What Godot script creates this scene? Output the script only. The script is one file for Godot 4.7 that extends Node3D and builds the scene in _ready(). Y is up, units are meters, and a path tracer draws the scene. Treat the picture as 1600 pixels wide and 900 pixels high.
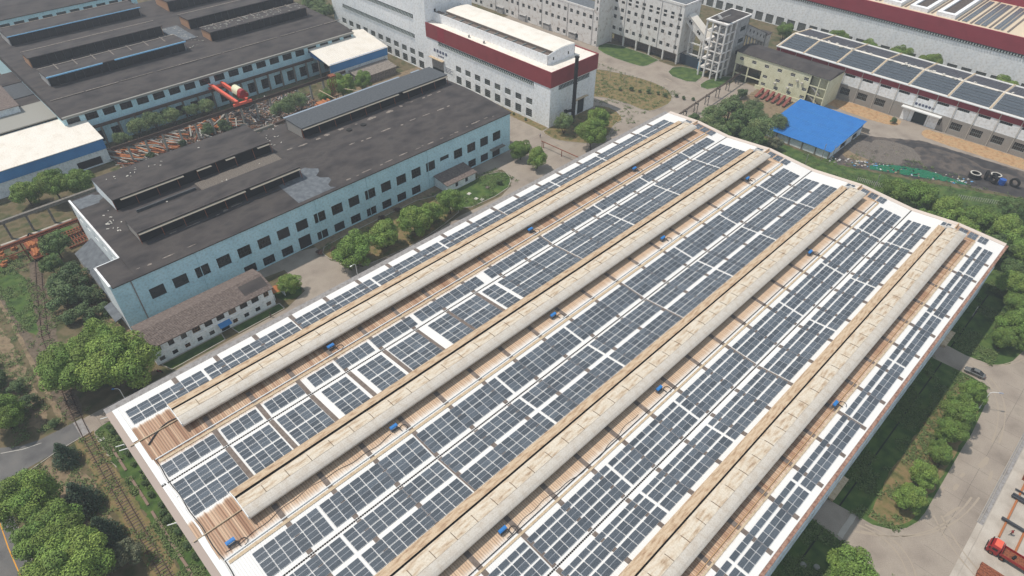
extends Node3D
# Industrial estate seen from a drone: a long four-bay shed covered in solar panels, workshops, offices, yards, tracks and trees.
# World axes: +X along the big shed, +Z across it, y up, metres; ground at y = 0.

var M := {}
var used := {}
var rng := RandomNumberGenerator.new()

# ------------------------------------------------------------------ mesh builder
class MB:
	var v := PackedVector3Array()
	var n := PackedVector3Array()
	var uv := PackedVector2Array()
	var c := PackedColorArray()
	var col := Color(1, 1, 1)
	func tri(a: Vector3, b: Vector3, d: Vector3) -> void:
		var nn := (b - a).cross(d - a).normalized()
		v.append(a); v.append(d); v.append(b)
		for i in 3: n.append(nn); c.append(col); uv.append(Vector2.ZERO)
	func quad(a: Vector3, b: Vector3, d: Vector3, e: Vector3, u0 := Vector2.ZERO, u1 := Vector2.ZERO, u2 := Vector2.ZERO, u3 := Vector2.ZERO) -> void:
		var nn := (b - a).cross(d - a)
		if nn.length_squared() < 1e-12: nn = (d - a).cross(e - a)
		nn = nn.normalized()
		v.append(a); v.append(d); v.append(b); v.append(a); v.append(e); v.append(d)
		uv.append(u0); uv.append(u2); uv.append(u1); uv.append(u0); uv.append(u3); uv.append(u2)
		for i in 6: n.append(nn); c.append(col)
	func obox(o: Vector3, s: Vector3, b: Basis) -> void:
		var x := b.x * s.x * 0.5; var y := b.y * s.y * 0.5; var z := b.z * s.z * 0.5
		quad(o - x - y + z, o + x - y + z, o + x + y + z, o - x + y + z)
		quad(o + x - y - z, o - x - y - z, o - x + y - z, o + x + y - z)
		quad(o + x - y + z, o + x - y - z, o + x + y - z, o + x + y + z)
		quad(o - x - y - z, o - x - y + z, o - x + y + z, o - x + y - z)
		quad(o - x + y + z, o + x + y + z, o + x + y - z, o - x + y - z)
		quad(o - x - y - z, o + x - y - z, o + x - y + z, o - x - y + z)
	func box(x0: float, y0: float, z0: float, x1: float, y1: float, z1: float) -> void:
		obox(Vector3(x0 + x1, y0 + y1, z0 + z1) * 0.5, Vector3(x1 - x0, y1 - y0, z1 - z0), Basis())
	func beam(a: Vector3, b: Vector3, w: float, h: float) -> void:
		var d := (b - a).normalized()
		var up := Vector3.UP if absf(d.y) < 0.95 else Vector3.RIGHT
		var s := up.cross(d).normalized()
		obox((a + b) * 0.5, Vector3(w, h, (b - a).length()), Basis(s, d.cross(s), d))
	func cyl(a: Vector3, b: Vector3, r1: float, r2: float, seg := 8, caps := true) -> void:
		var d := (b - a).normalized()
		var up := Vector3.UP if absf(d.y) < 0.95 else Vector3.RIGHT
		var s := up.cross(d).normalized(); var t := d.cross(s)
		for i in seg:
			var p := TAU * i / seg; var q := TAU * (i + 1) / seg
			var e := s * cos(p) + t * sin(p); var f := s * cos(q) + t * sin(q)
			quad(a + e * r1, a + f * r1, b + f * r2, b + e * r2)
			if caps:
				tri(a, a + f * r1, a + e * r1); tri(b, b + e * r2, b + f * r2)
	func tube(p: Array, r: float, seg := 6) -> void:
		for i in p.size() - 1: cyl(p[i], p[i + 1], r, r, seg, true)
	# closed outline in the (z, y) plane pushed along x; outline runs clockwise seen from +x when y is up, z to the left ... either way: caps both sides
	func extrude_x(poly: PackedVector2Array, x0: float, x1: float, caps := true) -> void:
		var area := 0.0
		for i in poly.size():
			var a := poly[i]; var b := poly[(i + 1) % poly.size()]; area += a.x * b.y - b.x * a.y
		for i in poly.size():
			var a := poly[i]; var b := poly[(i + 1) % poly.size()]
			if area > 0.0: var t := a; a = b; b = t
			quad(Vector3(x1, a.y, a.x), Vector3(x0, a.y, a.x), Vector3(x0, b.y, b.x), Vector3(x1, b.y, b.x))
		if caps:
			var ix := Geometry2D.triangulate_polygon(poly)
			for i in range(0, ix.size(), 3):
				var a := poly[ix[i]]; var b := poly[ix[i + 1]]; var d := poly[ix[i + 2]]
				if (b - a).cross(d - a) < 0.0: var t := b; b = d; d = t
				tri(Vector3(x0, a.y, a.x), Vector3(x0, b.y, b.x), Vector3(x0, d.y, d.x))
				tri(Vector3(x1, a.y, a.x), Vector3(x1, d.y, d.x), Vector3(x1, b.y, b.x))
	# closed outline in the (x, y) plane pushed along z
	func extrude_z(poly: PackedVector2Array, z0: float, z1: float) -> void:
		var k := v.size()
		extrude_x(poly, -z1, -z0)
		for i in range(k, v.size()):
			v[i] = Vector3(v[i].z, v[i].y, -v[i].x); n[i] = Vector3(n[i].z, n[i].y, -n[i].x)
	# flat sheet from an outline in the (x, z) plane
	func sheet(poly: PackedVector2Array, y: float) -> void:
		var ix := Geometry2D.triangulate_polygon(poly)
		for i in range(0, ix.size(), 3):
			var a := poly[ix[i]]; var b := poly[ix[i + 1]]; var d := poly[ix[i + 2]]
			if (b - a).cross(d - a) > 0.0: var t := b; b = d; d = t
			tri(Vector3(a.x, y, a.y), Vector3(b.x, y, b.y), Vector3(d.x, y, d.y))
	# a wall with rectangular openings: o = lower left corner seen from outside, u = unit along it, holes as Rect2(along, up, w, h), reveal depth inward
	func wall(o: Vector3, u: Vector3, w: float, h: float, holes: Array, depth := 0.25, uvs := 0.0) -> void:
		var nn := u.cross(Vector3.UP)
		var xs := [0.0, w]; var ys := [0.0, h]
		for r in holes:
			for q in [r.position.x, r.end.x]:
				if not xs.has(q): xs.append(q)
			for q in [r.position.y, r.end.y]:
				if not ys.has(q): ys.append(q)
		xs.sort(); ys.sort()
		for j in ys.size() - 1:
			var i := 0
			while i < xs.size() - 1:
				if _in(holes, (xs[i] + xs[i + 1]) * 0.5, (ys[j] + ys[j + 1]) * 0.5): i += 1; continue
				var k := i + 1
				while k < xs.size() - 1 and not _in(holes, (xs[k] + xs[k + 1]) * 0.5, (ys[j] + ys[j + 1]) * 0.5): k += 1
				_q(o, u, xs[i], ys[j], xs[k], ys[j + 1]); i = k
		for r in holes:
			var a: Vector3 = o + u * r.position.x + Vector3.UP * r.position.y
			var b: Vector3 = a + u * r.size.x; var d: Vector3 = b + Vector3.UP * r.size.y; var e: Vector3 = a + Vector3.UP * r.size.y
			var k := -nn * depth
			quad(a, b, b + k, a + k); quad(b, d, d + k, b + k); quad(d, e, e + k, d + k); quad(e, a, a + k, e + k)
	func _in(holes: Array, x: float, y: float) -> bool:
		for r in holes:
			if x > r.position.x and x < r.end.x and y > r.position.y and y < r.end.y: return true
		return false
	func _q(o: Vector3, u: Vector3, x0: float, y0: float, x1: float, y1: float) -> void:
		var y := Vector3.UP
		quad(o + u * x0 + y * y0, o + u * x1 + y * y0, o + u * x1 + y * y1, o + u * x0 + y * y1)
	func mesh(m: Material, off := Vector3.ZERO, colored := false) -> ArrayMesh:
		var a := []; a.resize(Mesh.ARRAY_MAX)
		if off != Vector3.ZERO:
			for i in v.size(): v[i] -= off
		a[Mesh.ARRAY_VERTEX] = v; a[Mesh.ARRAY_NORMAL] = n; a[Mesh.ARRAY_TEX_UV] = uv
		if colored: a[Mesh.ARRAY_COLOR] = c
		var r := ArrayMesh.new(); r.add_surface_from_arrays(Mesh.PRIMITIVE_TRIANGLES, a); r.surface_set_material(0, m)
		return r

# ------------------------------------------------------------------ node helpers
func numbered(s: String) -> String:
	if not used.has(s): used[s] = 0; return s
	used[s] += 1
	return "%s_%03d" % [s, used[s]]
func thing(called: String, label: String, cat: String, at := Vector3.ZERO, group := "", turn := 0.0) -> Node3D:
	var o := Node3D.new(); o.name = numbered(called); add_child(o, true)
	o.position = at; o.rotation.y = turn
	tag(o, label, cat, group)
	return o
func tag(o: Node, label: String, cat: String, group := "") -> void:
	o.set_meta("label", label); o.set_meta("category", cat)
	if group != "": o.set_meta("group", group)
# a part built in world coordinates (its thing has no turn)
func part(called: String, mb: MB, m: Material, root: Node3D, colored := false) -> MeshInstance3D:
	var o := MeshInstance3D.new(); o.name = called
	var off := Vector3.ZERO; var q: Node = root
	while q is Node3D and q != self: off += q.position; q = q.get_parent()
	o.mesh = mb.mesh(m, off, colored); root.add_child(o, true)
	return o
func inst(called: String, mesh: Mesh, root: Node, xf: Transform3D) -> MeshInstance3D:
	var o := MeshInstance3D.new(); o.name = called; o.mesh = mesh; o.transform = xf; root.add_child(o, true)
	return o
func single(called: String, mb: MB, m: Material, label: String, cat: String, at := Vector3.ZERO, group := "") -> MeshInstance3D:
	var o := MeshInstance3D.new(); o.name = numbered(called); o.mesh = mb.mesh(m, at); o.position = at; add_child(o, true)
	tag(o, label, cat, group)
	return o
func struct(called: String, mb: MB, m: Material, root: Node = self, colored := false) -> MeshInstance3D:
	var o := MeshInstance3D.new(); o.name = numbered(called); o.mesh = mb.mesh(m, Vector3.ZERO, colored); root.add_child(o, true)
	o.set_meta("kind", "structure")
	return o
func V(x: float, y: float, z: float) -> Vector3: return Vector3(x, y, z)
func R(lo: float, hi: float) -> float: return rng.randf_range(lo, hi)

# ------------------------------------------------------------------ textures and materials
func ramp_tex(seed_: int, freq: float, oct: int, cols: Array, size := 512, kind := 0) -> ImageTexture:
	var f := FastNoiseLite.new(); f.seed = seed_; f.frequency = freq; f.fractal_octaves = oct
	f.noise_type = FastNoiseLite.TYPE_SIMPLEX_SMOOTH if kind == 0 else FastNoiseLite.TYPE_CELLULAR
	var src := f.get_seamless_image(size, size).get_data()
	var lut := PackedByteArray(); lut.resize(768)
	for i in 256:
		var t := i / 255.0 * (cols.size() - 1); var k := mini(int(t), cols.size() - 2)
		var q: Color = cols[k].lerp(cols[k + 1], t - k)
		lut[i * 3] = int(clampf(q.r, 0, 1) * 255); lut[i * 3 + 1] = int(clampf(q.g, 0, 1) * 255); lut[i * 3 + 2] = int(clampf(q.b, 0, 1) * 255)
	var out := PackedByteArray(); out.resize(size * size * 3)
	for i in size * size:
		var b := src[i] * 3; var j := i * 3
		out[j] = lut[b]; out[j + 1] = lut[b + 1]; out[j + 2] = lut[b + 2]
	return ImageTexture.create_from_image(Image.create_from_data(size, size, false, Image.FORMAT_RGB8, out))
func g(r: int, gg: int, b: int) -> Color: return Color(r / 255.0, gg / 255.0, b / 255.0)
# span: metres one texture tile covers
func tmat(key: String, tex: Texture2D, span: float, rough := 0.9, det: Texture2D = null, dspan := 3.0) -> StandardMaterial3D:
	var m := StandardMaterial3D.new(); m.albedo_texture = tex; m.roughness = rough
	m.uv1_triplanar = true; m.uv1_world_triplanar = true; m.uv1_scale = Vector3.ONE / span
	if det:
		m.detail_enabled = true; m.detail_albedo = det; m.detail_blend_mode = BaseMaterial3D.BLEND_MODE_MUL; m.detail_uv_layer = BaseMaterial3D.DETAIL_UV_2
		m.uv2_triplanar = true; m.uv2_world_triplanar = true; m.uv2_scale = Vector3.ONE / dspan
	M[key] = m
	return m
func fmat(key: String, col: Color, rough := 0.7, metal := 0.0) -> StandardMaterial3D:
	var m := StandardMaterial3D.new(); m.albedo_color = col; m.roughness = rough; m.metallic = metal; M[key] = m
	return m

# ------------------------------------------------------------------ build
var cam: Camera3D
func _ready() -> void:
	rng.seed = 20240
	cam = Camera3D.new(); cam.name = "camera"; add_child(cam)
	var yaw := deg_to_rad(44.905); var pitch := deg_to_rad(40.8316); var roll := deg_to_rad(0.5045)
	var fh := V(sin(yaw), 0, -cos(yaw)); var rt := fh.cross(Vector3.UP)
	var fw := fh * cos(pitch) - Vector3.UP * sin(pitch); var up := rt.cross(fw)
	var r2 := rt * cos(roll) + up * sin(roll); var u2 := up * cos(roll) - rt * sin(roll)
	cam.transform = Transform3D(Basis(r2, u2, -fw), V(0, 122, 0))
	cam.fov = rad_to_deg(2.0 * atan(450.0 / 1037.57)); cam.near = 0.5; cam.far = 3000.0; cam.current = true
	var we := WorldEnvironment.new(); we.name = "world_environment"
	var env := Environment.new(); we.environment = env; add_child(we)
	env.background_mode = Environment.BG_SKY
	var sky := Sky.new(); var sm := ProceduralSkyMaterial.new()
	sm.sky_top_color = Color(0.60, 0.66, 0.72); sm.sky_horizon_color = Color(0.84, 0.855, 0.865); sm.sky_curve = 0.12
	sm.ground_bottom_color = Color(0.30, 0.28, 0.25); sm.ground_horizon_color = Color(0.70, 0.71, 0.72); sm.sun_angle_max = 0.0
	env.background_energy_multiplier = 1.65
	sky.sky_material = sm; env.sky = sky
	env.tonemap_mode = Environment.TONE_MAPPER_LINEAR; env.tonemap_exposure = 0.82
	env.sdfgi_enabled = true; env.ssao_enabled = true; env.ssil_enabled = true
	env.fog_enabled = true; env.fog_density = 0.00035; env.fog_light_color = Color(0.80, 0.82, 0.85)
	var sun := DirectionalLight3D.new(); sun.name = "sun"; add_child(sun)
	sun.look_at_from_position(Vector3.ZERO, V(0.30, -1.0, 0.41), Vector3.RIGHT)
	sun.light_energy = 1.5; sun.light_color = Color(1.0, 0.97, 0.93); sun.light_angular_distance = 1.2; sun.shadow_enabled = true
	make_materials()
	more_materials()
	ground()
	build_shed()
	blue_workshop()
	annex()
	red_white_factory()
	offices()
	ruin()
	cream_block()
	red_band_hall()
	giant_hall()
	blue_shed()
	old_works()
	left_sheds()
	craneways()
	tracks()
	roof_fans()
	scrap()
	small_things()
	plants()

func more_materials() -> void:
	M["pale_wall"] = M.annex_wall
	fmat("joint", Color(0.38, 0.35, 0.32), 0.95)
	fmat("verge_near", Color(0.64, 0.58, 0.54), 0.85)
	fmat("lap", Color(0.38, 0.31, 0.25), 0.9)
	M.sheet_tan.uv1_scale = Vector3(1 / 46.0, 1 / 11.0, 1 / 11.0); M.plate_tan.uv1_scale = Vector3(1 / 40.0, 1 / 8.0, 1 / 8.0); M.felt.uv1_scale = Vector3(1 / 70.0, 1 / 40.0, 1 / 40.0); M.slate.uv1_scale = Vector3(1 / 24.0, 1 / 9.0, 1 / 9.0)
	fmat("verge", Color(0.80, 0.74, 0.69), 0.7)
	fmat("dark_blue_sheet", Color(0.16, 0.22, 0.27), 0.8)
	fmat("white_sheet", Color(0.78, 0.77, 0.75), 0.7)
	fmat("tan_roof", Color(0.80, 0.73, 0.63), 0.8)
	fmat("lip_grey", Color(0.56, 0.55, 0.52), 0.9)
	fmat("mid_blue", Color(0.16, 0.42, 0.66), 0.7)
	fmat("stain", Color(0.60, 0.55, 0.49), 0.95)
	fmat("old_timber", Color(0.40, 0.34, 0.29), 0.95)
	fmat("block_brown", Color(0.50, 0.42, 0.37), 0.95)
	fmat("coat_brick", Color(0.48, 0.25, 0.21), 0.8)

func make_materials() -> void:
	var grain := ramp_tex(11, 0.035, 4, [g(226, 225, 223), g(244, 244, 244), g(255, 255, 255)])
	var fine := ramp_tex(12, 0.12, 3, [g(178, 178, 176), g(232, 232, 232), g(255, 255, 255)])
	var streak := ramp_tex(13, 0.02, 5, [g(222, 217, 211), g(244, 243, 241), g(255, 255, 255), g(255, 255, 255)])
	tmat("soil", ramp_tex(1, 0.012, 5, [g(58, 66, 40), g(84, 86, 52), g(118, 104, 78), g(96, 88, 60), g(66, 76, 42)]), 46, 1.0, fine, 3.1)
	tmat("grass", ramp_tex(2, 0.016, 5, [g(50, 70, 30), g(66, 92, 38), g(86, 108, 48), g(104, 112, 62)]), 33, 1.0, fine, 2.3)
	tmat("dry_grass", ramp_tex(3, 0.018, 5, [g(74, 82, 42), g(120, 112, 70), g(142, 120, 84), g(88, 94, 50)]), 27, 1.0, fine, 2.3)
	tmat("dirt", ramp_tex(4, 0.02, 5, [g(92, 82, 60), g(132, 114, 90), g(150, 130, 104), g(104, 98, 70)]), 23, 1.0, fine, 2.7)
	tmat("tan_soil", ramp_tex(5, 0.02, 5, [g(150, 118, 84), g(186, 148, 108), g(198, 164, 124), g(150, 134, 100)]), 25, 1.0, fine, 2.7)
	tmat("concrete", ramp_tex(6, 0.01, 5, [g(128, 117, 106), g(148, 136, 124), g(158, 146, 133), g(140, 129, 117)]), 57, 0.95, grain, 5.3)
	tmat("pale_concrete", ramp_tex(7, 0.014, 5, [g(160, 150, 138), g(180, 170, 158), g(192, 183, 171)]), 37, 0.95, grain, 4.3)
	tmat("asphalt", ramp_tex(8, 0.012, 5, [g(84, 82, 82), g(104, 102, 100), g(116, 112, 108)]), 41, 0.95, grain, 3.7)
	tmat("coal", ramp_tex(9, 0.014, 5, [g(52, 50, 50), g(72, 67, 65), g(100, 90, 82), g(64, 61, 60)]), 43, 1.0, grain, 4.7)
	tmat("black_coal", ramp_tex(52, 0.016, 5, [g(46, 44, 45), g(58, 55, 55), g(74, 70, 68)]), 31, 1.0, grain, 4.7)
	tmat("ballast", ramp_tex(10, 0.03, 5, [g(84, 74, 60), g(112, 98, 82), g(124, 110, 94)]), 19, 1.0, fine, 1.7)
	tmat("felt", ramp_tex(20, 0.012, 5, [g(42, 39, 39), g(62, 57, 56), g(76, 70, 67), g(54, 51, 51)]), 47, 0.95, grain, 6.1)
	tmat("felt_worn", ramp_tex(21, 0.03, 5, [g(98, 92, 88), g(136, 126, 117), g(162, 150, 138)]), 17, 0.95, grain, 3.1)
	tmat("felt_grey", ramp_tex(22, 0.02, 5, [g(80, 84, 90), g(100, 105, 110), g(122, 126, 130)]), 19, 0.9, grain, 3.1)
	tmat("slate", ramp_tex(23, 0.04, 5, [g(62, 66, 70), g(78, 82, 86), g(96, 98, 102)]), 13, 0.9, grain, 2.1)
	tmat("blue_wall", ramp_tex(24, 0.012, 5, [g(172, 206, 216), g(186, 219, 228), g(192, 223, 232)]), 39, 0.9, streak, 9.0)
	tmat("white_wall", ramp_tex(25, 0.012, 5, [g(222, 225, 228), g(236, 237, 238), g(240, 240, 240)]), 43, 0.85, streak, 13.0)
	tmat("annex_wall", ramp_tex(26, 0.02, 5, [g(198, 207, 212), g(224, 230, 232), g(230, 234, 236)]), 21, 0.9, streak, 7.0)
	tmat("office_wall", ramp_tex(27, 0.02, 5, [g(178, 166, 158), g(220, 216, 212), g(228, 225, 222), g(222, 219, 216)]), 31, 0.9, streak, 6.0)
	tmat("grey_wall", ramp_tex(28, 0.02, 5, [g(140, 136, 132), g(168, 166, 164), g(182, 180, 178)]), 23, 0.9, streak, 5.0)
	tmat("cream_wall", ramp_tex(29, 0.015, 5, [g(206, 202, 168), g(222, 219, 188), g(226, 224, 196)]), 29, 0.9, streak, 7.0)
	tmat("red_band", ramp_tex(30, 0.012, 4, [g(128, 44, 48), g(140, 50, 54), g(146, 56, 60)]), 37, 0.7, grain, 9.0)
	tmat("crimson", ramp_tex(31, 0.012, 4, [g(136, 26, 42), g(146, 32, 48), g(150, 38, 52)]), 37, 0.7, grain, 9.0)
	tmat("cream_roof", ramp_tex(32, 0.012, 4, [g(222, 212, 198), g(234, 226, 214), g(236, 229, 219)]), 37, 0.75, grain, 11.0)
	tmat("deep_blue", ramp_tex(33, 0.012, 4, [g(52, 124, 184), g(60, 134, 194), g(64, 138, 198)]), 37, 0.7, grain, 9.0)
	tmat("bright_blue", ramp_tex(34, 0.012, 4, [g(26, 104, 174), g(30, 112, 184), g(34, 116, 188)]), 27, 0.65, grain, 9.0)
	tmat("block_wall", ramp_tex(35, 0.05, 4, [g(136, 132, 126), g(166, 160, 152), g(178, 172, 166)]), 9, 0.95, fine, 2.0)
	tmat("tile_roof", ramp_tex(36, 0.03, 5, [g(92, 80, 74), g(118, 104, 97), g(146, 132, 123)]), 15, 0.95, fine, 1.9)
	tmat("rust_steel", ramp_tex(37, 0.03, 5, [g(84, 46, 34), g(128, 70, 46), g(160, 92, 58), g(104, 62, 48)]), 7, 0.9, fine, 1.3)
	tmat("runway", ramp_tex(51, 0.03, 5, [g(66, 52, 45), g(92, 72, 60), g(82, 66, 58)]), 9, 0.9, fine, 1.7)
	tmat("old_concrete", ramp_tex(38, 0.03, 5, [g(98, 92, 84), g(130, 124, 116), g(146, 140, 130)]), 13, 0.95, fine, 2.1)
	tmat("walkway", ramp_tex(39, 0.02, 5, [g(166, 144, 116), g(190, 170, 142), g(202, 184, 158)]), 13, 0.85, streak, 4.0)
	tmat("brown_gutter", ramp_tex(40, 0.02, 5, [g(104, 70, 58), g(146, 112, 96), g(172, 140, 122)]), 9, 0.9, streak, 3.0)
	tmat("grey_gutter", ramp_tex(41, 0.02, 5, [g(120, 114, 110), g(142, 138, 136), g(154, 150, 148)]), 13, 0.9, streak, 3.0)
	tmat("skylight", ramp_tex(42, 0.02, 5, [g(92, 80, 72), g(112, 100, 92), g(128, 116, 108)]), 11, 0.8, streak, 2.0)
	tmat("sheet_tan", ramp_tex(43, 0.02, 5, [g(138, 112, 88), g(186, 166, 142), g(202, 189, 170), g(207, 197, 181), g(188, 169, 146)]), 17, 0.7, streak, 5.0)
	tmat("plate_tan", ramp_tex(44, 0.025, 5, [g(130, 98, 74), g(184, 156, 126), g(204, 182, 154), g(196, 168, 136)]), 15, 0.75, streak, 3.0)
	tmat("flank", ramp_tex(45, 0.02, 5, [g(182, 170, 156), g(194, 186, 175), g(200, 193, 184)]), 19, 0.7, streak, 4.0)
	tmat("rubble", ramp_tex(46, 0.06, 4, [g(60, 58, 58), g(92, 86, 80), g(150, 138, 126), g(80, 74, 70)]), 9, 1.0, fine, 1.5)
	tmat("green_net", ramp_tex(47, 0.03, 4, [g(0, 84, 58), g(6, 112, 78), g(14, 128, 92)]), 5, 0.9, fine, 1.0)
	tmat("bark", ramp_tex(48, 0.05, 4, [g(58, 48, 40), g(84, 72, 60), g(98, 86, 72)]), 3, 1.0, fine, 0.7)
	tmat("coat_red", ramp_tex(49, 0.03, 4, [g(214, 84, 62), g(228, 98, 74), g(222, 106, 86)]), 6, 0.65, grain, 2.0)
	tmat("coat_orange", ramp_tex(50, 0.03, 4, [g(158, 92, 52), g(190, 118, 68), g(176, 112, 74)]), 4, 0.8, fine, 1.0)
	fmat("glass", Color(0.05, 0.06, 0.065), 0.25)
	fmat("glass_blind", Color(0.34, 0.34, 0.32), 0.5)
	fmat("glass_dusty", Color(0.13, 0.14, 0.14), 0.4)
	fmat("frame_grey", Color(0.52, 0.55, 0.54), 0.7)
	fmat("frame_dark", Color(0.20, 0.22, 0.22), 0.7)
	fmat("frame_white", Color(0.80, 0.80, 0.79), 0.6)
	fmat("dark", Color(0.045, 0.045, 0.048), 0.95)
	fmat("dark_gap", Color(0.10, 0.09, 0.085), 0.95)
	fmat("white_paint", Color(0.86, 0.86, 0.85), 0.6)
	fmat("lip", Color(0.55, 0.52, 0.47), 0.9)
	fmat("steel", Color(0.45, 0.45, 0.46), 0.5, 0.4)
	fmat("zinc", Color(0.62, 0.66, 0.70), 0.45, 0.5)
	fmat("pipe_dark", Color(0.22, 0.23, 0.25), 0.6, 0.3)
	fmat("black", Color(0.09, 0.085, 0.085), 0.8)
	fmat("rubber", Color(0.07, 0.07, 0.07), 0.9)
	fmat("cable", Color(0.20, 0.20, 0.21), 0.8)
	fmat("fan_blue", Color(0.16, 0.46, 0.72), 0.5)
	fmat("pale_blue", Color(0.50, 0.72, 0.86), 0.6)
	fmat("orange_pipe", Color(0.72, 0.58, 0.42), 0.7)
	fmat("ink", Color(0.07, 0.12, 0.32), 0.7)
	fmat("yellow_line", Color(0.80, 0.56, 0.16), 0.8)
	fmat("chalk", Color(0.74, 0.72, 0.68), 0.9)
	fmat("kerb", Color(0.62, 0.59, 0.55), 0.95)
	fmat("green_door", Color(0.05, 0.12, 0.12), 0.7)
	fmat("timber", Color(0.55, 0.42, 0.28), 0.9)
	fmat("brick_tan", Color(0.66, 0.50, 0.38), 0.95)
	fmat("skin", Color(0.62, 0.45, 0.36), 0.7)
	fmat("shirt_red", Color(0.55, 0.14, 0.16), 0.9)
	fmat("shirt_pale", Color(0.72, 0.70, 0.72), 0.9)
	fmat("trousers", Color(0.14, 0.15, 0.18), 0.9)
	fmat("car_paint", Color(0.50, 0.49, 0.47), 0.25, 0.6)
	fmat("truck_red", Color(0.56, 0.09, 0.10), 0.4)
	fmat("lamp_head", Color(0.55, 0.56, 0.60), 0.5)
	fmat("barrel_blue", Color(0.10, 0.32, 0.62), 0.5)
	var lf := fmat("leaf", Color(1, 1, 1), 0.75); lf.vertex_color_use_as_albedo = true
	lf.backlight_enabled = true; lf.backlight = Color(0.22, 0.27, 0.06)
	var sc := fmat("scatter", Color(1, 1, 1), 0.9); sc.vertex_color_use_as_albedo = true
	# solar cells: twelve by six dark cells under glass, in a silver frame
	var pi := Image.create_empty(96, 48, false, Image.FORMAT_RGB8); pi.fill(g(150, 154, 160))
	for i in 12:
		for j in 6:
			pi.fill_rect(Rect2i(1 + i * 8, 1 + j * 8, 7, 7), g(48, 57, 65) if (i + j * 5) % 3 else g(44, 54, 63))
	var pm := StandardMaterial3D.new(); pm.albedo_texture = ImageTexture.create_from_image(pi); pm.roughness = 0.3; pm.metallic_specular = 0.38; pm.vertex_color_use_as_albedo = true; M["cells"] = pm
	fmat("panel_frame", Color(0.72, 0.73, 0.75), 0.4, 0.3)

# ------------------------------------------------------------------ the big shed
const VALLEY := [-115.3, -91.8, -61.8, -31.8, -7.8]
const RIDGE := [-103.7, -76.8, -46.8, -19.8]
const RP := [[-115.3, 16.45], [-103.7, 17.0], [-91.8, 16.0], [-76.8, 17.2], [-61.8, 16.0], [-46.8, 17.2], [-31.8, 16.0], [-19.8, 17.0], [-7.8, 16.4]]
const X0 := 2.7
const X1 := 192.0
func ry(z: float) -> float:
	for i in RP.size() - 1:
		if z <= RP[i + 1][0]:
			return lerpf(RP[i][1], RP[i + 1][1], clampf((z - RP[i][0]) / (RP[i + 1][0] - RP[i][0]), 0, 1))
	return 16.4
# colour of one roof slope: u along x, v from the ridge down; bare sheet stained tan and rust near the ventilators on the slopes that face +z
func slope_tex(k: int, right: bool, depth: float) -> ImageTexture:
	var W := 2048; var H := 64
	var f := FastNoiseLite.new(); f.seed = 70 + k; f.frequency = 0.05; f.fractal_octaves = 3
	var f2 := FastNoiseLite.new(); f2.seed = 90 + k; f2.frequency = 0.006; f2.fractal_octaves = 3
	var out := PackedByteArray(); out.resize(W * H * 3)
	var rusty: float = [0.75, 0.25, 0.2, 0.8][k]
	var tan_end: float = [7.2, 6.1, 6.2, 5.7][k]
	for x in W:
		var wx := X0 + (X1 - X0) * x / W
		var s := f.get_noise_1d(x * 1.7) * 0.5 + 0.5
		var s2 := f.get_noise_1d(x * 9.0 + 5000.0) * 0.5 + 0.5
		var big := f2.get_noise_1d(x * 2.0) * 0.5 + 0.5
		var near := clampf((14.5 - wx) / 6.0, 0, 1)
		if wx < 4.4: near *= 0.25
		var rl := clampf(rusty * (0.55 + 0.9 * big) + near * 1.0, 0, 1)
		for y in H:
			var d := depth * y / H
			var tan := 0.0
			if right:
				tan = 1.0 - smoothstep(tan_end - 0.9, tan_end + 0.3 + 0.4 * s, d)
				if k == 1 or k == 2: tan = 1.0 - smoothstep(tan_end - 1.9 + 0.9 * s2, tan_end + 0.1 + 0.4 * s, d)
				if near > 0.0 and k == 0: tan = maxf(tan, near * (1.0 - smoothstep(6.0, 7.4, d)))
			else:
				var lim := 3.2
				tan = (1.0 - smoothstep(lim - 0.3 + 0.5 * s, lim + 0.5 + 0.9 * s, d)) * (0.95 if (wx < 11.0 or k == 3) else 0.25)
			var rust := tan * rl * clampf((s2 * 0.6 + s * 0.7 - 0.32) * 1.9, 0, 1)
			var w0 := Color(0.875 - 0.03 * s2, 0.865 - 0.03 * s2, 0.85 - 0.03 * s2)
			var q := w0.lerp(Color(0.835 - 0.06 * s2, 0.735 - 0.07 * s2, 0.63 - 0.08 * s2), tan)
			q = q.lerp(Color(0.64 - 0.10 * s, 0.475 - 0.08 * s, 0.36 - 0.06 * s), rust)
			q = q.darkened(tan * 0.16 * (1.0 if fmod(wx - X0, 0.45) > 0.27 else 0.0))  # darker line painted along every rib in the tan zone, bringing out the ribs
			var j := (y * W + x) * 3
			out[j] = int(q.r * 255); out[j + 1] = int(q.g * 255); out[j + 2] = int(q.b * 255)
	return ImageTexture.create_from_image(Image.create_from_data(W, H, false, Image.FORMAT_RGB8, out))

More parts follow.
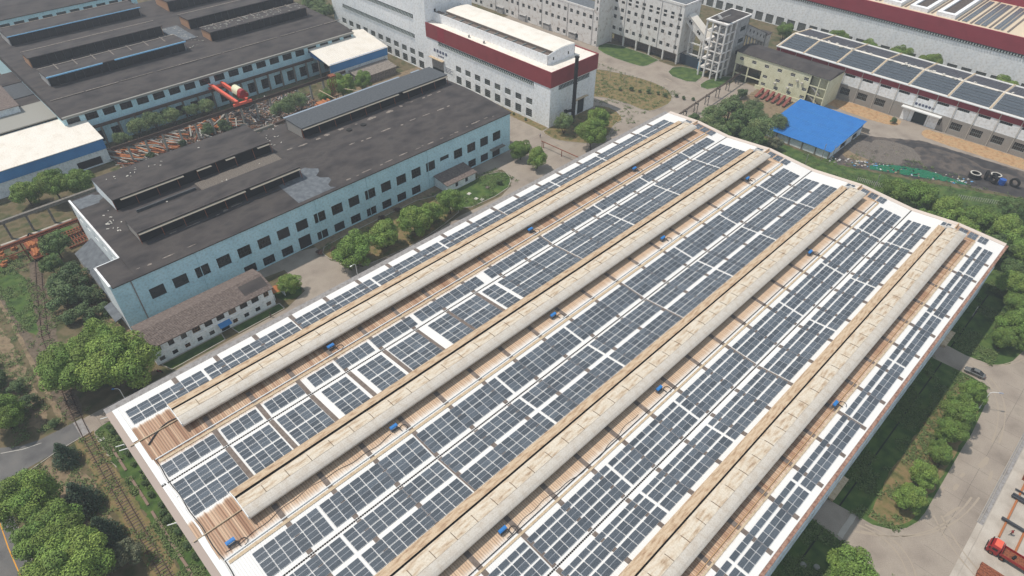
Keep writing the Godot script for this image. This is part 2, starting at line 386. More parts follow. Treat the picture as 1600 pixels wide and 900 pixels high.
var panel_mesh: ArrayMesh
func make_panel(w: float, d: float, tone := 1.0, frame := "panel_frame") -> ArrayMesh:      # lies flat, centre of its top at the origin
	var b := MB.new(); b.box(-w / 2, -0.04, -d / 2, w / 2, -0.004, d / 2)
	var r := b.mesh(M[frame])
	var t := MB.new(); var i := 0.03
	t.quad(V(-w / 2 + i, 0, d / 2 - i), V(w / 2 - i, 0, d / 2 - i), V(w / 2 - i, 0, -d / 2 + i), V(-w / 2 + i, 0, -d / 2 + i), Vector2(0, 1), Vector2(1, 1), Vector2(1, 0), Vector2(0, 0))
	var a := []; a.resize(Mesh.ARRAY_MAX); a[Mesh.ARRAY_VERTEX] = t.v; a[Mesh.ARRAY_NORMAL] = t.n; a[Mesh.ARRAY_TEX_UV] = t.uv
	for q in 6: t.c[q] = Color(tone, tone, tone)
	a[Mesh.ARRAY_COLOR] = t.c
	r.add_surface_from_arrays(Mesh.PRIMITIVE_TRIANGLES, a); r.surface_set_material(1, M.cells)
	return r

func build_shed() -> void:
	var root := thing("solar_shed", "huge white four-bay shed covered in solar panels with tan rusty roof strips", "factory building", V(97, 0, -61.5))
	# walls
	var w := MB.new()
	w.wall(V(3.2, 0, -7.55), V(1, 0, 0), 188.3, 16.0, [])
	w.wall(V(191.5, 0, -7.55), V(0, 0, -1), 107.25, 16.0, [])
	w.wall(V(191.5, 0, -114.8), V(-1, 0, 0), 188.3, 16.0, [])
	w.wall(V(3.2, 0, -114.8), V(0, 0, 1), 107.25, 16.0, [])
	part("wall", w, M.pale_wall, root)
	var bands := MB.new()
	bands.box(3.2, 9.0, -7.55, 191.5, 9.7, -7.3); bands.box(3.2, 0.0, -7.55, 191.5, 1.2, -7.4)
	for i in 31: bands.box(4.0 + i * 6.2, 0, -7.55, 4.5 + i * 6.2, 15.9, -7.4)
	part("wall_ledge", bands, M.annex_wall, root)
	# roof slopes: trapezoid sheet with a rib every 0.45 m
	var step := 0.45
	var shared: ImageTexture; var shared_left: ImageTexture
	for k in 4:
		for right in [false, true]:
			var za: float = RIDGE[k]; var zb: float = VALLEY[k + 1] if right else VALLEY[k]
			var ya := ry(za); var yb := ry(zb)
			var b := MB.new()
			var prof := []
			var x := X0
			while x < X1:
				prof.append([x, 0.0]); prof.append([x + 0.28, 0.0]); prof.append([x + 0.32, 0.055]); prof.append([x + 0.41, 0.055]); x += step
			for i in prof.size() - 1:
				var p = prof[i]; var q = prof[i + 1]
				if q[0] > X1: break
				var a1 := V(p[0], ya + p[1], za); var a2 := V(q[0], ya + q[1], za); var b1 := V(p[0], yb + p[1], zb); var b2 := V(q[0], yb + q[1], zb)
				var u1: float = (p[0] - X0) / (X1 - X0); var u2: float = (q[0] - X0) / (X1 - X0)
				if right: b.quad(b1, b2, a2, a1, Vector2(u1, 1), Vector2(u2, 1), Vector2(u2, 0), Vector2(u1, 0))
				else: b.quad(a1, a2, b2, b1, Vector2(u1, 0), Vector2(u2, 0), Vector2(u2, 1), Vector2(u1, 1))
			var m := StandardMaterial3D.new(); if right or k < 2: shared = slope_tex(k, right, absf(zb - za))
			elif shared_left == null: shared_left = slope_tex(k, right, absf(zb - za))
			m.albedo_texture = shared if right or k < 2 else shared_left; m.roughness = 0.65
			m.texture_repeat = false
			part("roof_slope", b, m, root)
	# valley gutters, eaves gutters, verges
	for i in [1, 2, 3]:
		var b := MB.new(); b.box(X0, 15.6, VALLEY[i] - 0.16, X1, 16.06, VALLEY[i] + 0.16); part("valley_gutter", b, M.dark_gap, root)
	var e := MB.new(); e.box(1.6, 15.9, -117.0, X1, 16.35, -115.34); part("eaves_gutter", e, M.grey_gutter, root)
	e = MB.new(); e.box(X0, 15.9, -7.78, X1 + 0.6, 16.35, -7.12); part("eaves_gutter", e, M.brown_gutter, root)
	for i in 8:
		var za: float = RP[i][0]; var zb: float = RP[i + 1][0]
		var b := MB.new()
		b.beam(V(2.1, RP[i][1] - 0.15, za), V(2.1, RP[i + 1][1] - 0.15, zb), 1.16, 0.3)
		part("verge_flashing", b, M.verge_near, root)
		b = MB.new(); b.beam(V(3.2, RP[i][1] + 0.1, za + 0.3), V(3.2, RP[i + 1][1] + 0.1, zb - 0.3), 1.0, 0.1)
		if i != 2: part("verge_cap", b, M.white_paint, root)
		b = MB.new(); b.beam(V(192.3, RP[i][1] - 0.02, za), V(192.3, RP[i + 1][1] - 0.02, zb), 1.5, 0.34)
		part("verge_flashing", b, M.verge, root)
	# skylight sheets across the slopes
	for k in 4:
		for right in [false, true]:
			for i in 20:
				var x := 15.1 + 9.12 * i
				if x > 187: continue
				var za: float = RIDGE[k] + (3.0 if right else -3.9); var zb: float = VALLEY[k + 1] - 0.3 if right else VALLEY[k] + (0.3 if k else 0.05)
				var b := MB.new(); b.beam(V(x, ry(za) + 0.03, za), V(x, ry(zb) + 0.03, zb), 0.95, 0.08)
				part("skylight_strip", b, M.skylight, root)
	# ridge ventilators
	for k in 4: ventilator(root, RIDGE[k], 17.0 if k in [0, 3] else 17.2, [11.0, 10.6, 10.3, 10.0][k])
	# walkway boards and pipes beside the tan strips
	var way := [[-97.0, 0.55], [-69.6, 0.65], [-39.75, 0.45], [-14.05, 0.35]]
	for i in 4:
		var z: float = way[i][0]; var h := ry(z)
		var b := MB.new(); b.beam(V(4.6, h + 0.08, z), V(187.5, h + 0.08, z), way[i][1], 0.07)
		part("walkway", b, M.walkway, root)
		b = MB.new(); b.cyl(V(4.2, ry(z - 0.7) + 0.16, z - 0.75), V(187.5, ry(z - 0.7) + 0.16, z - 0.75), 0.13 if i < 2 else 0.08, 0.13 if i < 2 else 0.08, 8)
		part("water_pipe", b, [M.white_paint, M.white_paint, M.cable, M.orange_pipe][i], root)
	for k in 4:
		var h := ry(RIDGE[k]) + 0.12; var z: float = RIDGE[k]
		var b := MB.new(); b.cyl(V(187.0, h + 0.25, z), V(192.0, h + 0.25, z), 0.16, 0.16, 8); part("water_pipe", b, M.orange_pipe, root)
		b = MB.new(); b.beam(V(187.6, ry(z + 6) + 0.1, z + 3.0), V(187.6, ry(way[k][0]) + 0.1, way[k][0]), 0.35, 0.12); part("water_pipe", b, M.orange_pipe, root)
		b = MB.new(); b.cyl(V(2.0, h + 0.05, z + 0.2), V(11.0, h + 0.05, z + 0.2), 0.12, 0.12, 8); part("water_pipe", b, M.walkway, root)
	# cable run along the near verge
	var pts := []
	var zz := -98.0
	while zz < -9.0:
		pts.append(V(4.15 + 0.12 * sin(zz * 0.7), ry(zz) + 0.12, zz)); zz += 1.5
	var cb := MB.new(); cb.tube(pts, 0.08, 6); part("cable_run", cb, M.cable, root)
	var tr := MB.new()
	for i in pts.size() - 1:
		if i % 9 < 7: tr.beam(pts[i] - V(0.45, 0.02, 0), pts[i + 1] - V(0.45, 0.02, 0), 0.28, 0.08)
	part("cable_tray", tr, M.white_paint, root)
	# loose cables on the tan strips
	for q in [[-71.9, 5.0, 40.0], [-40.9, 40.0, 78.0]]:
		var p2 := []; var x: float = q[1]
		while x < q[2]:
			p2.append(V(x, ry(q[0]) + 0.09, q[0] + 0.5 * sin(x * 0.23) + 0.15 * sin(x * 1.1))); x += 1.0
		var b := MB.new(); b.tube(p2, 0.05, 5); part("loose_cable", b, M.cable, root)
	var arc := []
	for i in 15: arc.append(V(4.6 + 6.4 * i / 14.0, ry(-103.0) + 0.12, -101.6 - 2.6 * sin(PI * 0.62 * i / 14.0)))
	var ab := MB.new(); ab.tube(arc, 0.16, 6); part("fallen_strip", ab, M.cable, root)
	solar(root)

func ventilator(root: Node3D, z0: float, y0: float, xs: float) -> void:
	var z := z0 + 0.5; var y := y0 + 0.85
	var xe := 185.6
	var p := MB.new()
	var pe := 2.6 if z < -60.0 else (2.35 if z < -30.0 else 2.2)
	var sl := PackedVector2Array([Vector2(z - 3.95, y + 0.62), Vector2(z - 3.95, y + 0.70), Vector2(z - pe, y + 0.46), Vector2(z - pe, y + 0.38)])
	p.extrude_x(sl, xs, xe); part("wind_plate", p, M.plate_tan, root)
	p = MB.new(); p.box(xs, y - 0.25, z - 3.8, xe, y + 0.63, z - 3.7); part("plate_wall", p, M.flank, root)
	p = MB.new(); p.box(xs, y - 0.2, z - 3.7, xe, y + 0.12, z + 2.6); part("throat", p, M.dark, root)  # dark floor painted in for the unlit inside of the slot
	p = MB.new(); p.box(xs + 0.1, y0 - 0.2, z - 2.6, xe - 0.1, y - 0.2, z + 1.9); part("curb", p, M.skylight, root)
	# barrel cover: flank plus overlapping curved sheets
	var arc := []
	for i in 11:
		var t := i / 10.0
		var a := lerpf(-1.8, 2.85, t)
		arc.append(Vector2(z + a, y + 0.42 + 0.8 * sqrt(maxf(0.0, 1.0 - pow((a - 0.5) / 2.45, 2.0)))))
	var poly := PackedVector2Array()
	for q in arc: poly.append(q)
	poly.append(Vector2(z + 3.0, y + 0.5)); poly.append(Vector2(z + 2.9, y + 0.0)); poly.append(Vector2(z + 2.7, y + 0.0)); poly.append(Vector2(z - 1.7, y + 0.0))
	p = MB.new(); p.extrude_x(poly, xs, xe); part("ventilator_cover", p, M.flank, root)
	var x := xs + 0.02
	var nn := 0
	while x < xe - 1.0:
		var x2 := minf(x + 4.56, xe - 0.02)
		p = MB.new()
		for i in range(0, 6):
			var a: Vector2 = arc[i]; var b: Vector2 = arc[i + 1]
			var up := 0.045 + 0.02 * (nn % 2)
			p.quad(V(x, b.y + up, b.x), V(x2 - 0.07, b.y + up, b.x), V(x2 - 0.07, a.y + up, a.x), V(x, a.y + up, a.x))
			if i == 5: p.quad(V(x, b.y, b.x), V(x2 - 0.07, b.y, b.x), V(x2 - 0.07, b.y + up, b.x), V(x, b.y + up, b.x))
			p.quad(V(x2 - 0.07, b.y, b.x), V(x2 - 0.07, a.y, a.x), V(x2 - 0.07, a.y + up, a.x), V(x2 - 0.07, b.y + up, b.x))
		part("cover_sheet", p, M.sheet_tan, root)
		# lap strip: a dark lip between two sheets that stops half-way down
		p = MB.new()
		for i in range(2, 6):
			var a: Vector2 = arc[i]; var b: Vector2 = arc[i + 1]
			p.beam(V(x2 - 0.04, a.y + 0.06, a.x), V(x2 - 0.04, b.y + 0.06, b.x), 0.11, 0.06)
		part("lap_strip", p, M.lap, root)
		x = x2; nn += 1
	for xx in [xs, xe]:
		p = MB.new(); p.beam(V(xx, y + 0.35, z - 3.9), V(xx, y + 0.8, z - 2.0), 0.14, 0.6); p.beam(V(xx, y + 1.0, z - 2.0), V(xx, y + 0.55, z + 3.0), 0.14, 1.0)
		part("end_plate", p, M.white_paint, root)

# rows of panels: [x from, x to, columns, z of the uphill edge, list of row offsets]
func solar(root: Node3D) -> void:
	var arrays := []
	var pitch := 21.55
	var std := []
	for i in 9:
		var a := -1.15 + pitch * i + 0.28; var b := a + pitch - 0.5
		b = minf(b, 186.0)
		std.append([maxf(a, 4.5), b])
	var four := [0.0, 1.07, 2.33, 3.40]
	for s in std:
		var a: float = s[0]; var b: float = minf(s[1], 190.5)
		arrays.append([a, b, -113.1, [0.0, 1.07, 2.55, 3.62]])
		if a > 80: arrays.append([a, b, -95.9, [0.0, 1.05, 2.1]]); arrays.append([a, b, -90.75, four]); arrays.append([a, b, -85.85, four])
		arrays.append([maxf(a, 7.9), b, -68.35, [0.0, 1.07, 2.32, 3.39, 4.46]])
		arrays.append([a, b, -61.1, four]); arrays.append([a, b, -55.65, [0.0, 1.07, 2.3, 3.37]])
		arrays.append([maxf(a, 18.0), b, -38.42, [0.0, 1.4, 2.46, 3.86, 4.92]])
		arrays.append([maxf(a, 18.0), b, -30.6, [0.0, 1.38, 2.44, 3.9, 4.95]])
		arrays.append([maxf(a, 18.0), b, -12.75, [0.0, 1.55, 2.65]])
	for q in [[4.3, 14.6], [15.9, 23.4], [25.1, 32.9], [35.0, 41.4], [42.0, 50.3], [51.0, 62.2], [63.2, 82.9]]: arrays.append([q[0], q[1], -95.9, [0.0, 1.05, 2.1]])
	for q in [[4.2, 14.6], [15.9, 23.5], [25.0, 32.8], [35.2, 41.3], [44.0, 50.4], [52.2, 60.4], [63.3, 69.4], [70.1, 78.5], [80.1, 84.4]]:
		arrays.append([q[0], q[1], -90.75, four]); arrays.append([q[0], q[1], -85.85, four])
	# short arrays round the far ends of the ventilators
	for k in 4:
		for dz in [-3.5, -2.3]: arrays.append([187.4, 191.0, RIDGE[k] + dz, [0.0]])
		for dz in [0.9, 3.5, 6.1]: arrays.append([187.9, 191.2, RIDGE[k] + dz, [0.0, 1.08]])
	var list := []       # every panel: its array and transform
	for ai in arrays.size():
		var A = arrays[ai]
		var n := int(round((A[1] - A[0]) / 2.1)); if n < 1: continue
		var pw: float = (A[1] - A[0]) / n
		for i in n:
			for r in A[3]:
				var z: float = A[2] + r + 0.5
				var x: float = A[0] + (i + 0.5) * pw
				var sl := (ry(z + 0.4) - ry(z - 0.4)) / 0.8
				var b := Basis(Vector3.RIGHT, atan(-sl))
				list.append([ai, Transform3D(b * Basis(Vector3.UP, R(-0.004, 0.004)).scaled(V((pw - 0.12) / 2.0, 1, 1)), V(x, ry(z) + 0.17 + R(-0.015, 0.015), z)), V(x, ry(z), z).distance_to(V(0, 122, 0))])
	panel_mesh = make_panel(2.0, 1.0)
	# the 300 that show largest are parts of their array, the rest one joined part
	var eye := V(0, 122, 0)
	var order := range(list.size())
	var shown := func(p: Vector3) -> bool:
		var l: Vector3 = cam.global_transform.affine_inverse() * p
		return l.z < 0.0 and absf(l.x / l.z) < 0.80 and absf(l.y / l.z) < 0.47
	order = order.filter(func(i): return shown.call(list[i][1].origin))
	order.sort_custom(func(a, b): return list[a][2] < list[b][2])
	var near := {}
	for i in mini(300, order.size()): near[order[i]] = true
	var holders := {}
	var off := root.position
	var mm := MultiMesh.new(); mm.transform_format = MultiMesh.TRANSFORM_3D; mm.mesh = panel_mesh; mm.use_colors = true
	var variants := [make_panel(2.0, 1.0, 0.85), panel_mesh, make_panel(2.0, 1.0, 1.2)]
	mm.instance_count = list.size() - near.size()
	var c := 0
	for i in list.size():
		var t: Transform3D = list[i][1]
		t.origin -= off
		if near.has(i):
			var ai: int = list[i][0]
			if not holders.has(ai):
				var h := Node3D.new(); h.name = "solar_array"; root.add_child(h, true); holders[ai] = h
			inst("solar_panel", variants[rng.randi() % 3], holders[ai], t)
		else:
			mm.set_instance_transform(c, t); var tn := R(0.75, 1.3); mm.set_instance_color(c, Color(tn, tn, tn)); c += 1
	var mi := MultiMeshInstance3D.new(); mi.name = "solar_panels"; mi.multimesh = mm; root.add_child(mi, true); mi.set_meta("kind", "stuff")
	# mounting rails under the arrays
	var rails := MB.new()
	for A in arrays:
		for r in A[3]:
			var z: float = A[2] + r + 0.3
			rails.box(A[0], ry(z) + 0.05, z - 0.02, A[1], ry(z) + 0.12, z + 0.02)
	part("mounting_rail", rails, M.zinc, root)

func roof_fans() -> void:
	# blue-capped fan housings that stand on the tan strips, each with its hose loop
	var strip := ["first", "second", "third", "fourth"]
	var spots := [[0, 43.4], [0, 105.8], [0, 151.3], [1, 6.4], [1, 40.0], [1, 85.4], [1, 128.0], [1, 170.8], [2, 40.2], [2, 84.8], [2, 150.3], [3, 107.0]]
	var names := ["nearest", "second nearest", "third", "fourth", "farthest"]
	var seen := [0, 0, 0, 0]
	for s in spots:
		var k: int = s[0]; var x: float = s[1]
		var z: float = RIDGE[k] + [4.3, 4.6, 4.7, 4.8][k]; var y := ry(z) + 0.05
		var lab := "blue capped roof fan, %s one along the %s tan roof strip from the workshop" % [names[seen[k]], strip[k]]
		if k == 3: lab = "blue capped roof fan alone on the rusty strip by the shed's outer edge"
		seen[k] += 1
		var t := thing("roof_fan", lab, "roof fan", V(x, y, z), "blue capped fans on the shed roof")
		var b := MB.new(); b.box(-0.75, 0.0, -0.35, 0.75, 0.1, 0.35)
		for q in [-0.65, 0.65]: b.box(q - 0.05, 0.1, -0.3, q + 0.05, 0.75, 0.3)
		var f := MeshInstance3D.new(); f.name = "stand"; f.mesh = b.mesh(M.steel); t.add_child(f, true)
		b = MB.new(); b.obox(V(0, 0.92, 0), V(1.6, 0.26, 0.62), Basis(Vector3.RIGHT, 0.25)); b.obox(V(0, 1.08, 0), V(1.3, 0.08, 0.45), Basis(Vector3.RIGHT, 0.25))
		f = MeshInstance3D.new(); f.name = "cap"; f.mesh = b.mesh(M.fan_blue); t.add_child(f, true)
		b = MB.new(); var p := []
		for i in 13: p.append(V(1.6 + 0.75 * cos(TAU * i / 14 + 2.6), 0.08, 1.0 + 0.75 * sin(TAU * i / 14 + 2.6)))
		p.push_front(V(0.8, 0.4, 0.2)); b.tube(p, 0.06, 5)
		f = MeshInstance3D.new(); f.name = "hose"; f.mesh = b.mesh(M.cable); t.add_child(f, true)

# ------------------------------------------------------------------ windows, doors, boxes with openings
var wcache := {}
# a window set into an opening: frame (with nx by ny lights) and the glass behind it; o = lower left corner of the wall face, u along it
func window(root: Node3D, o: Vector3, u: Vector3, r: Rect2, nx: int, ny: int, depth := 0.22, frame := "frame_grey", glass := "glass", called := "window") -> MeshInstance3D:
	var key := "%.2f %.2f %d %d %s %s" % [r.size.x, r.size.y, nx, ny, frame, glass]
	if not wcache.has(key):
		var b := MB.new(); var w := r.size.x / 2; var h := r.size.y / 2; var t := 0.09
		b.box(-w, -h, -0.04, w, -h + t, 0.06); b.box(-w, h - t, -0.04, w, h, 0.06); b.box(-w, -h + t, -0.04, -w + t, h - t, 0.06); b.box(w - t, -h + t, -0.04, w, h - t, 0.06)
		for i in range(1, nx): b.box(-w + r.size.x * i / nx - 0.03, -h + t, -0.02, -w + r.size.x * i / nx + 0.03, h - t, 0.045)
		for i in range(1, ny): b.box(-w + t, -h + r.size.y * i / ny - 0.03, -0.02, w - t, -h + r.size.y * i / ny + 0.03, 0.04)
		var p := MB.new(); p.quad(V(-w + 0.02, -h + 0.02, -0.03), V(w - 0.02, -h + 0.02, -0.03), V(w - 0.02, h - 0.02, -0.03), V(-w + 0.02, h - 0.02, -0.03))
		wcache[key] = [b.mesh(M[frame]), p.mesh(M[glass])]
	var nn := u.cross(Vector3.UP)
	var c := o + u * (r.position.x + r.size.x / 2) + Vector3.UP * (r.position.y + r.size.y / 2) - nn * (depth - 0.05)
	var f := inst(called, wcache[key][0], root, Transform3D(Basis(u, Vector3.UP, nn), c - root.position))
	inst("pane", wcache[key][1], f, Transform3D())
	return f
func row(c0: float, step: float, n: int, y: float, w: float, h: float) -> Array:     # n openings, centres from c0
	var r := []
	for i in n: r.append(Rect2(c0 + step * i - w / 2, y, w, h))
	return r

# ------------------------------------------------------------------ light blue workshop beside the shed
func blue_workshop() -> void:
	var root := thing("blue_workshop", "long pale blue workshop with dark felt roof, two window rows and broken roof monitors", "workshop", V(85, 0, -180))
	var H := 14.9; var zf := -156.3; var xl := 16.7; var xr := 154.0
	var o := V(xl, 0, zf); var u := V(1, 0, 0)
	var up := row(26.2 - xl, 6.06, 21, 6.4, 3.8, 3.4)
	up[16] = Rect2(26.2 - xl + 16 * 6.06 - 1.9, 8.1, 3.8, 1.5)
	var lo := []
	for x in [50.6, 56.4, 62.4, 74.4, 80.4, 86.4, 92.4, 98.4, 104.4, 110.4, 135.4, 141.3]: lo.append(Rect2(x - xl - 1.8, 0.35, 3.6, 2.9))
	var doors := [Rect2(66.4 - xl, 0.02, 4.0, 4.3), Rect2(145.2 - xl, 0.02, 3.9, 3.6)]
	var w := MB.new(); w.wall(o, u, xr - xl, H, up + lo + doors, 0.35)
	part("wall", w, M.blue_wall, root)
	var gl := ["glass", "glass", "glass_dusty", "glass"]
	for r in up: window(root, o, u, r, 4, 3, 0.35, "frame_dark", gl[rng.randi() % 4])
	for r in lo: window(root, o, u, r, 4, 3, 0.35, "frame_dark", gl[rng.randi() % 4])
	for r in doors:
		var d := MB.new(); d.box(xl + r.position.x, 0.02, zf - 0.5, xl + r.end.x, r.end.y, zf - 0.34)
		part("door", d, M.black, root)
	var cn := MB.new(); cn.box(143.9, 3.7, zf, 150.2, 3.95, zf + 1.6); part("door_canopy", cn, M.old_concrete, root)
	w = MB.new(); w.wall(V(xr, 0, zf), V(0, 0, -1), 44, H, [], 0.3); w.wall(V(xr, 0, -203.5), V(-1, 0, 0), xr - 22.6, H - 1.0, [])
	part("wall", w, M.blue_wall, root)
	w = MB.new(); w.wall(V(xl, 0, -166.4), V(0, 0, 1), 10.1, H, []); w.wall(V(22.6, 0, -166.4), V(-1, 0, 0), 5.9, H, [])
	var gh := []
	for i in 5: gh.append(Rect2(3.0 + i * 6.2, 10.6, 3.6, 1.0))
	w.wall(V(22.6, 0, -203.5), V(0, 0, 1), 37.1, H, gh, 0.3)
	part("wall", w, M.annex_wall, root)
	for r in gh: window(root, V(22.6, 0, -203.5), V(0, 0, 1), r, 4, 1, 0.3, "frame_dark")
	# parapets and downpipe stains at the near gable
	var p := MB.new(); p.box(xl - 0.15, H, -166.5, xl + 0.35, H + 0.45, zf); p.box(xl, H, -166.6, 22.9, H + 0.45, -166.2); p.box(22.45, H, -203.5, 22.95, H + 0.5, -166.6)
	part("parapet", p, M.white_wall, root)
	p = MB.new(); p.box(21.3, 0.2, zf, 21.6, H - 0.3, zf + 0.14); part("downpipe", p, M.grey_gutter, root)
	p = MB.new()
	for x in [38.0, 74.0, 92.0, 116.0]: p.cyl(V(x, 0.2, zf + 0.12), V(x, H - 0.2, zf + 0.12), 0.09, 0.09, 6)
	part("downpipe", p, M.blue_wall, root)
	# roof: low arch from the front eaves back
	var prof := []
	for i in 13:
		var t := i / 12.0; prof.append(Vector2(lerpf(zf + 0.5, -203.9, t), H + 0.05 + 1.3 * sin(t * PI)))
	var poly := PackedVector2Array()
	for q in prof: poly.append(q)
	poly.append(Vector2(-203.9, H - 0.4)); poly.append(Vector2(zf + 0.5, H - 0.25))
	p = MB.new(); p.extrude_x(poly, 22.95, xr + 0.3); part("roof", p, M.felt, root)
	var p2 := PackedVector2Array([Vector2(zf + 0.5, H + 0.05), Vector2(-166.2, H + 0.55), Vector2(-166.2, H - 0.3), Vector2(zf + 0.5, H - 0.25)])
	p = MB.new(); p.extrude_x(p2, xl + 0.35, 22.95); part("roof", p, M.felt, root)
	# grey patched felt and worn streaks, laid on the roof
	var hz := func(z: float) -> float: return H + 0.05 + 1.3 * sin((zf + 0.5 - z) / (zf + 0.5 + 203.9) * PI)
	for q in [["felt_grey", 69.5, -171.5, 82.0, -157.0], ["felt_grey", 23.2, -203.0, 30.0, -196.0]]:
		p = MB.new(); var z: float = q[2]
		while z < q[4]:
			var z2: float = minf(z + 1.5, q[4])
			p.quad(V(q[1], hz.call(z2) + 0.03, z2), V(q[3] + 1.5 * sin(z2), hz.call(z2) + 0.03, z2), V(q[3] + 1.5 * sin(z), hz.call(z) + 0.03, z), V(q[1], hz.call(z) + 0.03, z)); z = z2
		part("felt_patch", p, M[q[0]], root)
	for q in [[82.0, 148.0, -184.4, 0.9], [98.0, 140.0, -173.6, 0.5], [36.0, 60.0, -166.9, 0.45], [86.0, 150.0, -158.2, 0.35], [24.0, 40.0, -158.6, 0.4]]:
		p = MB.new(); var x: float = q[0]
		while x < q[1]:
			var l := R(1.0, 5.0); var ww: float = q[3] * R(0.3, 1.0); var z: float = q[2] + R(-0.5, 0.5)
			var pts := PackedVector2Array()
			for a in 8: pts.append(Vector2(x + l / 2 + cos(TAU * a / 8) * l / 2 * R(0.7, 1.1), z + sin(TAU * a / 8) * ww * R(0.6, 1.2)))
			var k := p.v.size(); p.sheet(pts, 0.0)
			for j in range(k, p.v.size()): p.v[j].y = hz.call(p.v[j].z) + 0.045
			x += l + R(0.0, 4.0)
		part("worn_streak", p, M.felt_worn, root).set_meta("kind", "stuff")
	# roof monitors: [x0, x1, z back, z front, base y, height, roof material]
	monitor(root, 30.2, 78.4, -203.2, -187.0, 15.6, 3.9, "felt", true)
	monitor(root, 29.2, 77.2, -176.0, -167.6, 15.4, 3.7, "felt", false)
	monitor(root, 90.0, 152.0, -198.6, -187.8, 15.7, 3.8, "slate", false)
	p = MB.new(); p.box(90.0, 19.15, -199.6, 138.0, 19.4, -198.65); p.box(143.5, 19.15, -199.6, 147.5, 19.4, -198.65); part("gutter_flashing", p, M.zinc, root)
	p = MB.new(); p.box(34.0, 15.9, -182.6, 51.0, 17.0, -182.2); part("inner_gutter", p, M.slate, root)
	p = MB.new(); p.quad(V(52.0, 16.42, -177.2), V(78.0, 16.42, -177.2), V(78.0, 16.42, -185.6), V(52.0, 16.42, -185.6)); part("broken_decking", p, M.rubble, root)
	# broken board and rubble lying on the roof
	var rb := MB.new()
	for i in 70:
		var s: int = rng.randi() % 4
		var c: Vector2 = [Vector2(27.0, -182.0), Vector2(62.0, -181.5), Vector2(40.0, -199.0), Vector2(81.0, -195.0)][s]
		var x: float = c.x + rng.randfn() * [1.2, 9.0, 7.0, 2.5][s]; var z: float = c.y + rng.randfn() * [3.5, 1.6, 1.5, 3.0][s]
		if z > -156.9 or z < -203.4 or x < 23.2: continue
		var yy: float = hz.call(z) + 0.06
		if s == 2: yy = 19.6
		rb.obox(V(x, yy + R(0, 0.1), z), V(R(0.2, 0.9), 0.12, R(0.12, 0.4)), Basis(Vector3.UP, R(0, 3)) * Basis(Vector3.RIGHT, R(-0.3, 0.3)))
	var so := part("roof_rubble", rb, M.chalk, root); so.set_meta("kind", "stuff")
	for q in [[104.0, -182.2], [109.5, -182.0]]:
		p = MB.new(); p.cyl(V(q[0], 16.1, q[1]), V(q[0], 16.5, q[1]), 0.9, 0.8, 12); p.cyl(V(q[0], 16.4, q[1]), V(q[0], 16.55, q[1]), 1.0, 1.0, 12); part("roof_vent", p, M.black, root)

func monitor(root: Node3D, x0: float, x1: float, zb: float, zf: float, y: float, h: float, mat: String, broken: bool) -> void:
	var p := MB.new()
	p.extrude_x(PackedVector2Array([Vector2(zb, y + h), Vector2(zf, y + h + 0.25), Vector2(zf, y + h + 0.02), Vector2(zb, y + h - 0.25)]), x0, x1)
	part("monitor_roof", p, M[mat], root)
	p = MB.new(); p.wall(V(x0 + 0.2, y - 0.8, zb + 0.2), V(0, 0, 1), zf - zb - 1.0, h + 0.6, []); part("monitor_end", p, M.block_wall if not broken else M.annex_wall, root); p = MB.new(); p.wall(V(x1 - 0.2, y - 0.8, zf - 0.8), V(0, 0, -1), zf - zb - 1.0, h + 0.6, [])
	p.wall(V(x1, y - 0.8, zb + 0.2), V(-1, 0, 0), x1 - x0, h + 0.5, []); part("monitor_end", p, M.block_wall if not broken else M.annex_wall, root)
	# the glazed front: sill, posts, concrete lip above, dark void behind
	p = MB.new(); p.box(x0 + 0.3, y - 0.9, zf - 0.9, x1 - 0.3, y + h - 0.2, zf - 0.6); part("monitor_void", p, M.dark, root)
	p = MB.new(); p.extrude_x(PackedVector2Array([Vector2(zf + 0.5, y + 0.05), Vector2(zf + 1.15, y + 0.45), Vector2(zf + 1.2, y + 0.35), Vector2(zf + 0.6, y - 0.1)]), x0 + 1.0, x0 + 17.0 if broken else x1 - 3.0); part("monitor_sill", p, M.slate, root)
	var n := int((x1 - x0) / 6.0)
	for i in n + 1:
		p = MB.new(); var x := lerpf(x0 + 0.15, x1 - 0.15, float(i) / n); p.beam(V(x, y - 0.4, zf + 0.5), V(x, y + h - 0.1, zf - 0.4), 0.16, 0.16); part("monitor_post", p, M.rust_steel, root)
	var segs := [[x0 + 2.0, x0 + 20.0], [x0 + 24.0, x0 + 28.5], [x0 + 33.0, x0 + 36.0], [x0 + 43.5, x0 + 47.6]] if broken else [[x0 + 0.2, x0 + (x1 - x0) * 0.63], [x0 + (x1 - x0) * 0.66, x1 - 0.2]]
	for s in segs:
		p = MB.new(); p.obox(V((s[0] + s[1]) / 2, y + h - 0.28, zf + 0.22), V(s[1] - s[0], 0.14, 0.8), Basis(Vector3.RIGHT, 0.2)); part("monitor_lip", p, M.lip, root)

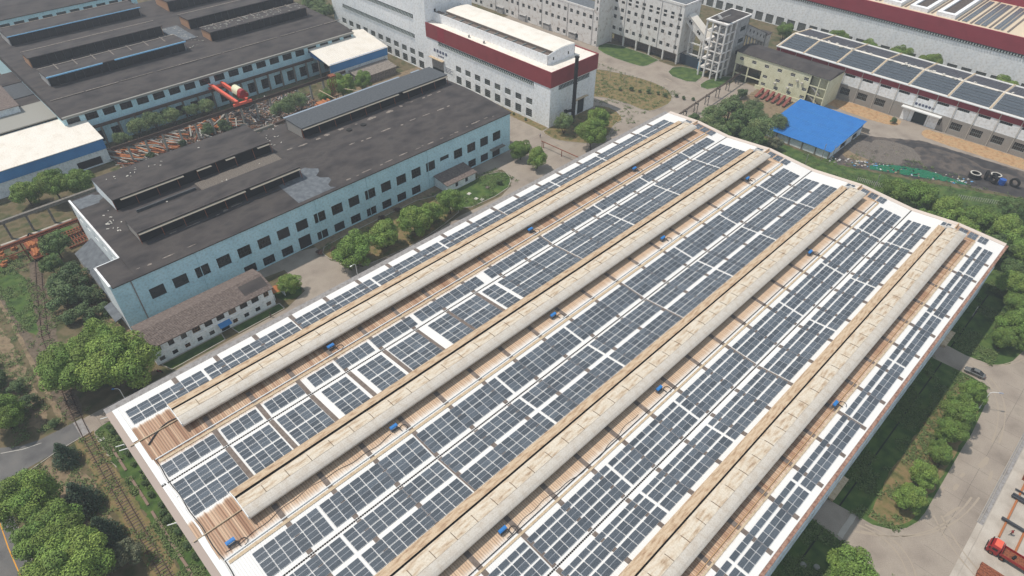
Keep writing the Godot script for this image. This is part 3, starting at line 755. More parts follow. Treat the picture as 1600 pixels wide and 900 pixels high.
func annex() -> void:
	var root := thing("annex_building", "low two-storey white annex with brown tiled roof and blue entrance canopy", "building", V(32.5, 0, -145))
	var x0 := 16.6; var x1 := 48.8; var zf := -139.9; var H := 6.0
	var o := V(x0, 0, zf); var u := V(1, 0, 0)
	var up := []; var lo := []
	for i in 10:
		var x := 18.2 + 3.2 * i - x0; var big: bool = i in [3, 4, 5, 6, 7, 8]
		up.append(Rect2(x - (1.0 if big else 0.7), 3.9, 2.0 if big else 1.4, 1.5))
		if i != 5: lo.append(Rect2(x - 0.65, 0.8, 1.3, 1.25))
	var dr := Rect2(33.4 - x0, 0.02, 2.2, 2.3)
	var w := MB.new(); w.wall(o, u, x1 - x0, H, up + lo + [dr], 0.2)
	w.wall(V(x1, 0, zf), V(0, 0, -1), 10.3, H, []); w.wall(V(x1, 0, zf - 10.3), V(-1, 0, 0), x1 - x0, H, []); w.wall(V(x0, 0, zf - 10.3), V(0, 0, 1), 10.3, H, [])
	part("wall", w, M.annex_wall, root)
	var k := 0
	for r in up + lo: window(root, o, u, r, 3 if r.size.x > 1.5 else 2, 2, 0.2, "frame_dark" if k % 3 else "timber", "glass_blind" if k % 4 == 2 else "glass"); k += 1
	var d := MB.new(); d.box(x0 + dr.position.x, 0.02, zf - 0.4, x0 + dr.end.x, 2.3, zf - 0.19); part("door", d, M.green_door, root)
	d = MB.new(); d.obox(V(34.5, 2.75, zf + 0.7), V(3.2, 0.12, 1.5), Basis(Vector3.RIGHT, 0.5)); d.box(32.9, 2.2, zf + 1.2, 36.1, 2.5, zf + 1.3); part("entrance_canopy", d, M.deep_blue, root)
	d = MB.new(); d.box(x0 - 0.1, 3.1, zf, x1 + 0.1, 3.25, zf + 0.1); part("string_course", d, M.white_wall, root)
	# roof tiles course by course
	var tr := MB.new()
	var za := zf + 0.6; var zr := zf - 6.0; var n := 14
	for i in n:
		var z0 := lerpf(za, zr, float(i) / n); var z1 := lerpf(za, zr, float(i + 1) / n); var y0 := lerpf(6.05, 7.3, float(i) / n); var y1 := lerpf(6.05, 7.3, float(i + 1) / n)
		var x := x0 - 0.4
		while x < x1 + 0.4:
			var x2 := minf(x + 0.55, x1 + 0.4); var j := R(0, 0.05)
			tr.quad(V(x, y0 + 0.1 + j, z0), V(x2 - 0.06, y0 + 0.1 + j, z0), V(x2 - 0.06, y1 + 0.05 + j, z1), V(x, y1 + 0.05 + j, z1))
			tr.quad(V(x, y0, z0), V(x2 - 0.06, y0, z0), V(x2 - 0.06, y0 + 0.1 + j, z0), V(x, y0 + 0.1 + j, z0)); x = x2
	var so := part("roof_tiles", tr, M.tile_roof, root); so.set_meta("kind", "stuff")
	var p := MB.new(); p.extrude_x(PackedVector2Array([Vector2(za, 6.02), Vector2(zr, 7.3), Vector2(zf - 10.8, 6.0), Vector2(zf - 10.8, 5.9), Vector2(za, 5.9)]), x0 - 0.4, x1 + 0.4); part("roof", p, M.tile_roof, root)
	p = MB.new(); p.quad(V(42.0, 6.48, zf - 1.0), V(48.6, 6.48, zf - 1.0), V(48.6, 7.3, zf - 4.6), V(42.0, 7.3, zf - 4.6)); part("felt_patch", p, M.felt, root)
	# small rust-roofed lean-to by its end and the little office against the workshop
	root = thing("lean_to", "tiny lean-to with rusty sheet roof at the end of the annex", "shed", V(51.0, 0, -143))
	p = MB.new(); p.obox(V(51.0, 2.4, -142.8), V(3.4, 0.08, 3.2), Basis(Vector3.BACK, -0.18)); part("roof", p, M.coat_orange, root)
	p = MB.new()
	for q in [[49.5, -144.2], [52.5, -144.2], [49.5, -141.4], [52.5, -141.4]]: p.box(q[0] - 0.08, 0, q[1] - 0.08, q[0] + 0.08, 2.2, q[1] + 0.08)
	p.box(52.4, 0, -144.2, 52.6, 1.1, -141.4); part("post", p, M.annex_wall, root)
	root = thing("lean_office", "single-storey white office with sagging brown roof built against the blue workshop", "building", V(124.5, 0, -152.5))
	o = V(118.2, 0, -149.6); var hs := [Rect2(3.6, 1.0, 1.2, 1.5), Rect2(8.0, 1.0, 1.2, 1.5)]
	w = MB.new(); w.wall(o, u, 12.6, 3.3, hs, 0.2); w.wall(V(118.2, 0, -156.2), V(0, 0, 1), 6.6, 3.3, []); w.wall(V(130.8, 0, -149.6), V(0, 0, -1), 6.6, 3.3, []); part("wall", w, M.annex_wall, root)
	for r in hs: window(root, o, u, r, 2, 2, 0.2, "frame_dark")
	p = MB.new(); p.extrude_x(PackedVector2Array([Vector2(-149.0, 3.25), Vector2(-156.2, 4.1), Vector2(-156.2, 3.9), Vector2(-149.0, 3.05)]), 117.8, 131.2); part("roof", p, M.tile_roof, root)
	# grey lean-to along the near end of the workshop
	root = thing("grey_lean_to", "grey asbestos lean-to roof along the near gable of the blue workshop", "shed", V(19.5, 0, -180))
	p = MB.new(); p.extrude_z(PackedVector2Array([Vector2(16.9, 3.6), Vector2(22.5, 6.4), Vector2(22.5, 6.2), Vector2(16.9, 3.4)]), -195.5, -167.0)
	p.extrude_z(PackedVector2Array([Vector2(14.6, 3.0), Vector2(16.6, 3.6), Vector2(16.6, 3.4), Vector2(14.6, 2.8)]), -167.0, -159.0); part("roof", p, M.felt_grey, root)
	w = MB.new(); w.wall(V(17.1, 0, -195.3), V(0, 0, 1), 28.2, 3.4, []); w.wall(V(17.1, 0, -167.1), V(1, 0, 0), 5.3, 3.4, []); part("wall", w, M.grey_wall, root)

# a plain block: four walls (openings on the faces named) and a flat roof slab
func block(root: Node3D, x0: float, x1: float, z0: float, z1: float, h: float, mat: String, holes_w := [], holes_s := [], roof := "felt", y0 := 0.0, depth := 0.25) -> void:
	var w := MB.new()
	w.wall(V(x0, y0, z1), V(1, 0, 0), x1 - x0, h, holes_s, depth); w.wall(V(x1, y0, z1), V(0, 0, -1), z1 - z0, h, [])
	w.wall(V(x1, y0, z0), V(-1, 0, 0), x1 - x0, h, []); w.wall(V(x0, y0, z0), V(0, 0, 1), z1 - z0, h, holes_w, depth)
	part("wall", w, M[mat], root)
	if roof != "":
		w = MB.new(); w.box(x0 - 0.1, y0 + h, z0 - 0.1, x1 + 0.1, y0 + h + 0.25, z1 + 0.1); part("roof", w, M[roof], root)

# blocky strokes that read as signboard characters from a distance; n of them along u, size s
func characters(root: Node3D, o: Vector3, u: Vector3, n: int, s: float, pitch: float, seed_: int) -> void:
	var r := RandomNumberGenerator.new(); r.seed = seed_
	var nn := u.cross(Vector3.UP)
	for i in n:
		var b := MB.new(); var c := o + u * (i * pitch)
		var bs := Basis(u, Vector3.UP, nn)
		for j in 3: b.obox(c + Vector3.UP * (s * (0.12 + 0.36 * j)) + u * (s * 0.5), V(s * r.randf_range(0.6, 0.95), s * 0.13, 0.08), bs)
		b.obox(c + u * (s * r.randf_range(0.4, 0.6)) + Vector3.UP * s * 0.5, V(s * 0.14, s * 1.0, 0.1), bs)
		b.obox(c + u * (s * 0.14) + Vector3.UP * s * 0.35, V(s * 0.13, s * 0.6, 0.09), bs)
		b.obox(c + u * (s * 0.86) + Vector3.UP * s * 0.42, V(s * 0.13, s * 0.7, 0.09), bs)
		part("sign_character", b, M.ink, root)

func louvres(root: Node3D, o: Vector3, u: Vector3, r: Rect2, pitch: float, slat := 0.5) -> void:
	# a ribbon opening: dark glazing with tilted pale hoppers standing out of it, one every pitch metres
	var nn := u.cross(Vector3.UP); var bs := Basis(u, Vector3.UP, nn)
	var p := MB.new(); p.obox(o + u * (r.position.x + r.size.x / 2) + Vector3.UP * (r.position.y + r.size.y / 2) - nn * 0.22, V(r.size.x, r.size.y, 0.05), bs)
	part("ribbon_glazing", p, M.glass, root)
	var n := int(r.size.x / pitch)
	var lm: ArrayMesh
	var b := MB.new(); b.obox(V(0, -0.1, 0.12), V(pitch * slat, r.size.y * 0.8, 0.05), Basis(Vector3.RIGHT, -0.5)); lm = b.mesh(M.frame_grey)
	for i in n:
		inst("hopper_sash", lm, root, Transform3D(bs, o + u * (r.position.x + (i + 0.5) * pitch) + Vector3.UP * (r.position.y + r.size.y * 0.55) - root.position))

func red_white_factory() -> void:
	var root := thing("red_band_factory", "white factory hall with dark red roof band, cream roof and raised white roof monitor", "factory building", V(190, 0, -195))
	var x0 := 177.0; var x1 := 203.6; var z0 := -231.4; var z1 := -158.0
	var o := V(x0, 0, z0); var u := V(0, 0, 1)
	var up := row(20.4, 6.0, 8, 6.2, 3.3, 2.5); var lo := row(20.4, 6.0, 8, 0.9, 3.3, 3.4)
	var dr := Rect2(2.6, 0.02, 8.0, 8.0); var rib := Rect2(7.6, 14.2, 57.0, 1.7)
	var os := V(x0, 0, z1); var us := V(1, 0, 0)
	var srib := Rect2(4.5, 14.0, 18.0, 1.8); var sd := Rect2(16.5, 0.02, 4.0, 6.5)
	var w := MB.new()
	w.wall(o, u, z1 - z0, 16.2, up + lo + [dr, rib], 0.3); w.wall(os, us, x1 - x0, 16.2, [srib, sd], 0.3)
	w.wall(V(x1, 0, z1), V(0, 0, -1), z1 - z0, 16.2, []); part("wall", w, M.white_wall, root)
	for r in up: window(root, o, u, r, 4, 3, 0.3, "frame_grey", "glass_blind" if rng.randi() % 3 else "glass_dusty")
	for r in lo: window(root, o, u, r, 4, 4, 0.3, "frame_grey", "glass_dusty" if rng.randi() % 2 else "glass")
	louvres(root, o, u, rib, 1.0); louvres(root, os, us, srib, 0.8)
	var d := MB.new(); d.box(x0 + 0.32, 0.02, z0 + 2.6, x0 + 0.5, 3.6, z0 + 10.6); part("door", d, M.green_door, root)
	d = MB.new(); d.box(x0 + 0.25, 3.6, z0 + 2.6, x0 + 0.5, 8.0, z0 + 10.6); part("roller_shutter", d, M.grey_gutter, root)
	d = MB.new(); d.box(x0 + 16.5, 0.02, z1 - 0.5, x0 + 20.5, 6.5, z1 - 0.32); part("door", d, M.green_door, root)
	d = MB.new(); d.box(x0 - 1.4, 8.1, z0 + 2.0, x0, 8.35, z0 + 11.2); part("door_canopy", d, M.walkway, root)
	d = MB.new(); d.box(x0 + 13.5, 6.9, z1, x0 + 21.5, 7.1, z1 + 1.2); part("door_canopy", d, M.walkway, root)
	d = MB.new(); d.box(x0 - 0.08, 3.4, z0 + 11.6, x0, 6.4, z0 + 17.4); part("notice_board", d, M.white_paint, root)
	d = MB.new()
	for i in 4: d.box(x0 - 0.12, 3.8 + i * 0.65, z0 + 11.9, x0 - 0.08, 3.98 + i * 0.65, z0 + 16.6 - (i % 2) * 1.2)
	part("notice_lines", d, M.ink, root)
	characters(root, V(x0 - 0.05, 11.0, z0 + 4.4), u, 5, 1.35, 1.9, 3)
	characters(root, V(x0 - 0.05, 9.4, z0 + 7.2), u, 4, 0.75, 1.0, 4)
	# the red band stands proud of the wall
	w = MB.new(); w.box(x0 - 0.25, 16.2, z0, x0 + 0.1, 22.3, z1 + 0.25); w.box(x0 + 0.1, 16.2, z1 - 0.1, x1 + 0.25, 22.3, z1 + 0.25); w.box(x1 - 0.1, 16.2, z0, x1 + 0.25, 22.3, z1 - 0.1)
	part("red_band", w, M.red_band, root)
	w = MB.new(); w.box(x0 - 0.28, 16.21, z0 + 8.0, x0 - 0.252, 22.28, z0 + 12.4); part("red_banner", w, M.crimson, root)
	w = MB.new(); w.box(x0 + 0.1, 21.2, z0, x1 - 0.1, 21.9, z1 - 0.1); part("roof", w, M.cream_roof, root)
	# roof monitor
	var mz1 := -164.0
	w = MB.new(); w.box(181.3, 21.9, z0, 181.5, 25.6, mz1); w.box(196.4, 21.9, z0, 196.6, 26.0, mz1)
	var arch := PackedVector2Array([Vector2(181.3, 21.9)])
	arch.append(Vector2(181.3, 25.6)); arch.append(Vector2(184.0, 26.2))
	for i in 7: arch.append(Vector2(184.0 + i * 2.1, 26.2 + 0.5 * sin(PI * i / 6.0)))
	arch.append(Vector2(196.6, 21.9)); w.extrude_z(arch, mz1 - 0.2, mz1); part("monitor_wall", w, M.white_wall, root)
	w = MB.new()
	var top := PackedVector2Array([Vector2(184.6, 26.3)])
	for i in 7: top.append(Vector2(184.6 + i * 2.05, 26.35 + 0.5 * sin(PI * i / 6.0)))
	top.append(Vector2(196.9, 26.1)); top.append(Vector2(184.6, 26.05)); w.extrude_z(top, z0 + 5.0, mz1 - 0.3); part("monitor_roof", w, M.cream_roof, root)
	w = MB.new(); w.box(181.5, 25.1, z0, 184.6, 25.2, mz1 - 0.3); w.box(184.5, 25.2, z0 + 5, 184.6, 26.2, mz1 - 0.3); part("monitor_slot", w, M.skylight, root)
	w = MB.new()
	for i in 12: w.box(181.5, 25.2, z0 + 6 + i * 5.2, 184.5, 25.6, z0 + 6.3 + i * 5.2)
	part("monitor_rib", w, M.frame_grey, root)
	for z in [-206.0, -197.0]:
		w = MB.new(); w.cyl(V(179.2, 21.9, z), V(179.2, 22.7, z), 0.35, 0.35, 8); w.cyl(V(179.2, 22.7, z), V(179.2, 22.9, z), 0.55, 0.2, 8); part("roof_vent", w, M.steel, root)
	for x in [184.2, 192.6]:
		w = MB.new(); w.box(x, 23.2, mz1, x + 0.6, 24.3, mz1 + 0.06); part("monitor_hatch", w, M.black, root)
	# tall block behind
	root = thing("tall_white_block", "tall white block with two ribbon windows behind the blue and cream shed", "factory building", V(190, 0, -269))
	z0 = -306.0; z1 = -231.4; o = V(x0, 0, z0)
	up = row(9.0, 6.05, 11, 5.2, 3.6, 2.6); lo = row(9.0, 6.05, 11, 0.4, 3.6, 3.4)
	var r1 := Rect2(9.5, 12.9, 56.5, 1.9); var r2 := Rect2(9.5, 21.4, 56.5, 1.9)
	w = MB.new(); w.wall(o, u, z1 - z0, 36.0, up + lo + [r1, r2], 0.3); w.wall(V(x0, 22.0, z1), us, x1 - x0, 14.0, [Rect2(5.0, 3.0, 1.0, 1.6)], 0.2)
	w.wall(V(x1, 0, z1), V(0, 0, -1), z1 - z0, 36.0, []); w.wall(V(x1, 0, z0), V(-1, 0, 0), x1 - x0, 36.0, []); part("wall", w, M.white_wall, root)
	for r in up: window(root, o, u, r, 4, 3, 0.3, "frame_grey", "glass_blind")
	for r in lo: window(root, o, u, r, 4, 4, 0.3, "frame_grey")
	louvres(root, o, u, r1, 1.0); louvres(root, o, u, r2, 1.0)
	w = MB.new(); w.box(x0, 36.0, z0, x1, 36.4, z1); part("roof", w, M.cream_roof, root)
	# chimney
	root = thing("black_chimney", "slim black steel chimney beside the red band factory's end wall", "chimney", V(187.0, 0, -154.6))
	w = MB.new(); w.cyl(V(187.0, 0, -154.6), V(187.0, 26.2, -154.6), 0.75, 0.7, 16); part("stack", w, M.black, root)
	w = MB.new(); w.cyl(V(187.0, 26.2, -154.6), V(187.0, 26.6, -154.6), 0.95, 0.95, 16); part("rim", w, M.black, root)
	w = MB.new(); w.cyl(V(187.0, 5.4, -154.6), V(184.0, 5.4, -155.5), 0.55, 0.55, 10); w.cyl(V(184.0, 5.4, -155.5), V(183.4, 5.4, -155.7), 0.9, 0.9, 10); part("flue", w, M.black, root)
	for y in [8.0, 16.0, 22.0]:
		w = MB.new(); w.cyl(V(187.0, y, -154.6), V(187.0, y + 0.2, -154.6), 0.85, 0.85, 16); part("band", w, M.black, root)

func offices() -> void:
	var root := thing("white_office_block", "long stained white office block with many small windows and open ground floor bays", "office building", V(272, 0, -200))
	var u := V(0, 0, 1)
	# right-hand tall section on columns
	var x0 := 265.0; var z0 := -199.3; var z1 := -160.0; var o := V(x0, 4.6, z0)
	var hs := []
	for y in [1.9, 7.2, 10.8]: hs += row(1.9, 3.95, 10, y, 1.75, 1.7)
	var top := []
	for y in [14.6, 16.4]: top += row(1.9, 3.95, 10, y, 1.75, 1.25)
	var w := MB.new(); w.wall(o, u, z1 - z0, 21.4, hs + top, 0.25); w.wall(V(x0, 4.6, z1), V(1, 0, 0), 13.0, 21.4, []); w.wall(V(278, 0, z1), V(0, 0, -1), z1 - z0, 26.0, []); w.wall(V(278, 4.6, z0), V(-1, 0, 0), 13, 21.4, [])
	part("wall", w, M.office_wall, root)
	for r in hs: window(root, o, u, r, 2, 2, 0.25, "frame_grey")
	for r in top: window(root, o, u, r, 2, 1, 0.25, "frame_grey", "dark")
	w = MB.new()
	for i in 6: w.box(x0, 0, z0 + 0.1 + i * 7.72, x0 + 0.7, 4.6, z0 + 0.8 + i * 7.72)
	w.box(x0, 0, z1 - 0.7, 278, 4.6, z1 - 0.4) ; part("column", w, M.office_wall, root)
	w = MB.new(); w.box(x0 + 0.05, 4.3, z0, 277.9, 4.58, z1); part("floor_slab", w, M.old_concrete, root)
	w = MB.new(); w.box(268.6, 0, z0, 268.9, 4.3, z1 - 0.8); part("undercroft_wall", w, M.skylight, root)
	w = MB.new(); w.box(x0 + 0.6, 26.0, z0 + 0.5, 278.4, 26.25, z1 - 1.2); part("roof", w, M.felt_grey, root)
	w = MB.new(); w.box(x0 - 0.15, 25.6, z0, x0 + 0.4, 26.6, z1); w.box(x0 + 0.4, 25.6, z1 - 0.5, 278, 26.4, z1 + 0.1); part("parapet", w, M.office_wall, root)
	# stair tower and lower long section
	x0 = 254.8; z0 = -330.0; z1 = -199.3; o = V(x0, 0, z0)
	var L := z1 - z0; hs = []
	for y in [6.9, 12.2]: hs += row(L - 4.7 - 31 * 4.1, 4.1, 32, y, 1.8, 1.8)
	var lo := []
	for i in 30:
		if i % 3 == 1: continue
		lo.append(Rect2(L - 13.6 - i * 4.1, 1.0, 1.8, 1.9))
	var tw := [Rect2(L - 1.3, 1.0, 0.9, 1.5), Rect2(L - 1.3, 7.2, 0.9, 1.7), Rect2(L - 1.3, 12.2, 0.9, 1.7)]
	w = MB.new(); w.wall(o, u, L, 16.2, hs + lo + tw, 0.25); w.wall(V(x0, 0, z1), V(1, 0, 0), 10.2, 26.0, []); w.wall(V(265.0, 0, z1), V(0, 0, -1), L, 16.2, [])
	w.wall(V(x0, 16.2, z1 - 3.0), u, 3.0, 10.0, [Rect2(1.3, 0.4, 0.9, 1.6), Rect2(1.3, 3.6, 0.9, 1.6)], 0.25); w.wall(V(265.0, 16.2, z1 - 3.0), V(-1, 0, 0), 10.2, 10.0, []); part("wall", w, M.office_wall, root)
	for r in hs + lo: window(root, o, u, r, 2, 2, 0.25, "frame_grey")
	for r in tw: window(root, o, u, r, 1, 2, 0.25, "frame_grey")
	w = MB.new(); w.box(x0 + 0.3, 16.2, z0, 265.0, 16.4, z1 - 3.0); w.box(x0, 26.2, z1 - 3, 265, 26.4, z1); part("roof", w, M.felt_grey, root)
	w = MB.new(); w.box(x0 - 0.1, 15.9, z0, x0 + 0.3, 16.8, z1 - 3.0); part("parapet", w, M.office_wall, root)
	for z in [-214.5, -232.0, -249.0, -266.0]:
		w = MB.new(); w.obox(V(x0 - 0.6, 3.3, z), V(1.3, 0.1, 5.0), Basis(Vector3.BACK, 0.25)); w.box(x0 - 0.9, 0, z - 2.2, x0 - 0.05, 2.6, z + 2.2); part("porch", w, M.grey_wall, root)
	w = MB.new()
	for z in [-202.6, -218.6, -236.0, -252.6, -270.0]: w.cyl(V(x0 - 0.12, 0, z), V(x0 - 0.12, 16.0, z), 0.1, 0.1, 6)
	for i in 4: w.cyl(V(264.88, 4.6, -191.5 + i * 9.8), V(264.88, 25.6, -191.5 + i * 9.8), 0.1, 0.1, 6)
	part("downpipe", w, M.grey_wall, root)

func ruin() -> void:
	# open concrete stair tower with a felt roof
	var root := thing("stair_tower", "open concrete stair tower with flights showing between its posts", "tower", V(273, 0, -141))
	var x0 := 262.6; var x1 := 281.5; var z0 := -146.5; var z1 := -137.2; var H := 24.0
	var w := MB.new()
	for q in [[x0, z0], [x0, z0 + 2.8], [x0, z0 + 6.2], [x0, z1], [266.4, z1], [270.6, z1]]:
		w = MB.new(); w.box(q[0] - 0.3, 0, q[1] - 0.3, q[0] + 0.3, H, q[1] + 0.3); part("post", w, M.office_wall, root)
	for i in range(1, 7):
		var y := i * 4.0 - 0.4
		w = MB.new(); w.box(x0 - 0.2, y, z0, x0 + 0.2, y + 0.45, z1); w.box(x0, y, z1 - 0.2, 270.6, y + 0.45, z1 + 0.2); w.box(x0, y + 0.1, z0, 270.5, y + 0.3, z0 + 2.8); part("floor_beam", w, M.office_wall, root)
		w = MB.new(); w.obox(V(264.0, y + 2.2, -141.0), V(1.8, 0.25, 7.4), Basis(Vector3.RIGHT, 0.55 if i % 2 else -0.55)); w.obox(V(266.2, y + 0.2, -141.0), V(1.8, 0.25, 7.4), Basis(Vector3.RIGHT, -0.55 if i % 2 else 0.55)); part("stair_flight", w, M.grey_wall, root)
		w = MB.new(); w.beam(V(x0, y - 2.2, z1 - 3.4), V(270.6, y + 0.2, z1), 0.25, 0.4); part("stair_string", w, M.office_wall, root)
	w = MB.new(); w.box(270.6, 0, z0, x1, H, z0 + 0.4); w.box(x1 - 0.4, 0, z0 + 0.4, x1, H, z1); w.box(270.6, 0, z0 + 0.4, 271.0, H, z1 - 0.4); part("wall", w, M.grey_wall, root)
	var hs := [Rect2(4.5, 13.0, 4.5, 2.0), Rect2(4.5, 18.2, 4.5, 2.0), Rect2(4.5, 8.0, 4.5, 2.0)]
	w = MB.new(); w.wall(V(270.6, 0, z1), V(1, 0, 0), x1 - 270.6, H, hs, 0.3); part("wall", w, M.grey_wall, root)
	for r in hs: window(root, V(270.6, 0, z1), V(1, 0, 0), r, 4, 2, 0.3, "frame_grey", "dark")
	w = MB.new(); w.box(x0 - 0.6, H, z0 - 0.6, x1 + 0.4, H + 0.5, z1 + 0.6); part("roof_slab", w, M.office_wall, root)
	w = MB.new(); w.box(x0 + 1.0, H + 0.5, z0, x1 - 0.6, H + 0.58, z1); part("roof_felt", w, M.felt, root)
	# sloping conveyor gallery from the offices down to the stair tower
	root = thing("conveyor_gallery", "sloping white conveyor gallery running down from the offices to the stair tower", "conveyor gallery", V(270.5, 0, -153))
	var a := V(270.0, 20.4, -160.0); var b := V(270.0, 10.6, -145.6)
	var dd := (b - a).normalized(); var nrm := V(0, dd.z, -dd.y)
	w = MB.new(); w.beam(a, b, 4.4, 3.3); part("gallery_box", w, M.office_wall, root)
	w = MB.new(); w.beam(a + nrm * 1.75, b + nrm * 1.75, 4.9, 0.2); part("roof", w, M.cream_roof, root)
	for t in [0.16, 0.5, 0.84]:
		for s in [-0.55, 0.55]:
			w = MB.new(); var c: Vector3 = a.lerp(b, t) + dd * s; w.obox(c + V(-2.22, 0.2, 0), V(0.08, 1.2, 0.8), Basis()); part("window", w, M.dark, root)
	for z in [-157.0, -151.0, -146.5]:
		w = MB.new(); w.box(268.1, 0, z - 0.3, 268.7, lerpf(18.8, 9.0, (z + 160.0) / 14.4), z + 0.3); w.box(271.7, 0, z - 0.3, 272.3, lerpf(18.8, 9.0, (z + 160.0) / 14.4), z + 0.3); part("trestle", w, M.office_wall, root)
	for y in [5.0, 10.0]:
		w = MB.new(); w.box(268.2, y, -157.0, 268.6, y + 0.5, -146.5); part("tie_beam", w, M.office_wall, root)
	w = MB.new(); w.box(267.6, 0, -160.0, 267.9, 4.2, -146.8); w.box(267.6, 4.2, -160.0, 268.0, 4.5, -146.8); part("skirt_wall", w, M.dark_blue_sheet, root)
	root = thing("blue_tank", "small pale blue upright tank at the foot of the conveyor trestle", "tank", V(266.6, 0, -148.6))
	w = MB.new(); w.cyl(V(266.6, 0.4, -148.6), V(266.6, 4.2, -148.6), 0.75, 0.75, 14); part("shell", w, M.pale_blue, root)
	w = MB.new(); w.cyl(V(266.6, 4.2, -148.6), V(266.6, 4.5, -148.6), 0.8, 0.5, 14); w.box(265.9, 0, -149.3, 267.3, 0.4, -147.9); part("cap", w, M.chalk, root)
	# second gallery, from the stair tower down to the right on stilts
	root = thing("conveyor_gallery", "grey conveyor gallery on stilts descending behind the cream yellow block", "conveyor gallery", V(290, 0, -136))
	a = V(281.0, 17.8, -138.6); b = V(300.0, 9.5, -138.6)
	dd = (b - a).normalized(); nrm = V(-dd.y, dd.x, 0)
	w = MB.new(); w.beam(a, b, 4.0, 4.0); part("gallery_box", w, M.grey_wall, root)
	w = MB.new(); w.beam(a + nrm * 2.1, b + nrm * 2.1, 4.4, 0.2); part("roof", w, M.felt_grey, root)
	for t in [0.12, 0.32, 0.52, 0.72, 0.9]:
		w = MB.new(); w.obox(a.lerp(b, t) + V(0, 0.3, 2.02), V(0.9, 1.2, 0.08), Basis()); part("window", w, M.dark_gap, root)
	for i in 6:
		var x := 283.0 + i * 3.2
		w = MB.new(); w.box(x - 0.25, 0, -137.2, x + 0.25, lerpf(15.8, 7.8, (x - 281) / 19.0), -136.7); w.box(x - 0.25, 0, -140.4, x + 0.25, lerpf(15.8, 7.8, (x - 281) / 19.0), -139.9); part("stilt", w, M.grey_wall, root)
	w = MB.new(); w.box(299.5, 0, -141.0, 304.0, 11.0, -136.0); part("end_house", w, M.grey_wall, root)
	w = MB.new(); w.box(299.2, 11.0, -141.3, 304.3, 11.3, -135.7); part("roof", w, M.felt, root)

func cream_block() -> void:
	var root := thing("cream_block", "cream yellow three-storey block with dark roof, bridge end on stilts and open stair", "building", V(277, 0, -112))
	var x0 := 270.5; var x1 := 283.5; var z0 := -134.0; var z1 := -92.0; var u := V(0, 0, 1)
	var o := V(x0, 6.9, z0); var top := row(2.8, 5.96, 6, 1.9, 2.0, 1.4)
	var w := MB.new(); w.wall(o, u, 34.0, 5.1, top, 0.2); w.wall(V(x0, 0, z1), V(1, 0, 0), x1 - x0, 12.0, []); w.wall(V(x1, 6.9, z1), V(0, 0, -1), z1 - z0, 5.1, []); w.wall(V(x1, 6.9, z0), V(-1, 0, 0), 13.0, 5.1, []); w.wall(V(x0, 6.9, z0 + 42.0 - 0.01), u, 0.01, 5.1, [])
	part("wall", w, M.cream_wall, root)
	for r in top: window(root, o, u, r, 3, 2, 0.2, "frame_white")
	var o2 := V(x0, 0, -121.0); var hs := []
	for y in [1.2, 4.5]: hs += row(2.0, 5.96, 4, y, 2.0, 1.3)
	w = MB.new(); w.wall(o2, u, 21.0, 6.9, hs, 0.2); w.wall(V(x1, 0, z1), V(0, 0, -1), 29.0, 6.9, []); w.wall(V(x1, 0, -121.0), V(-1, 0, 0), 13.0, 6.9, []); part("wall", w, M.cream_wall, root)
	for r in hs: window(root, o2, u, r, 3, 2, 0.2, "frame_white", "glass_blind" if r.position.x > 12 else "glass")
	w = MB.new(); w.box(x0 + 0.1, 6.6, z0, x1 - 0.1, 6.88, -121.1); part("floor_slab", w, M.old_concrete, root)
	for q in [[270.8, -133.6], [270.8, -127.4], [283.0, -133.6], [283.0, -127.4]]:
		w = MB.new(); w.box(q[0] - 0.25, 0, q[1] - 0.25, q[0] + 0.25, 6.6, q[1] + 0.25); part("stilt", w, M.cream_wall, root)
	w = MB.new(); w.box(270.6, 2.6, -133.6, 271.0, 3.0, -121.1); part("tie_beam", w, M.cream_wall, root)
	# open stair bay
	w = MB.new(); w.box(x0 + 3.0, 0, -100.0, x0 + 3.2, 12.0, z1 - 0.2); part("stair_wall", w, M.cream_wall, root)
	for z in [-99.8, -95.8, -92.3]:
		w = MB.new(); w.box(x0 - 0.15, 0, z - 0.2, x0 + 0.2, 12.0, z + 0.2); part("stair_post", w, M.cream_wall, root)
	for y in [3.6, 7.4, 11.6]:
		w = MB.new(); w.box(x0 - 0.1, y, -99.8, x0 + 0.15, y + 0.4, -92.2); part("stair_beam", w, M.cream_wall, root)
	for y in [1.8, 5.6]:
		w = MB.new(); w.obox(V(x0 + 1.6, y, -97.2), V(2.2, 0.2, 5.0), Basis(Vector3.RIGHT, 0.65)); part("stair_flight", w, M.grey_wall, root)
	w = MB.new(); w.extrude_x(PackedVector2Array([Vector2(x0 - 0.3, 12.05), Vector2((x0 + x1) / 2, 13.0), Vector2(x1 + 0.3, 12.05), Vector2(x1 + 0.3, 11.9), Vector2(x0 - 0.3, 11.9)]), 0, 1)
	w = MB.new(); w.extrude_z(PackedVector2Array([Vector2(x0 - 0.3, 12.05), Vector2((x0 + x1) / 2, 13.2), Vector2(x1 + 0.3, 12.05), Vector2(x1 + 0.3, 11.9), Vector2(x0 - 0.3, 11.9)]), z0 - 0.2, z1 + 0.2); part("roof", w, M.felt, root)
	for q in [[-113.8, 3.6], [-107.9, 3.4], [-104.8, 7.6], [-102.6, 7.2]]:
		w = MB.new(); w.box(x0 - 0.75, q[1], q[0] - 0.45, x0 - 0.1, q[1] + 0.7, q[0] + 0.45); part("air_conditioner", w, M.chalk, root)
	w = MB.new(); w.box(x0 - 2.2, 0, -121.5, x0 - 1.9, 1.5, -96.0)
	single("low_wall", w, M.cream_wall, "low cream boundary wall along the foot of the cream block", "wall")

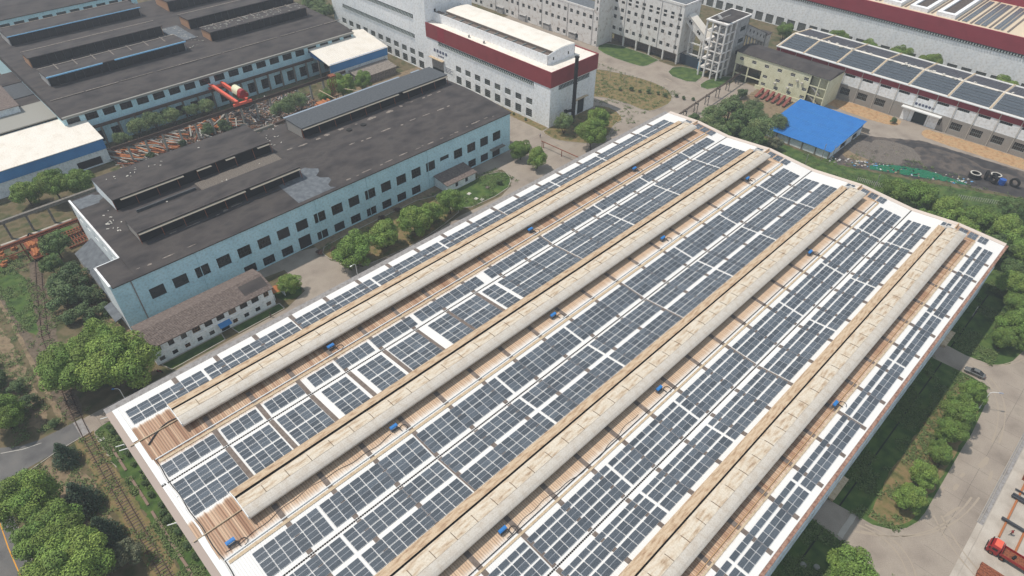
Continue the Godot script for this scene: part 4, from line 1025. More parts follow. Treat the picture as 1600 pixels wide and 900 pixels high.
func red_band_hall() -> void:
	var root := thing("panel_roof_hall", "long hall with solar panels on both roof slopes and a crimson eaves band", "factory building", V(301, 0, -70))
	var x0 := 285.5; var x1 := 315.5; var z0 := -123.5; var z1 := 6.0; var u := V(0, 0, 1); var L := z1 - z0
	var up := row(4.4, 7.3, 18, 9.5, 4.2, 1.1); var lo := row(4.4 + 7.3 * 3, 7.3, 15, 1.9, 4.0, 2.9)
	var dr := Rect2(-61.6 - z0, 0.02, 4.8, 4.8)
	lo = lo.filter(func(r): return r.position.x < -71 - z0 or r.position.x > -56 - z0)
	var o := V(x0, 0, z0)
	var ow := V(x0 - 0.2, 0, z0)
	var w := MB.new(); w.wall(V(x0, 6.0, z0), u, L, 7.4, up.map(func(r): return Rect2(r.position - Vector2(0, 6.0), r.size)), 0.25); w.wall(V(x0, 0, z1), V(1, 0, 0), 30.0, 13.4, []); w.wall(V(x1, 0, z0), V(-1, 0, 0), 30.0, 13.4, []); w.wall(V(x1, 0, z1), V(0, 0, -1), L, 13.4, [])
	part("wall", w, M.white_wall, root)
	w = MB.new(); w.wall(ow, u, L, 5.9, lo + [dr], 0.3); w.box(x0 - 0.2, 5.9, z0, x0, 6.0, z1); part("block_wall", w, M.block_wall, root)
	for r in up: window(root, o, u, r, 6, 1, 0.25, "frame_grey", "glass")
	for r in lo: window(root, ow, u, r, 6, 2, 0.3, "frame_grey", "glass")
	w = MB.new(); w.box(x0 - 0.55, 0.02, -61.6, x0 + 0.3, 4.82, -61.55); w.box(x0 + 0.1, 0.02, -61.6, x0 + 0.15, 4.8, -56.8); part("door", w, M.green_door, root)
	w = MB.new(); w.box(x0 - 0.35, 0, -66.0, x0 - 0.21, 5.0, -61.7); w.box(x0 - 0.35, 0, -56.7, x0 - 0.21, 5.0, -52.5); part("door_panel", w, M.white_wall, root)
	w = MB.new(); w.box(x0 - 2.2, 5.2, -66.6, x0 - 0.2, 5.6, -51.8); part("door_canopy", w, M.white_paint, root)
	characters(root, V(x0 - 0.08, 6.9, -62.8), u, 6, 0.95, 1.25, 9)
	w = MB.new(); w.box(x0 - 0.15, 10.75, z0, x0 - 0.003, 13.14, z1); part("crimson_band", w, M.crimson, root)
	var k := 0
	w = MB.new()
	for i in 18: w.cyl(V(x0 - 0.3, 0.1, -121.7 + i * 7.3), V(x0 - 0.3, 13.2, -121.7 + i * 7.3), 0.12, 0.12, 6)
	part("downpipe", w, M.chalk, root)
	# roof
	var xr := 299.5; var yr := 15.3
	w = MB.new(); w.extrude_z(PackedVector2Array([Vector2(x0 - 0.5, 13.4), Vector2(xr, yr), Vector2(x1 + 0.5, 13.4), Vector2(x1 + 0.5, 13.2), Vector2(x0 - 0.5, 13.2)]), z0 - 0.3, z1 + 0.3); part("roof", w, M.white_sheet, root)
	w = MB.new(); w.box(x0 - 0.9, 13.15, z0 - 0.3, x0 - 0.45, 13.5, z1); part("gutter", w, M.white_paint, root)
	var bands := [-123.0, -111.5, -96.8, -82.2, -67.6, -53.0, -38.4, -23.8, -9.2, 5.0]
	for z in bands:
		for s in [0, 1]:
			var xa := x0 - 0.3 if s == 0 else x1 + 0.3
			w = MB.new(); w.beam(V(xa, 13.5, z), V(xr, yr + 0.1, z), 0.6, 0.22); part("roof_upstand", w, M.walkway, root)
	# panels: four rows before the ridge, four behind, between upstands
	var pm := make_panel(2.0, 1.0, 0.9, "black")
	var xf := []
	for i in bands.size() - 1:
		var za: float = bands[i] + 0.55; var zb: float = bands[i + 1] - 0.55
		if i == 4: pass
		var n := int((zb - za) / 1.035)
		for s in [0, 1]:
			var sl := atan((yr - 13.4) / (xr - x0 + 0.5)) * (1.0 if s == 0 else -1.0)
			for rw in 6:
				var x: float = [287.0, 289.06, 291.3, 293.36, 295.6, 297.66][rw] if s == 0 else [301.4, 303.46, 305.7, 307.76, 310.0, 312.06][rw]
				var y := lerpf(13.4, yr, (x - x0 + 0.5) / (xr - x0 + 0.5)) if s == 0 else lerpf(yr, 13.4, (x - xr) / (x1 + 0.5 - xr))
				for j in n: xf.append(Transform3D(Basis(Vector3.BACK, sl), V(x, y + 0.16, za + (j + 0.5) * (zb - za) / n)))
	var mm := MultiMesh.new(); mm.transform_format = MultiMesh.TRANSFORM_3D; mm.mesh = pm; mm.instance_count = xf.size()
	for i in xf.size(): mm.set_instance_transform(i, Transform3D(xf[i].basis, xf[i].origin - root.position))
	var mi := MultiMeshInstance3D.new(); mi.name = "solar_panels"; mi.multimesh = mm; root.add_child(mi, true); mi.set_meta("kind", "stuff")
	w = MB.new(); w.beam(V(xr, yr + 0.1, z0), V(xr, yr + 0.1, z1), 1.4, 0.15); part("ridge_cap", w, M.cream_roof, root)
	w = MB.new()
	for i in 60:
		var z := R(-118, 0); w.obox(V(xr + R(-1.4, 1.4), yr + 0.25, z), V(R(0.4, 1.6), 0.25, R(0.4, 1.8)), Basis(Vector3.UP, R(0, 3)))
	part("ridge_clutter", w, M.chalk, root).set_meta("kind", "stuff")

func giant_hall() -> void:
	var root := thing("giant_white_hall", "enormous white hall with crimson parapet band and roof skylight troughs", "factory building", V(385, 0, -120))
	var x0 := 346.0; var z0 := -330.0; var z1 := 20.0; var u := V(0, 0, 1); var L := z1 - z0; var o := V(x0, 0, z0)
	var lo := row(3.9, 6.0, 54, 0.1, 4.2, 4.3)
	var w := MB.new(); w.wall(o, u, L, 15.5, lo, 0.3); w.wall(V(x0, 0, z1), V(1, 0, 0), 80, 22, []); w.wall(V(x0 + 80, 0, z0), V(-1, 0, 0), 80, 22, []); w.wall(V(x0 + 80, 0, z1), V(0, 0, -1), L, 22, []); part("wall", w, M.white_wall, root)
	for r in lo:
		if r.position.x + z0 > -230.0: window(root, o, u, r, 5, 6, 0.3, "frame_grey", "glass_blind")
	w = MB.new(); w.box(x0 - 0.5, 15.5, z0, x0 + 0.3, 21.8, z1); part("crimson_band", w, M.crimson, root)
	w = MB.new(); w.box(x0 - 0.2, 14.2, z0, x0 - 0.003, 15.45, z1); part("ribbon_glazing", w, M.frame_dark, root)
	var lm: ArrayMesh
	var b := MB.new(); b.obox(V(0, 0, 0), V(0.5, 1.1, 0.06), Basis(Vector3.RIGHT, -0.5)); lm = b.mesh(M.frame_grey)
	for i in 170: inst("hopper_sash", lm, root, Transform3D(Basis(u, Vector3.UP, V(-1, 0, 0)), V(x0 - 0.35, 14.85, -180.0 + i * 1.15) - root.position))
	w = MB.new(); w.box(x0 + 0.3, 21.2, z0, x0 + 80, 21.7, z1); part("roof", w, M.tan_roof, root)
	w = MB.new(); w.box(x0 + 43.0, 21.7, z0, x0 + 46.0, 26.5, z1); part("rear_parapet", w, M.crimson, root)
	for q in [-130.0, -118.3, -106.6, -94.9, -83.2, -48.0, -36.3, -24.6]:
		var za: float = q; var xa := x0 + 2.2; var xb := x0 + 42.0
		w = MB.new(); w.box(xa, 21.7, za, xb, 23.4, za + 1.5); w.box(xa, 21.7, za + 6.4, xb, 23.4, za + 7.9); w.box(xa, 21.7, za + 1.5, xa + 2.4, 23.4, za + 6.4); part("trough_kerb", w, M.white_wall, root)
		w = MB.new(); w.box(xa + 2.4, 21.8, za + 1.5, xb, 22.6, za + 6.4); part("trough_grille", w, M.skylight, root)
		w = MB.new()
		for i in 24: w.box(xa + 3.0 + i * 1.5, 22.6, za + 1.5, xa + 3.15 + i * 1.5, 22.75, za + 6.4)
		part("trough_bar", w, M.felt, root)
		w = MB.new(); w.box(xa + 1.0, 21.72, za + 9.2, xb, 21.95, za + 9.9); part("roof_duct", w, M.skylight, root)
	var pm := make_panel(2.0, 1.0); var mm := MultiMesh.new(); mm.transform_format = MultiMesh.TRANSFORM_3D; mm.mesh = pm; mm.instance_count = 18 * 9
	var c := 0
	for i in 18:
		for j in 9: mm.set_instance_transform(c, Transform3D(Basis(), V(x0 + 3.5 + i * 2.1, 22.0, [-72.0, -70.9, -67.0, -65.9, -64.4, -63.3, -59.2, -58.1, -56.6][j]) - root.position)); c += 1
	var mi := MultiMeshInstance3D.new(); mi.name = "solar_panels"; mi.multimesh = mm; root.add_child(mi, true); mi.set_meta("kind", "stuff")
	for z in [-74.0, -69.0, -61.5, -54.4]:
		w = MB.new(); w.box(x0 + 2.0, 21.72, z, x0 + 42.0, 22.0, z + 0.7); part("roof_duct", w, M.skylight, root)

func seams(root: Node3D, x0: float, x1: float, z0: float, z1: float, y: Callable, step: float, m: Material, along_x := true) -> void:
	var b := MB.new(); var q := z0 if along_x else x0
	while q < (z1 if along_x else x1):
		if along_x: b.beam(V(x0, y.call(x0) + 0.02, q), V(x1, y.call(x1) + 0.02, q), 0.07, 0.07)
		else: b.beam(V(q, y.call(z0) + 0.02, z0), V(q, y.call(z1) + 0.02, z1), 0.07, 0.07)
		q += step
	part("roof_seam", b, m, root).set_meta("kind", "stuff")

func blue_shed() -> void:
	var root := thing("blue_roof_shed", "low shed with plain bright blue sheet roof and pale walls beside the coal yard", "shed", V(246, 0, -84))
	var w := MB.new()
	w.extrude_z(PackedVector2Array([Vector2(231.8, 3.3), Vector2(260.2, 5.6), Vector2(260.2, 5.5), Vector2(231.8, 3.2)]), -97.5, -70.4); part("roof", w, M.bright_blue, root)
	var y := func(x: float) -> float: return lerpf(3.3, 5.6, (x - 231.8) / 28.4)
	seams(root, 231.8, 260.2, -97.3, -70.5, y, 0.9, M.bright_blue)
	for q in [239.0, 246.0, 253.0]:
		w = MB.new(); w.beam(V(q, y.call(q) + 0.035, -97.4), V(q, y.call(q) + 0.035, -70.5), 0.25, 0.03); part("sheet_lap", w, M.deep_blue, root)
	w = MB.new(); w.wall(V(232.6, 0, -97.0), V(0, 0, 1), 26.0, 3.2, []); w.wall(V(232.6, 0, -71.0), V(1, 0, 0), 27.0, 3.1, [Rect2(9, 0.02, 5, 2.6), Rect2(19, 0.02, 5, 2.6)], 0.4); w.wall(V(259.6, 0, -71.0), V(0, 0, -1), 26, 5.4, []); w.wall(V(259.6, 0, -97.0), V(-1, 0, 0), 27.0, 3.2, []); part("wall", w, M.annex_wall, root)
	w = MB.new(); w.extrude_z(PackedVector2Array([Vector2(232.6, 3.1), Vector2(259.6, 3.1), Vector2(259.6, 5.45)]), -71.2, -71.0); part("gable_sheet", w, M.deep_blue, root)
	for i in 6:
		w = MB.new(); w.box(232.3, 0, -97.0 + i * 5.15, 232.6, 3.2, -96.6 + i * 5.15); part("post", w, M.old_concrete, root)
	w = MB.new(); w.box(262.5, 0, -99.0, 262.9, 1.8, -69.0); part("yard_wall", w, M.old_concrete, root)

func old_works() -> void:
	var root := thing("dark_roof_works", "wide old works with dark felt roof, six long roof monitors and pale blue window wall", "factory building", V(100, 0, -312))
	var x0 := 39.0; var x1 := 160.5; var zf := -263.8; var zb := -362.0; var H := 13.6; var u := V(1, 0, 0); var o := V(x0, 0, zf)
	var n := 20
	var up := row(3.2, 6.07, n, 10.1, 4.2, 2.6); var lo := row(3.2, 6.07, n, 1.2, 3.6, 4.2)
	var w := MB.new(); w.wall(o, u, x1 - x0, 13.2, up + lo, 0.35); w.wall(V(x1, 0, zf), V(0, 0, -1), zf - zb, H, []); w.wall(V(x0, 0, zb), V(0, 0, 1), zf - zb, H, []); w.wall(V(x1, 0, zb), V(-1, 0, 0), x1 - x0, H, []); part("wall", w, M.blue_wall, root)
	for r in up: window(root, o, u, r, 4, 3, 0.35, "frame_dark")
	for r in lo: window(root, o, u, r, 3, 4, 0.35, "frame_dark")
	w = MB.new(); w.box(x0, 13.0, zf - 0.3, x1, 13.7, zf + 0.5); part("eaves_cornice", w, M.lip_grey, root)
	var hz := func(z: float) -> float:
		var t := (zf - z); return H + 1.9 * (1.0 - exp(-t / 7.0))
	var poly := PackedVector2Array()
	for i in 9: var z := zf + 0.3 - i * 2.0; poly.append(Vector2(z, hz.call(z)))
	poly.append(Vector2(zb, 15.5)); poly.append(Vector2(zb, 12.8)); poly.append(Vector2(zf + 0.3, 12.9))
	w = MB.new(); w.extrude_x(poly, x0 - 0.3, x1 + 0.3); part("roof", w, M.felt, root)
	w = MB.new()
	var x := x0 + 1.0
	while x < x1 - 4:
		var l := R(6, 14); w.obox(V(x + l / 2, 15.42, -276.6 + R(-0.1, 0.1)), V(l, 0.12, R(0.25, 0.5)), Basis()); x += l + R(0, 1.5)
	part("roof_joint", w, M.felt_worn, root)
	# six monitors: x0 x1 z back z front height lip
	for q in [[45.0, 99.5, -357.0, -342.5, 4.2, 1], [44.2, 97.0, -322.0, -312.0, 4.2, 0], [43.7, 96.5, -300.0, -288.5, 4.0, 1], [110.5, 160.0, -355.0, -339.0, 4.8, 0], [107.5, 160.0, -321.0, -310.5, 4.4, 0], [107.9, 155.2, -300.3, -290.6, 4.0, 2]]:
		var y := 15.4; var h: float = q[4]
		w = MB.new(); w.extrude_x(PackedVector2Array([Vector2(q[2], y + h - 0.5), Vector2(q[3] - 3.0, y + h), Vector2(q[3], y + h), Vector2(q[3], y + h - 0.3), Vector2(q[2], y + h - 0.8)]), q[0], q[1]); part("monitor_roof", w, M.felt, root)
		w = MB.new(); w.box(q[0] + 0.3, y - 0.5, q[2] + 0.4, q[0] + 0.6, y + h - 0.7, q[3] - 1.2); part("monitor_end", w, M.brick_tan if q[5] != 1 else M.grey_wall, root); w = MB.new(); w.box(q[1] - 0.6, y - 0.5, q[2] + 0.4, q[1] - 0.3, y + h - 0.7, q[3] - 1.2); part("monitor_end", w, M.brick_tan if q[5] != 1 else M.grey_wall, root)
		w = MB.new(); w.box(q[0] + 0.6, y - 0.5, q[3] - 1.3, q[1] - 0.6, y + h - 0.3, q[3] - 1.0); w.box(q[0] + 0.6, y - 0.5, q[2] + 0.6, q[1] - 0.6, y + h - 0.8, q[2] + 0.9); part("monitor_glazing", w, M.glass, root)
		w = MB.new()
		var m := int((q[1] - q[0]) / 3.0)
		for i in m + 1: w.box(lerpf(q[0] + 0.6, q[1] - 0.7, float(i) / m), y - 0.4, q[3] - 1.0, lerpf(q[0] + 0.6, q[1] - 0.7, float(i) / m) + 0.12, y + h - 0.3, q[3] - 0.9)
		part("monitor_bar", w, M.frame_dark, root).set_meta("kind", "stuff")
		if q[5] == 1:
			w = MB.new()
			if q[0] == 43.7: w.box(q[0], y + h - 0.4, q[3], q[0] + 20.0, y + h + 0.05, q[3] + 0.35); w.box(q[0] + 24.5, y + h - 0.4, q[3], q[1], y + h + 0.05, q[3] + 0.35)
			else: w.box(q[0], y + h - 0.3, q[3], q[1], y + h + 0.05, q[3] + 0.25)
			part("pale_blue_fascia", w, M.pale_blue, root)
		w = MB.new(); w.box(q[0], y + h - 0.42, q[2] - 0.1, q[1], y + h - 0.3, q[2] + 0.5)
		for i in 7:
			if q[3] > -295: w.obox(V(lerpf(q[0] + 6, q[1] - 6, i / 6.0), y + h - 0.2, (q[2] + q[3]) / 2), V(0.35, 0.12, q[3] - q[2]), Basis(Vector3.RIGHT, 0.045))
		part("roof_batten", w, M.felt_worn, root)
	w = MB.new()
	for i in 130:
		var s := R(0, 1)
		var px := R(108, 154) if s < 0.6 else R(96, 106); var pz := R(-299, -292) if s < 0.6 else R(-320, -290)
		w.obox(V(px, 19.35 if s < 0.6 else 15.55, pz), V(R(0.3, 0.9), 0.15, R(0.3, 0.9)), Basis(Vector3.UP, R(0, 3)))
	part("roof_rubble", w, M.lip_grey, root).set_meta("kind", "stuff")
	w = MB.new(); w.obox(V(69.0, 19.1, -293.6), V(5.2, 0.12, 1.4), Basis()); part("blue_sheet", w, M.pale_blue, root)
	w = MB.new(); w.box(97.6, 15.45, -320.0, 105.5, 15.6, -300.0); part("grey_sheeting", w, M.felt_grey, root)
	# works beyond, at the very top
	root = thing("far_blue_works", "further pale blue works with dark roof and a row of square windows at the back", "factory building", V(80, 0, -400))
	zf = -386.5; o = V(36.0, 0, zf); up = row(4.0, 6.1, 12, 9.4, 4.3, 2.6)
	w = MB.new(); w.wall(o, u, 76.0, 14.0, up, 0.35); w.wall(V(112, 0, zf), V(0, 0, -1), 30, 14.0, []); part("wall", w, M.blue_wall, root)
	for r in up: window(root, o, u, r, 3, 3, 0.35, "frame_dark")
	w = MB.new(); w.extrude_x(PackedVector2Array([Vector2(zf + 0.4, 14.0), Vector2(zf - 12, 16.0), Vector2(zf - 32, 16.4), Vector2(zf - 32, 13.5), Vector2(zf + 0.4, 13.7)]), 35.5, 112.5); part("roof", w, M.felt, root)
	w = MB.new()
	for i in 13: w.box(37.0 + i * 6.1, 0, zf + 0.02, 37.5 + i * 6.1, 9.0, zf + 0.3)
	part("pilaster", w, M.grey_wall, root)
	w = MB.new(); w.box(36.0, 7.6, zf + 0.3, 112.0, 8.2, zf + 1.0); part("crane_rail", w, M.rust_steel, root)
	root = thing("yellow_hoist", "rusty yellow hoist frame parked against the far blue works", "hoist", V(64.0, 0, -380))
	w = MB.new(); w.beam(V(62, 8.4, -385), V(66, 7.8, -373), 0.6, 0.9); w.beam(V(65, 8.4, -385.5), V(69, 7.8, -374), 0.6, 0.9); w.beam(V(65.7, 7.8, -373), V(69, 7.8, -374), 0.6, 0.6); part("girder", w, M.walkway, root)
	w = MB.new(); w.box(64.8, 0, -374.2, 65.4, 7.6, -373.6); w.box(68.4, 0, -375, 69.0, 7.6, -374.4); w.box(62, 0, -385.4, 62.5, 8.2, -384.9); part("leg", w, M.rust_steel, root)

func left_sheds() -> void:
	# cream roof, blue band
	var root := thing("cream_roof_shed", "big plain cream roofed shed with deep blue band, cut by the photo's left side", "shed", V(10, 0, -259))
	var w := MB.new()
	w.wall(V(-40, 0, -249.2), V(1, 0, 0), 85.6, 5.2, [Rect2(75.0, 0.02, 8.0, 3.2)], 1.0); w.wall(V(45.6, 0, -249.2), V(0, 0, -1), 19.5, 9.0, []); part("wall", w, M.annex_wall, root)
	w = MB.new(); w.box(-40, 5.2, -249.3, 45.7, 9.2, -249.0); part("blue_band", w, M.deep_blue, root)
	w = MB.new(); w.extrude_x(PackedVector2Array([Vector2(-248.6, 9.2), Vector2(-268.0, 11.0), Vector2(-271.5, 10.6), Vector2(-271.5, 10.3), Vector2(-268.0, 10.7), Vector2(-248.6, 9.0)]), -40, 46.0); part("roof", w, M.cream_roof, root)
	seams(root, -20, 46, -268.0, -248.6, func(z: float) -> float: return lerpf(11.0, 9.2, (z + 268.0) / 19.4), 1.0, M.cream_roof, false)
	w = MB.new(); w.box(35.0, 0.02, -251.0, 43.0, 3.2, -250.2); part("door_recess", w, M.dark, root)
	root = thing("cream_roof_blue_shed", "open gabled shed with cream roof and deep blue side near the tall white block", "shed", V(152, 0, -262))
	w = MB.new(); w.wall(V(138.0, 0, -249.0), V(1, 0, 0), 29.6, 5.6, []); w.wall(V(167.6, 0, -249.0), V(0, 0, -1), 26.5, 9.0, []); w.wall(V(167.6, 0, -275.5), V(-1, 0, 0), 29.6, 9.0, []); part("wall", w, M.annex_wall, root)
	w = MB.new(); w.box(138.0, 5.6, -249.1, 167.7, 9.2, -248.8); part("blue_band", w, M.deep_blue, root)
	w = MB.new(); w.extrude_x(PackedVector2Array([Vector2(-248.5, 9.1), Vector2(-267.0, 12.2), Vector2(-276.0, 9.4), Vector2(-276.0, 9.2), Vector2(-267.0, 12.0), Vector2(-248.5, 8.9)]), 137.4, 168.2); part("roof", w, M.cream_roof, root)
	seams(root, 137.6, 168.2, -267.0, -248.5, func(z: float) -> float: return lerpf(12.2, 9.1, (z + 267.0) / 18.5), 1.0, M.cream_roof, false)
	w = MB.new(); w.extrude_x(PackedVector2Array([Vector2(-249.5, 9.0), Vector2(-267.0, 11.9), Vector2(-275.5, 9.2), Vector2(-266.0, 8.6)]), 137.9, 138.1); part("gable", w, M.mid_blue, root)
	w = MB.new(); w.box(150.0, 0.0, -274.0, 150.4, 8.6, -250.0); part("inner_partition", w, M.grey_wall, root)
	for q in [-249.4, -258.5, -267.0, -275.2]:
		w = MB.new(); w.box(138.0, 0, q - 0.3, 138.6, 9.0, q + 0.3); part("post", w, M.old_concrete, root)
	w = MB.new(); w.extrude_x(PackedVector2Array([Vector2(-240.0, 3.4), Vector2(-248.2, 4.6), Vector2(-248.2, 4.4), Vector2(-240.0, 3.2)]), 146.0, 166.0)
	w.box(146.4, 0, -247.8, 165.6, 3.2, -240.6)
	single("rusty_store", w, M.felt_worn, "low dark roofed store in front of the blue gabled shed", "shed")
	# grey sheds on the left edge
	root = thing("grey_gable_shed", "weathered grey shed with sagging sheet roof and upper clerestory at the left edge", "shed", V(10, 0, -295))
	w = MB.new(); w.wall(V(-30, 0, -271.8), V(1, 0, 0), 69.0, 10.6, row(50.0, 9.0, 2, 7.4, 7.0, 1.4), 0.3); w.wall(V(39.0, 0, -271.8), V(0, 0, -1), 52.0, 11.2, []); part("wall", w, M.blue_wall, root)
	for r in row(50.0, 9.0, 2, 7.4, 7.0, 1.4): window(root, V(-30, 0, -271.8), u_x(), r, 6, 1, 0.3, "frame_dark")
	w = MB.new(); w.box(-30, 11.2, -289.0, 39.2, 11.6, -271.4); part("roof", w, M.lip_grey, root)
	w = MB.new(); w.box(-30, 11.2, -297.0, 39.1, 11.5, -289.2); part("roof", w, M.felt, root)
	w = MB.new(); w.box(-30, 11.2, -312.0, 39.1, 11.7, -297.2); part("roof", w, M.slate, root)
	w = MB.new(); w.box(-30, 11.2, -325.0, 39.1, 11.9, -312.2); part("roof", w, M.felt, root)
	w = MB.new(); w.box(-30, 11.6, -287.0, 31.0, 14.2, -284.4); part("clerestory_wall", w, M.annex_wall, root)
	w = MB.new(); w.extrude_x(PackedVector2Array([Vector2(-283.8, 14.2), Vector2(-306.0, 14.6), Vector2(-306.0, 14.3), Vector2(-283.8, 14.0)]), -30, 31.3); part("clerestory_roof", w, M.tile_roof, root)

func u_x() -> Vector3: return V(1, 0, 0)

func craneways() -> void:
	# two runways between the works and the scrap yard
	var root := thing("crane_runway", "rusty crane runway girder on brown columns along the works' window wall", "crane runway", V(100, 0, -262.4))
	var b := MB.new(); b.box(46, 7.4, -262.8, 138, 8.3, -262.0); part("girder", b, M.runway, root)
	for i in 15:
		b = MB.new(); b.box(49.0 + i * 6.07, 0, -262.7, 49.6 + i * 6.07, 7.4, -262.1); part("column", b, M.old_concrete, root)
	root = thing("crane_runway", "rusty crane runway girder on concrete columns through the middle of the scrap yard", "crane runway", V(92, 0, -242.2))
	b = MB.new(); b.box(45.5, 7.0, -242.7, 141, 7.3, -241.7); b.box(45.5, 7.3, -242.35, 141, 8.1, -242.05); part("girder", b, M.runway, root)
	for i in 15:
		b = MB.new(); b.box(50.6 + i * 6.07, 0, -242.6, 51.2 + i * 6.07, 7.0, -241.8); part("column", b, M.lip_grey, root)
	root = thing("concrete_gantry", "grey concrete gantry beam on square columns behind the blue workshop", "crane runway", V(60, 0, -222.5))
	b = MB.new(); b.box(-20, 5.6, -223.0, 96.0, 6.6, -222.0); part("beam", b, M.old_concrete, root)
	for i in 19:
		b = MB.new(); b.box(-18.0 + i * 6.05, 0, -222.9, -17.4 + i * 6.05, 5.6, -222.1); part("column", b, M.old_concrete, root)
	root = thing("rusty_runway", "rusty runway beam on concrete columns behind the slate monitor's gutter", "crane runway", V(120, 0, -222.5))
	b = MB.new(); b.box(97.0, 5.8, -223.0, 168.0, 6.8, -222.0); part("girder", b, M.runway, root)
	for i in 12:
		b = MB.new(); b.box(99.0 + i * 6.05, 0, -222.9, 99.6 + i * 6.05, 5.8, -222.1); part("column", b, M.lip_grey, root)
	# the red overhead crane
	root = thing("red_crane", "bright red overhead travelling crane with cream trolley cover spanning the scrap yard", "crane", V(94.5, 0, -252.3))
	for x in [92.6, 96.6]:
		b = MB.new(); b.box(x - 0.35, 8.6, -263.0, x + 0.35, 10.0, -241.6); b.box(x - 0.5, 10.0, -263.0, x + 0.5, 10.08, -241.6); part("girder", b, M.coat_red, root)
	for z in [-262.8, -242.0]:
		b = MB.new(); b.box(91.0, 8.2, z - 0.45, 98.4, 9.1, z + 0.45); part("end_carriage", b, M.coat_red, root)
		for x in [91.6, 97.8]:
			b = MB.new(); b.cyl(V(x, 8.2, z - 0.2), V(x, 8.2, z + 0.2), 0.35, 0.35, 10); part("wheel", b, M.black, root)
	b = MB.new(); b.box(94.9, 10.2, -250.2, 97.9, 11.6, -245.4); b.cyl(V(96.4, 11.4, -250.2), V(96.4, 11.4, -245.6), 1.45, 1.45, 14); part("trolley_cover", b, M.cream_wall, root)
	b = MB.new(); b.cyl(V(96.4, 11.35, -245.5), V(96.4, 11.35, -243.4), 1.5, 1.4, 14); b.box(94.6, 10.0, -245.4, 98.2, 11.2, -243.2); part("winch", b, M.truck_red, root)
	b = MB.new(); b.box(91.9, 10.1, -262.0, 92.0, 11.0, -242.0)
	for i in 10: b.box(91.9, 10.1, -262.0 + i * 2.2, 92.02, 11.0, -261.9 + i * 2.2)
	b = MB.new()
	for i in 11: b.box(91.3, 10.1, -262.6 + i * 2.04, 91.36, 11.1, -262.5 + i * 2.04)
	b.box(91.3, 11.0, -262.6, 91.36, 11.08, -242.1); b.box(91.3, 10.55, -262.6, 91.36, 10.6, -242.1); part("handrail", b, M.coat_red, root)
	b = MB.new(); b.box(91.4, 9.9, -263.0, 92.1, 9.98, -241.8); part("footwalk", b, M.rust_steel, root)
	# lower rails and pipe racks left of the workshop
	root = thing("pipe_rack", "long rusty pipe rack with twin rails over weeds left of the blue workshop", "pipe rack", V(4, 0, -210))
	b = MB.new(); b.cyl(V(-20, 4.4, -211.8), V(27, 4.4, -211.8), 0.35, 0.35, 10); b.box(-20, 3.7, -212.4, 27, 4.05, -211.2); part("pipe", b, M.rust_steel, root)
	b = MB.new(); b.cyl(V(-20, 4.0, -206.6), V(27, 4.0, -206.6), 0.16, 0.16, 8); part("pipe", b, M.rust_steel, root)
	for i in 6:
		b = MB.new(); b.box(-17.0 + i * 8.0, 0, -212.0, -16.6 + i * 8.0, 3.7, -211.6); b.box(-17.0 + i * 8.0, 0, -206.8, -16.7 + i * 8.0, 3.9, -206.5); part("post", b, M.rust_steel, root)
	b = MB.new(); b.beam(V(8.0, 0, -216.5), V(10.5, 4.2, -214.2), 0.4, 0.4); b.beam(V(10.5, 4.2, -214.2), V(13.5, 0.2, -217.0), 0.4, 0.4)
	single("pipe_trestle", b, M.pipe_dark, "dark inverted-V pipe trestle standing by the rusty pipe rack", "trestle")

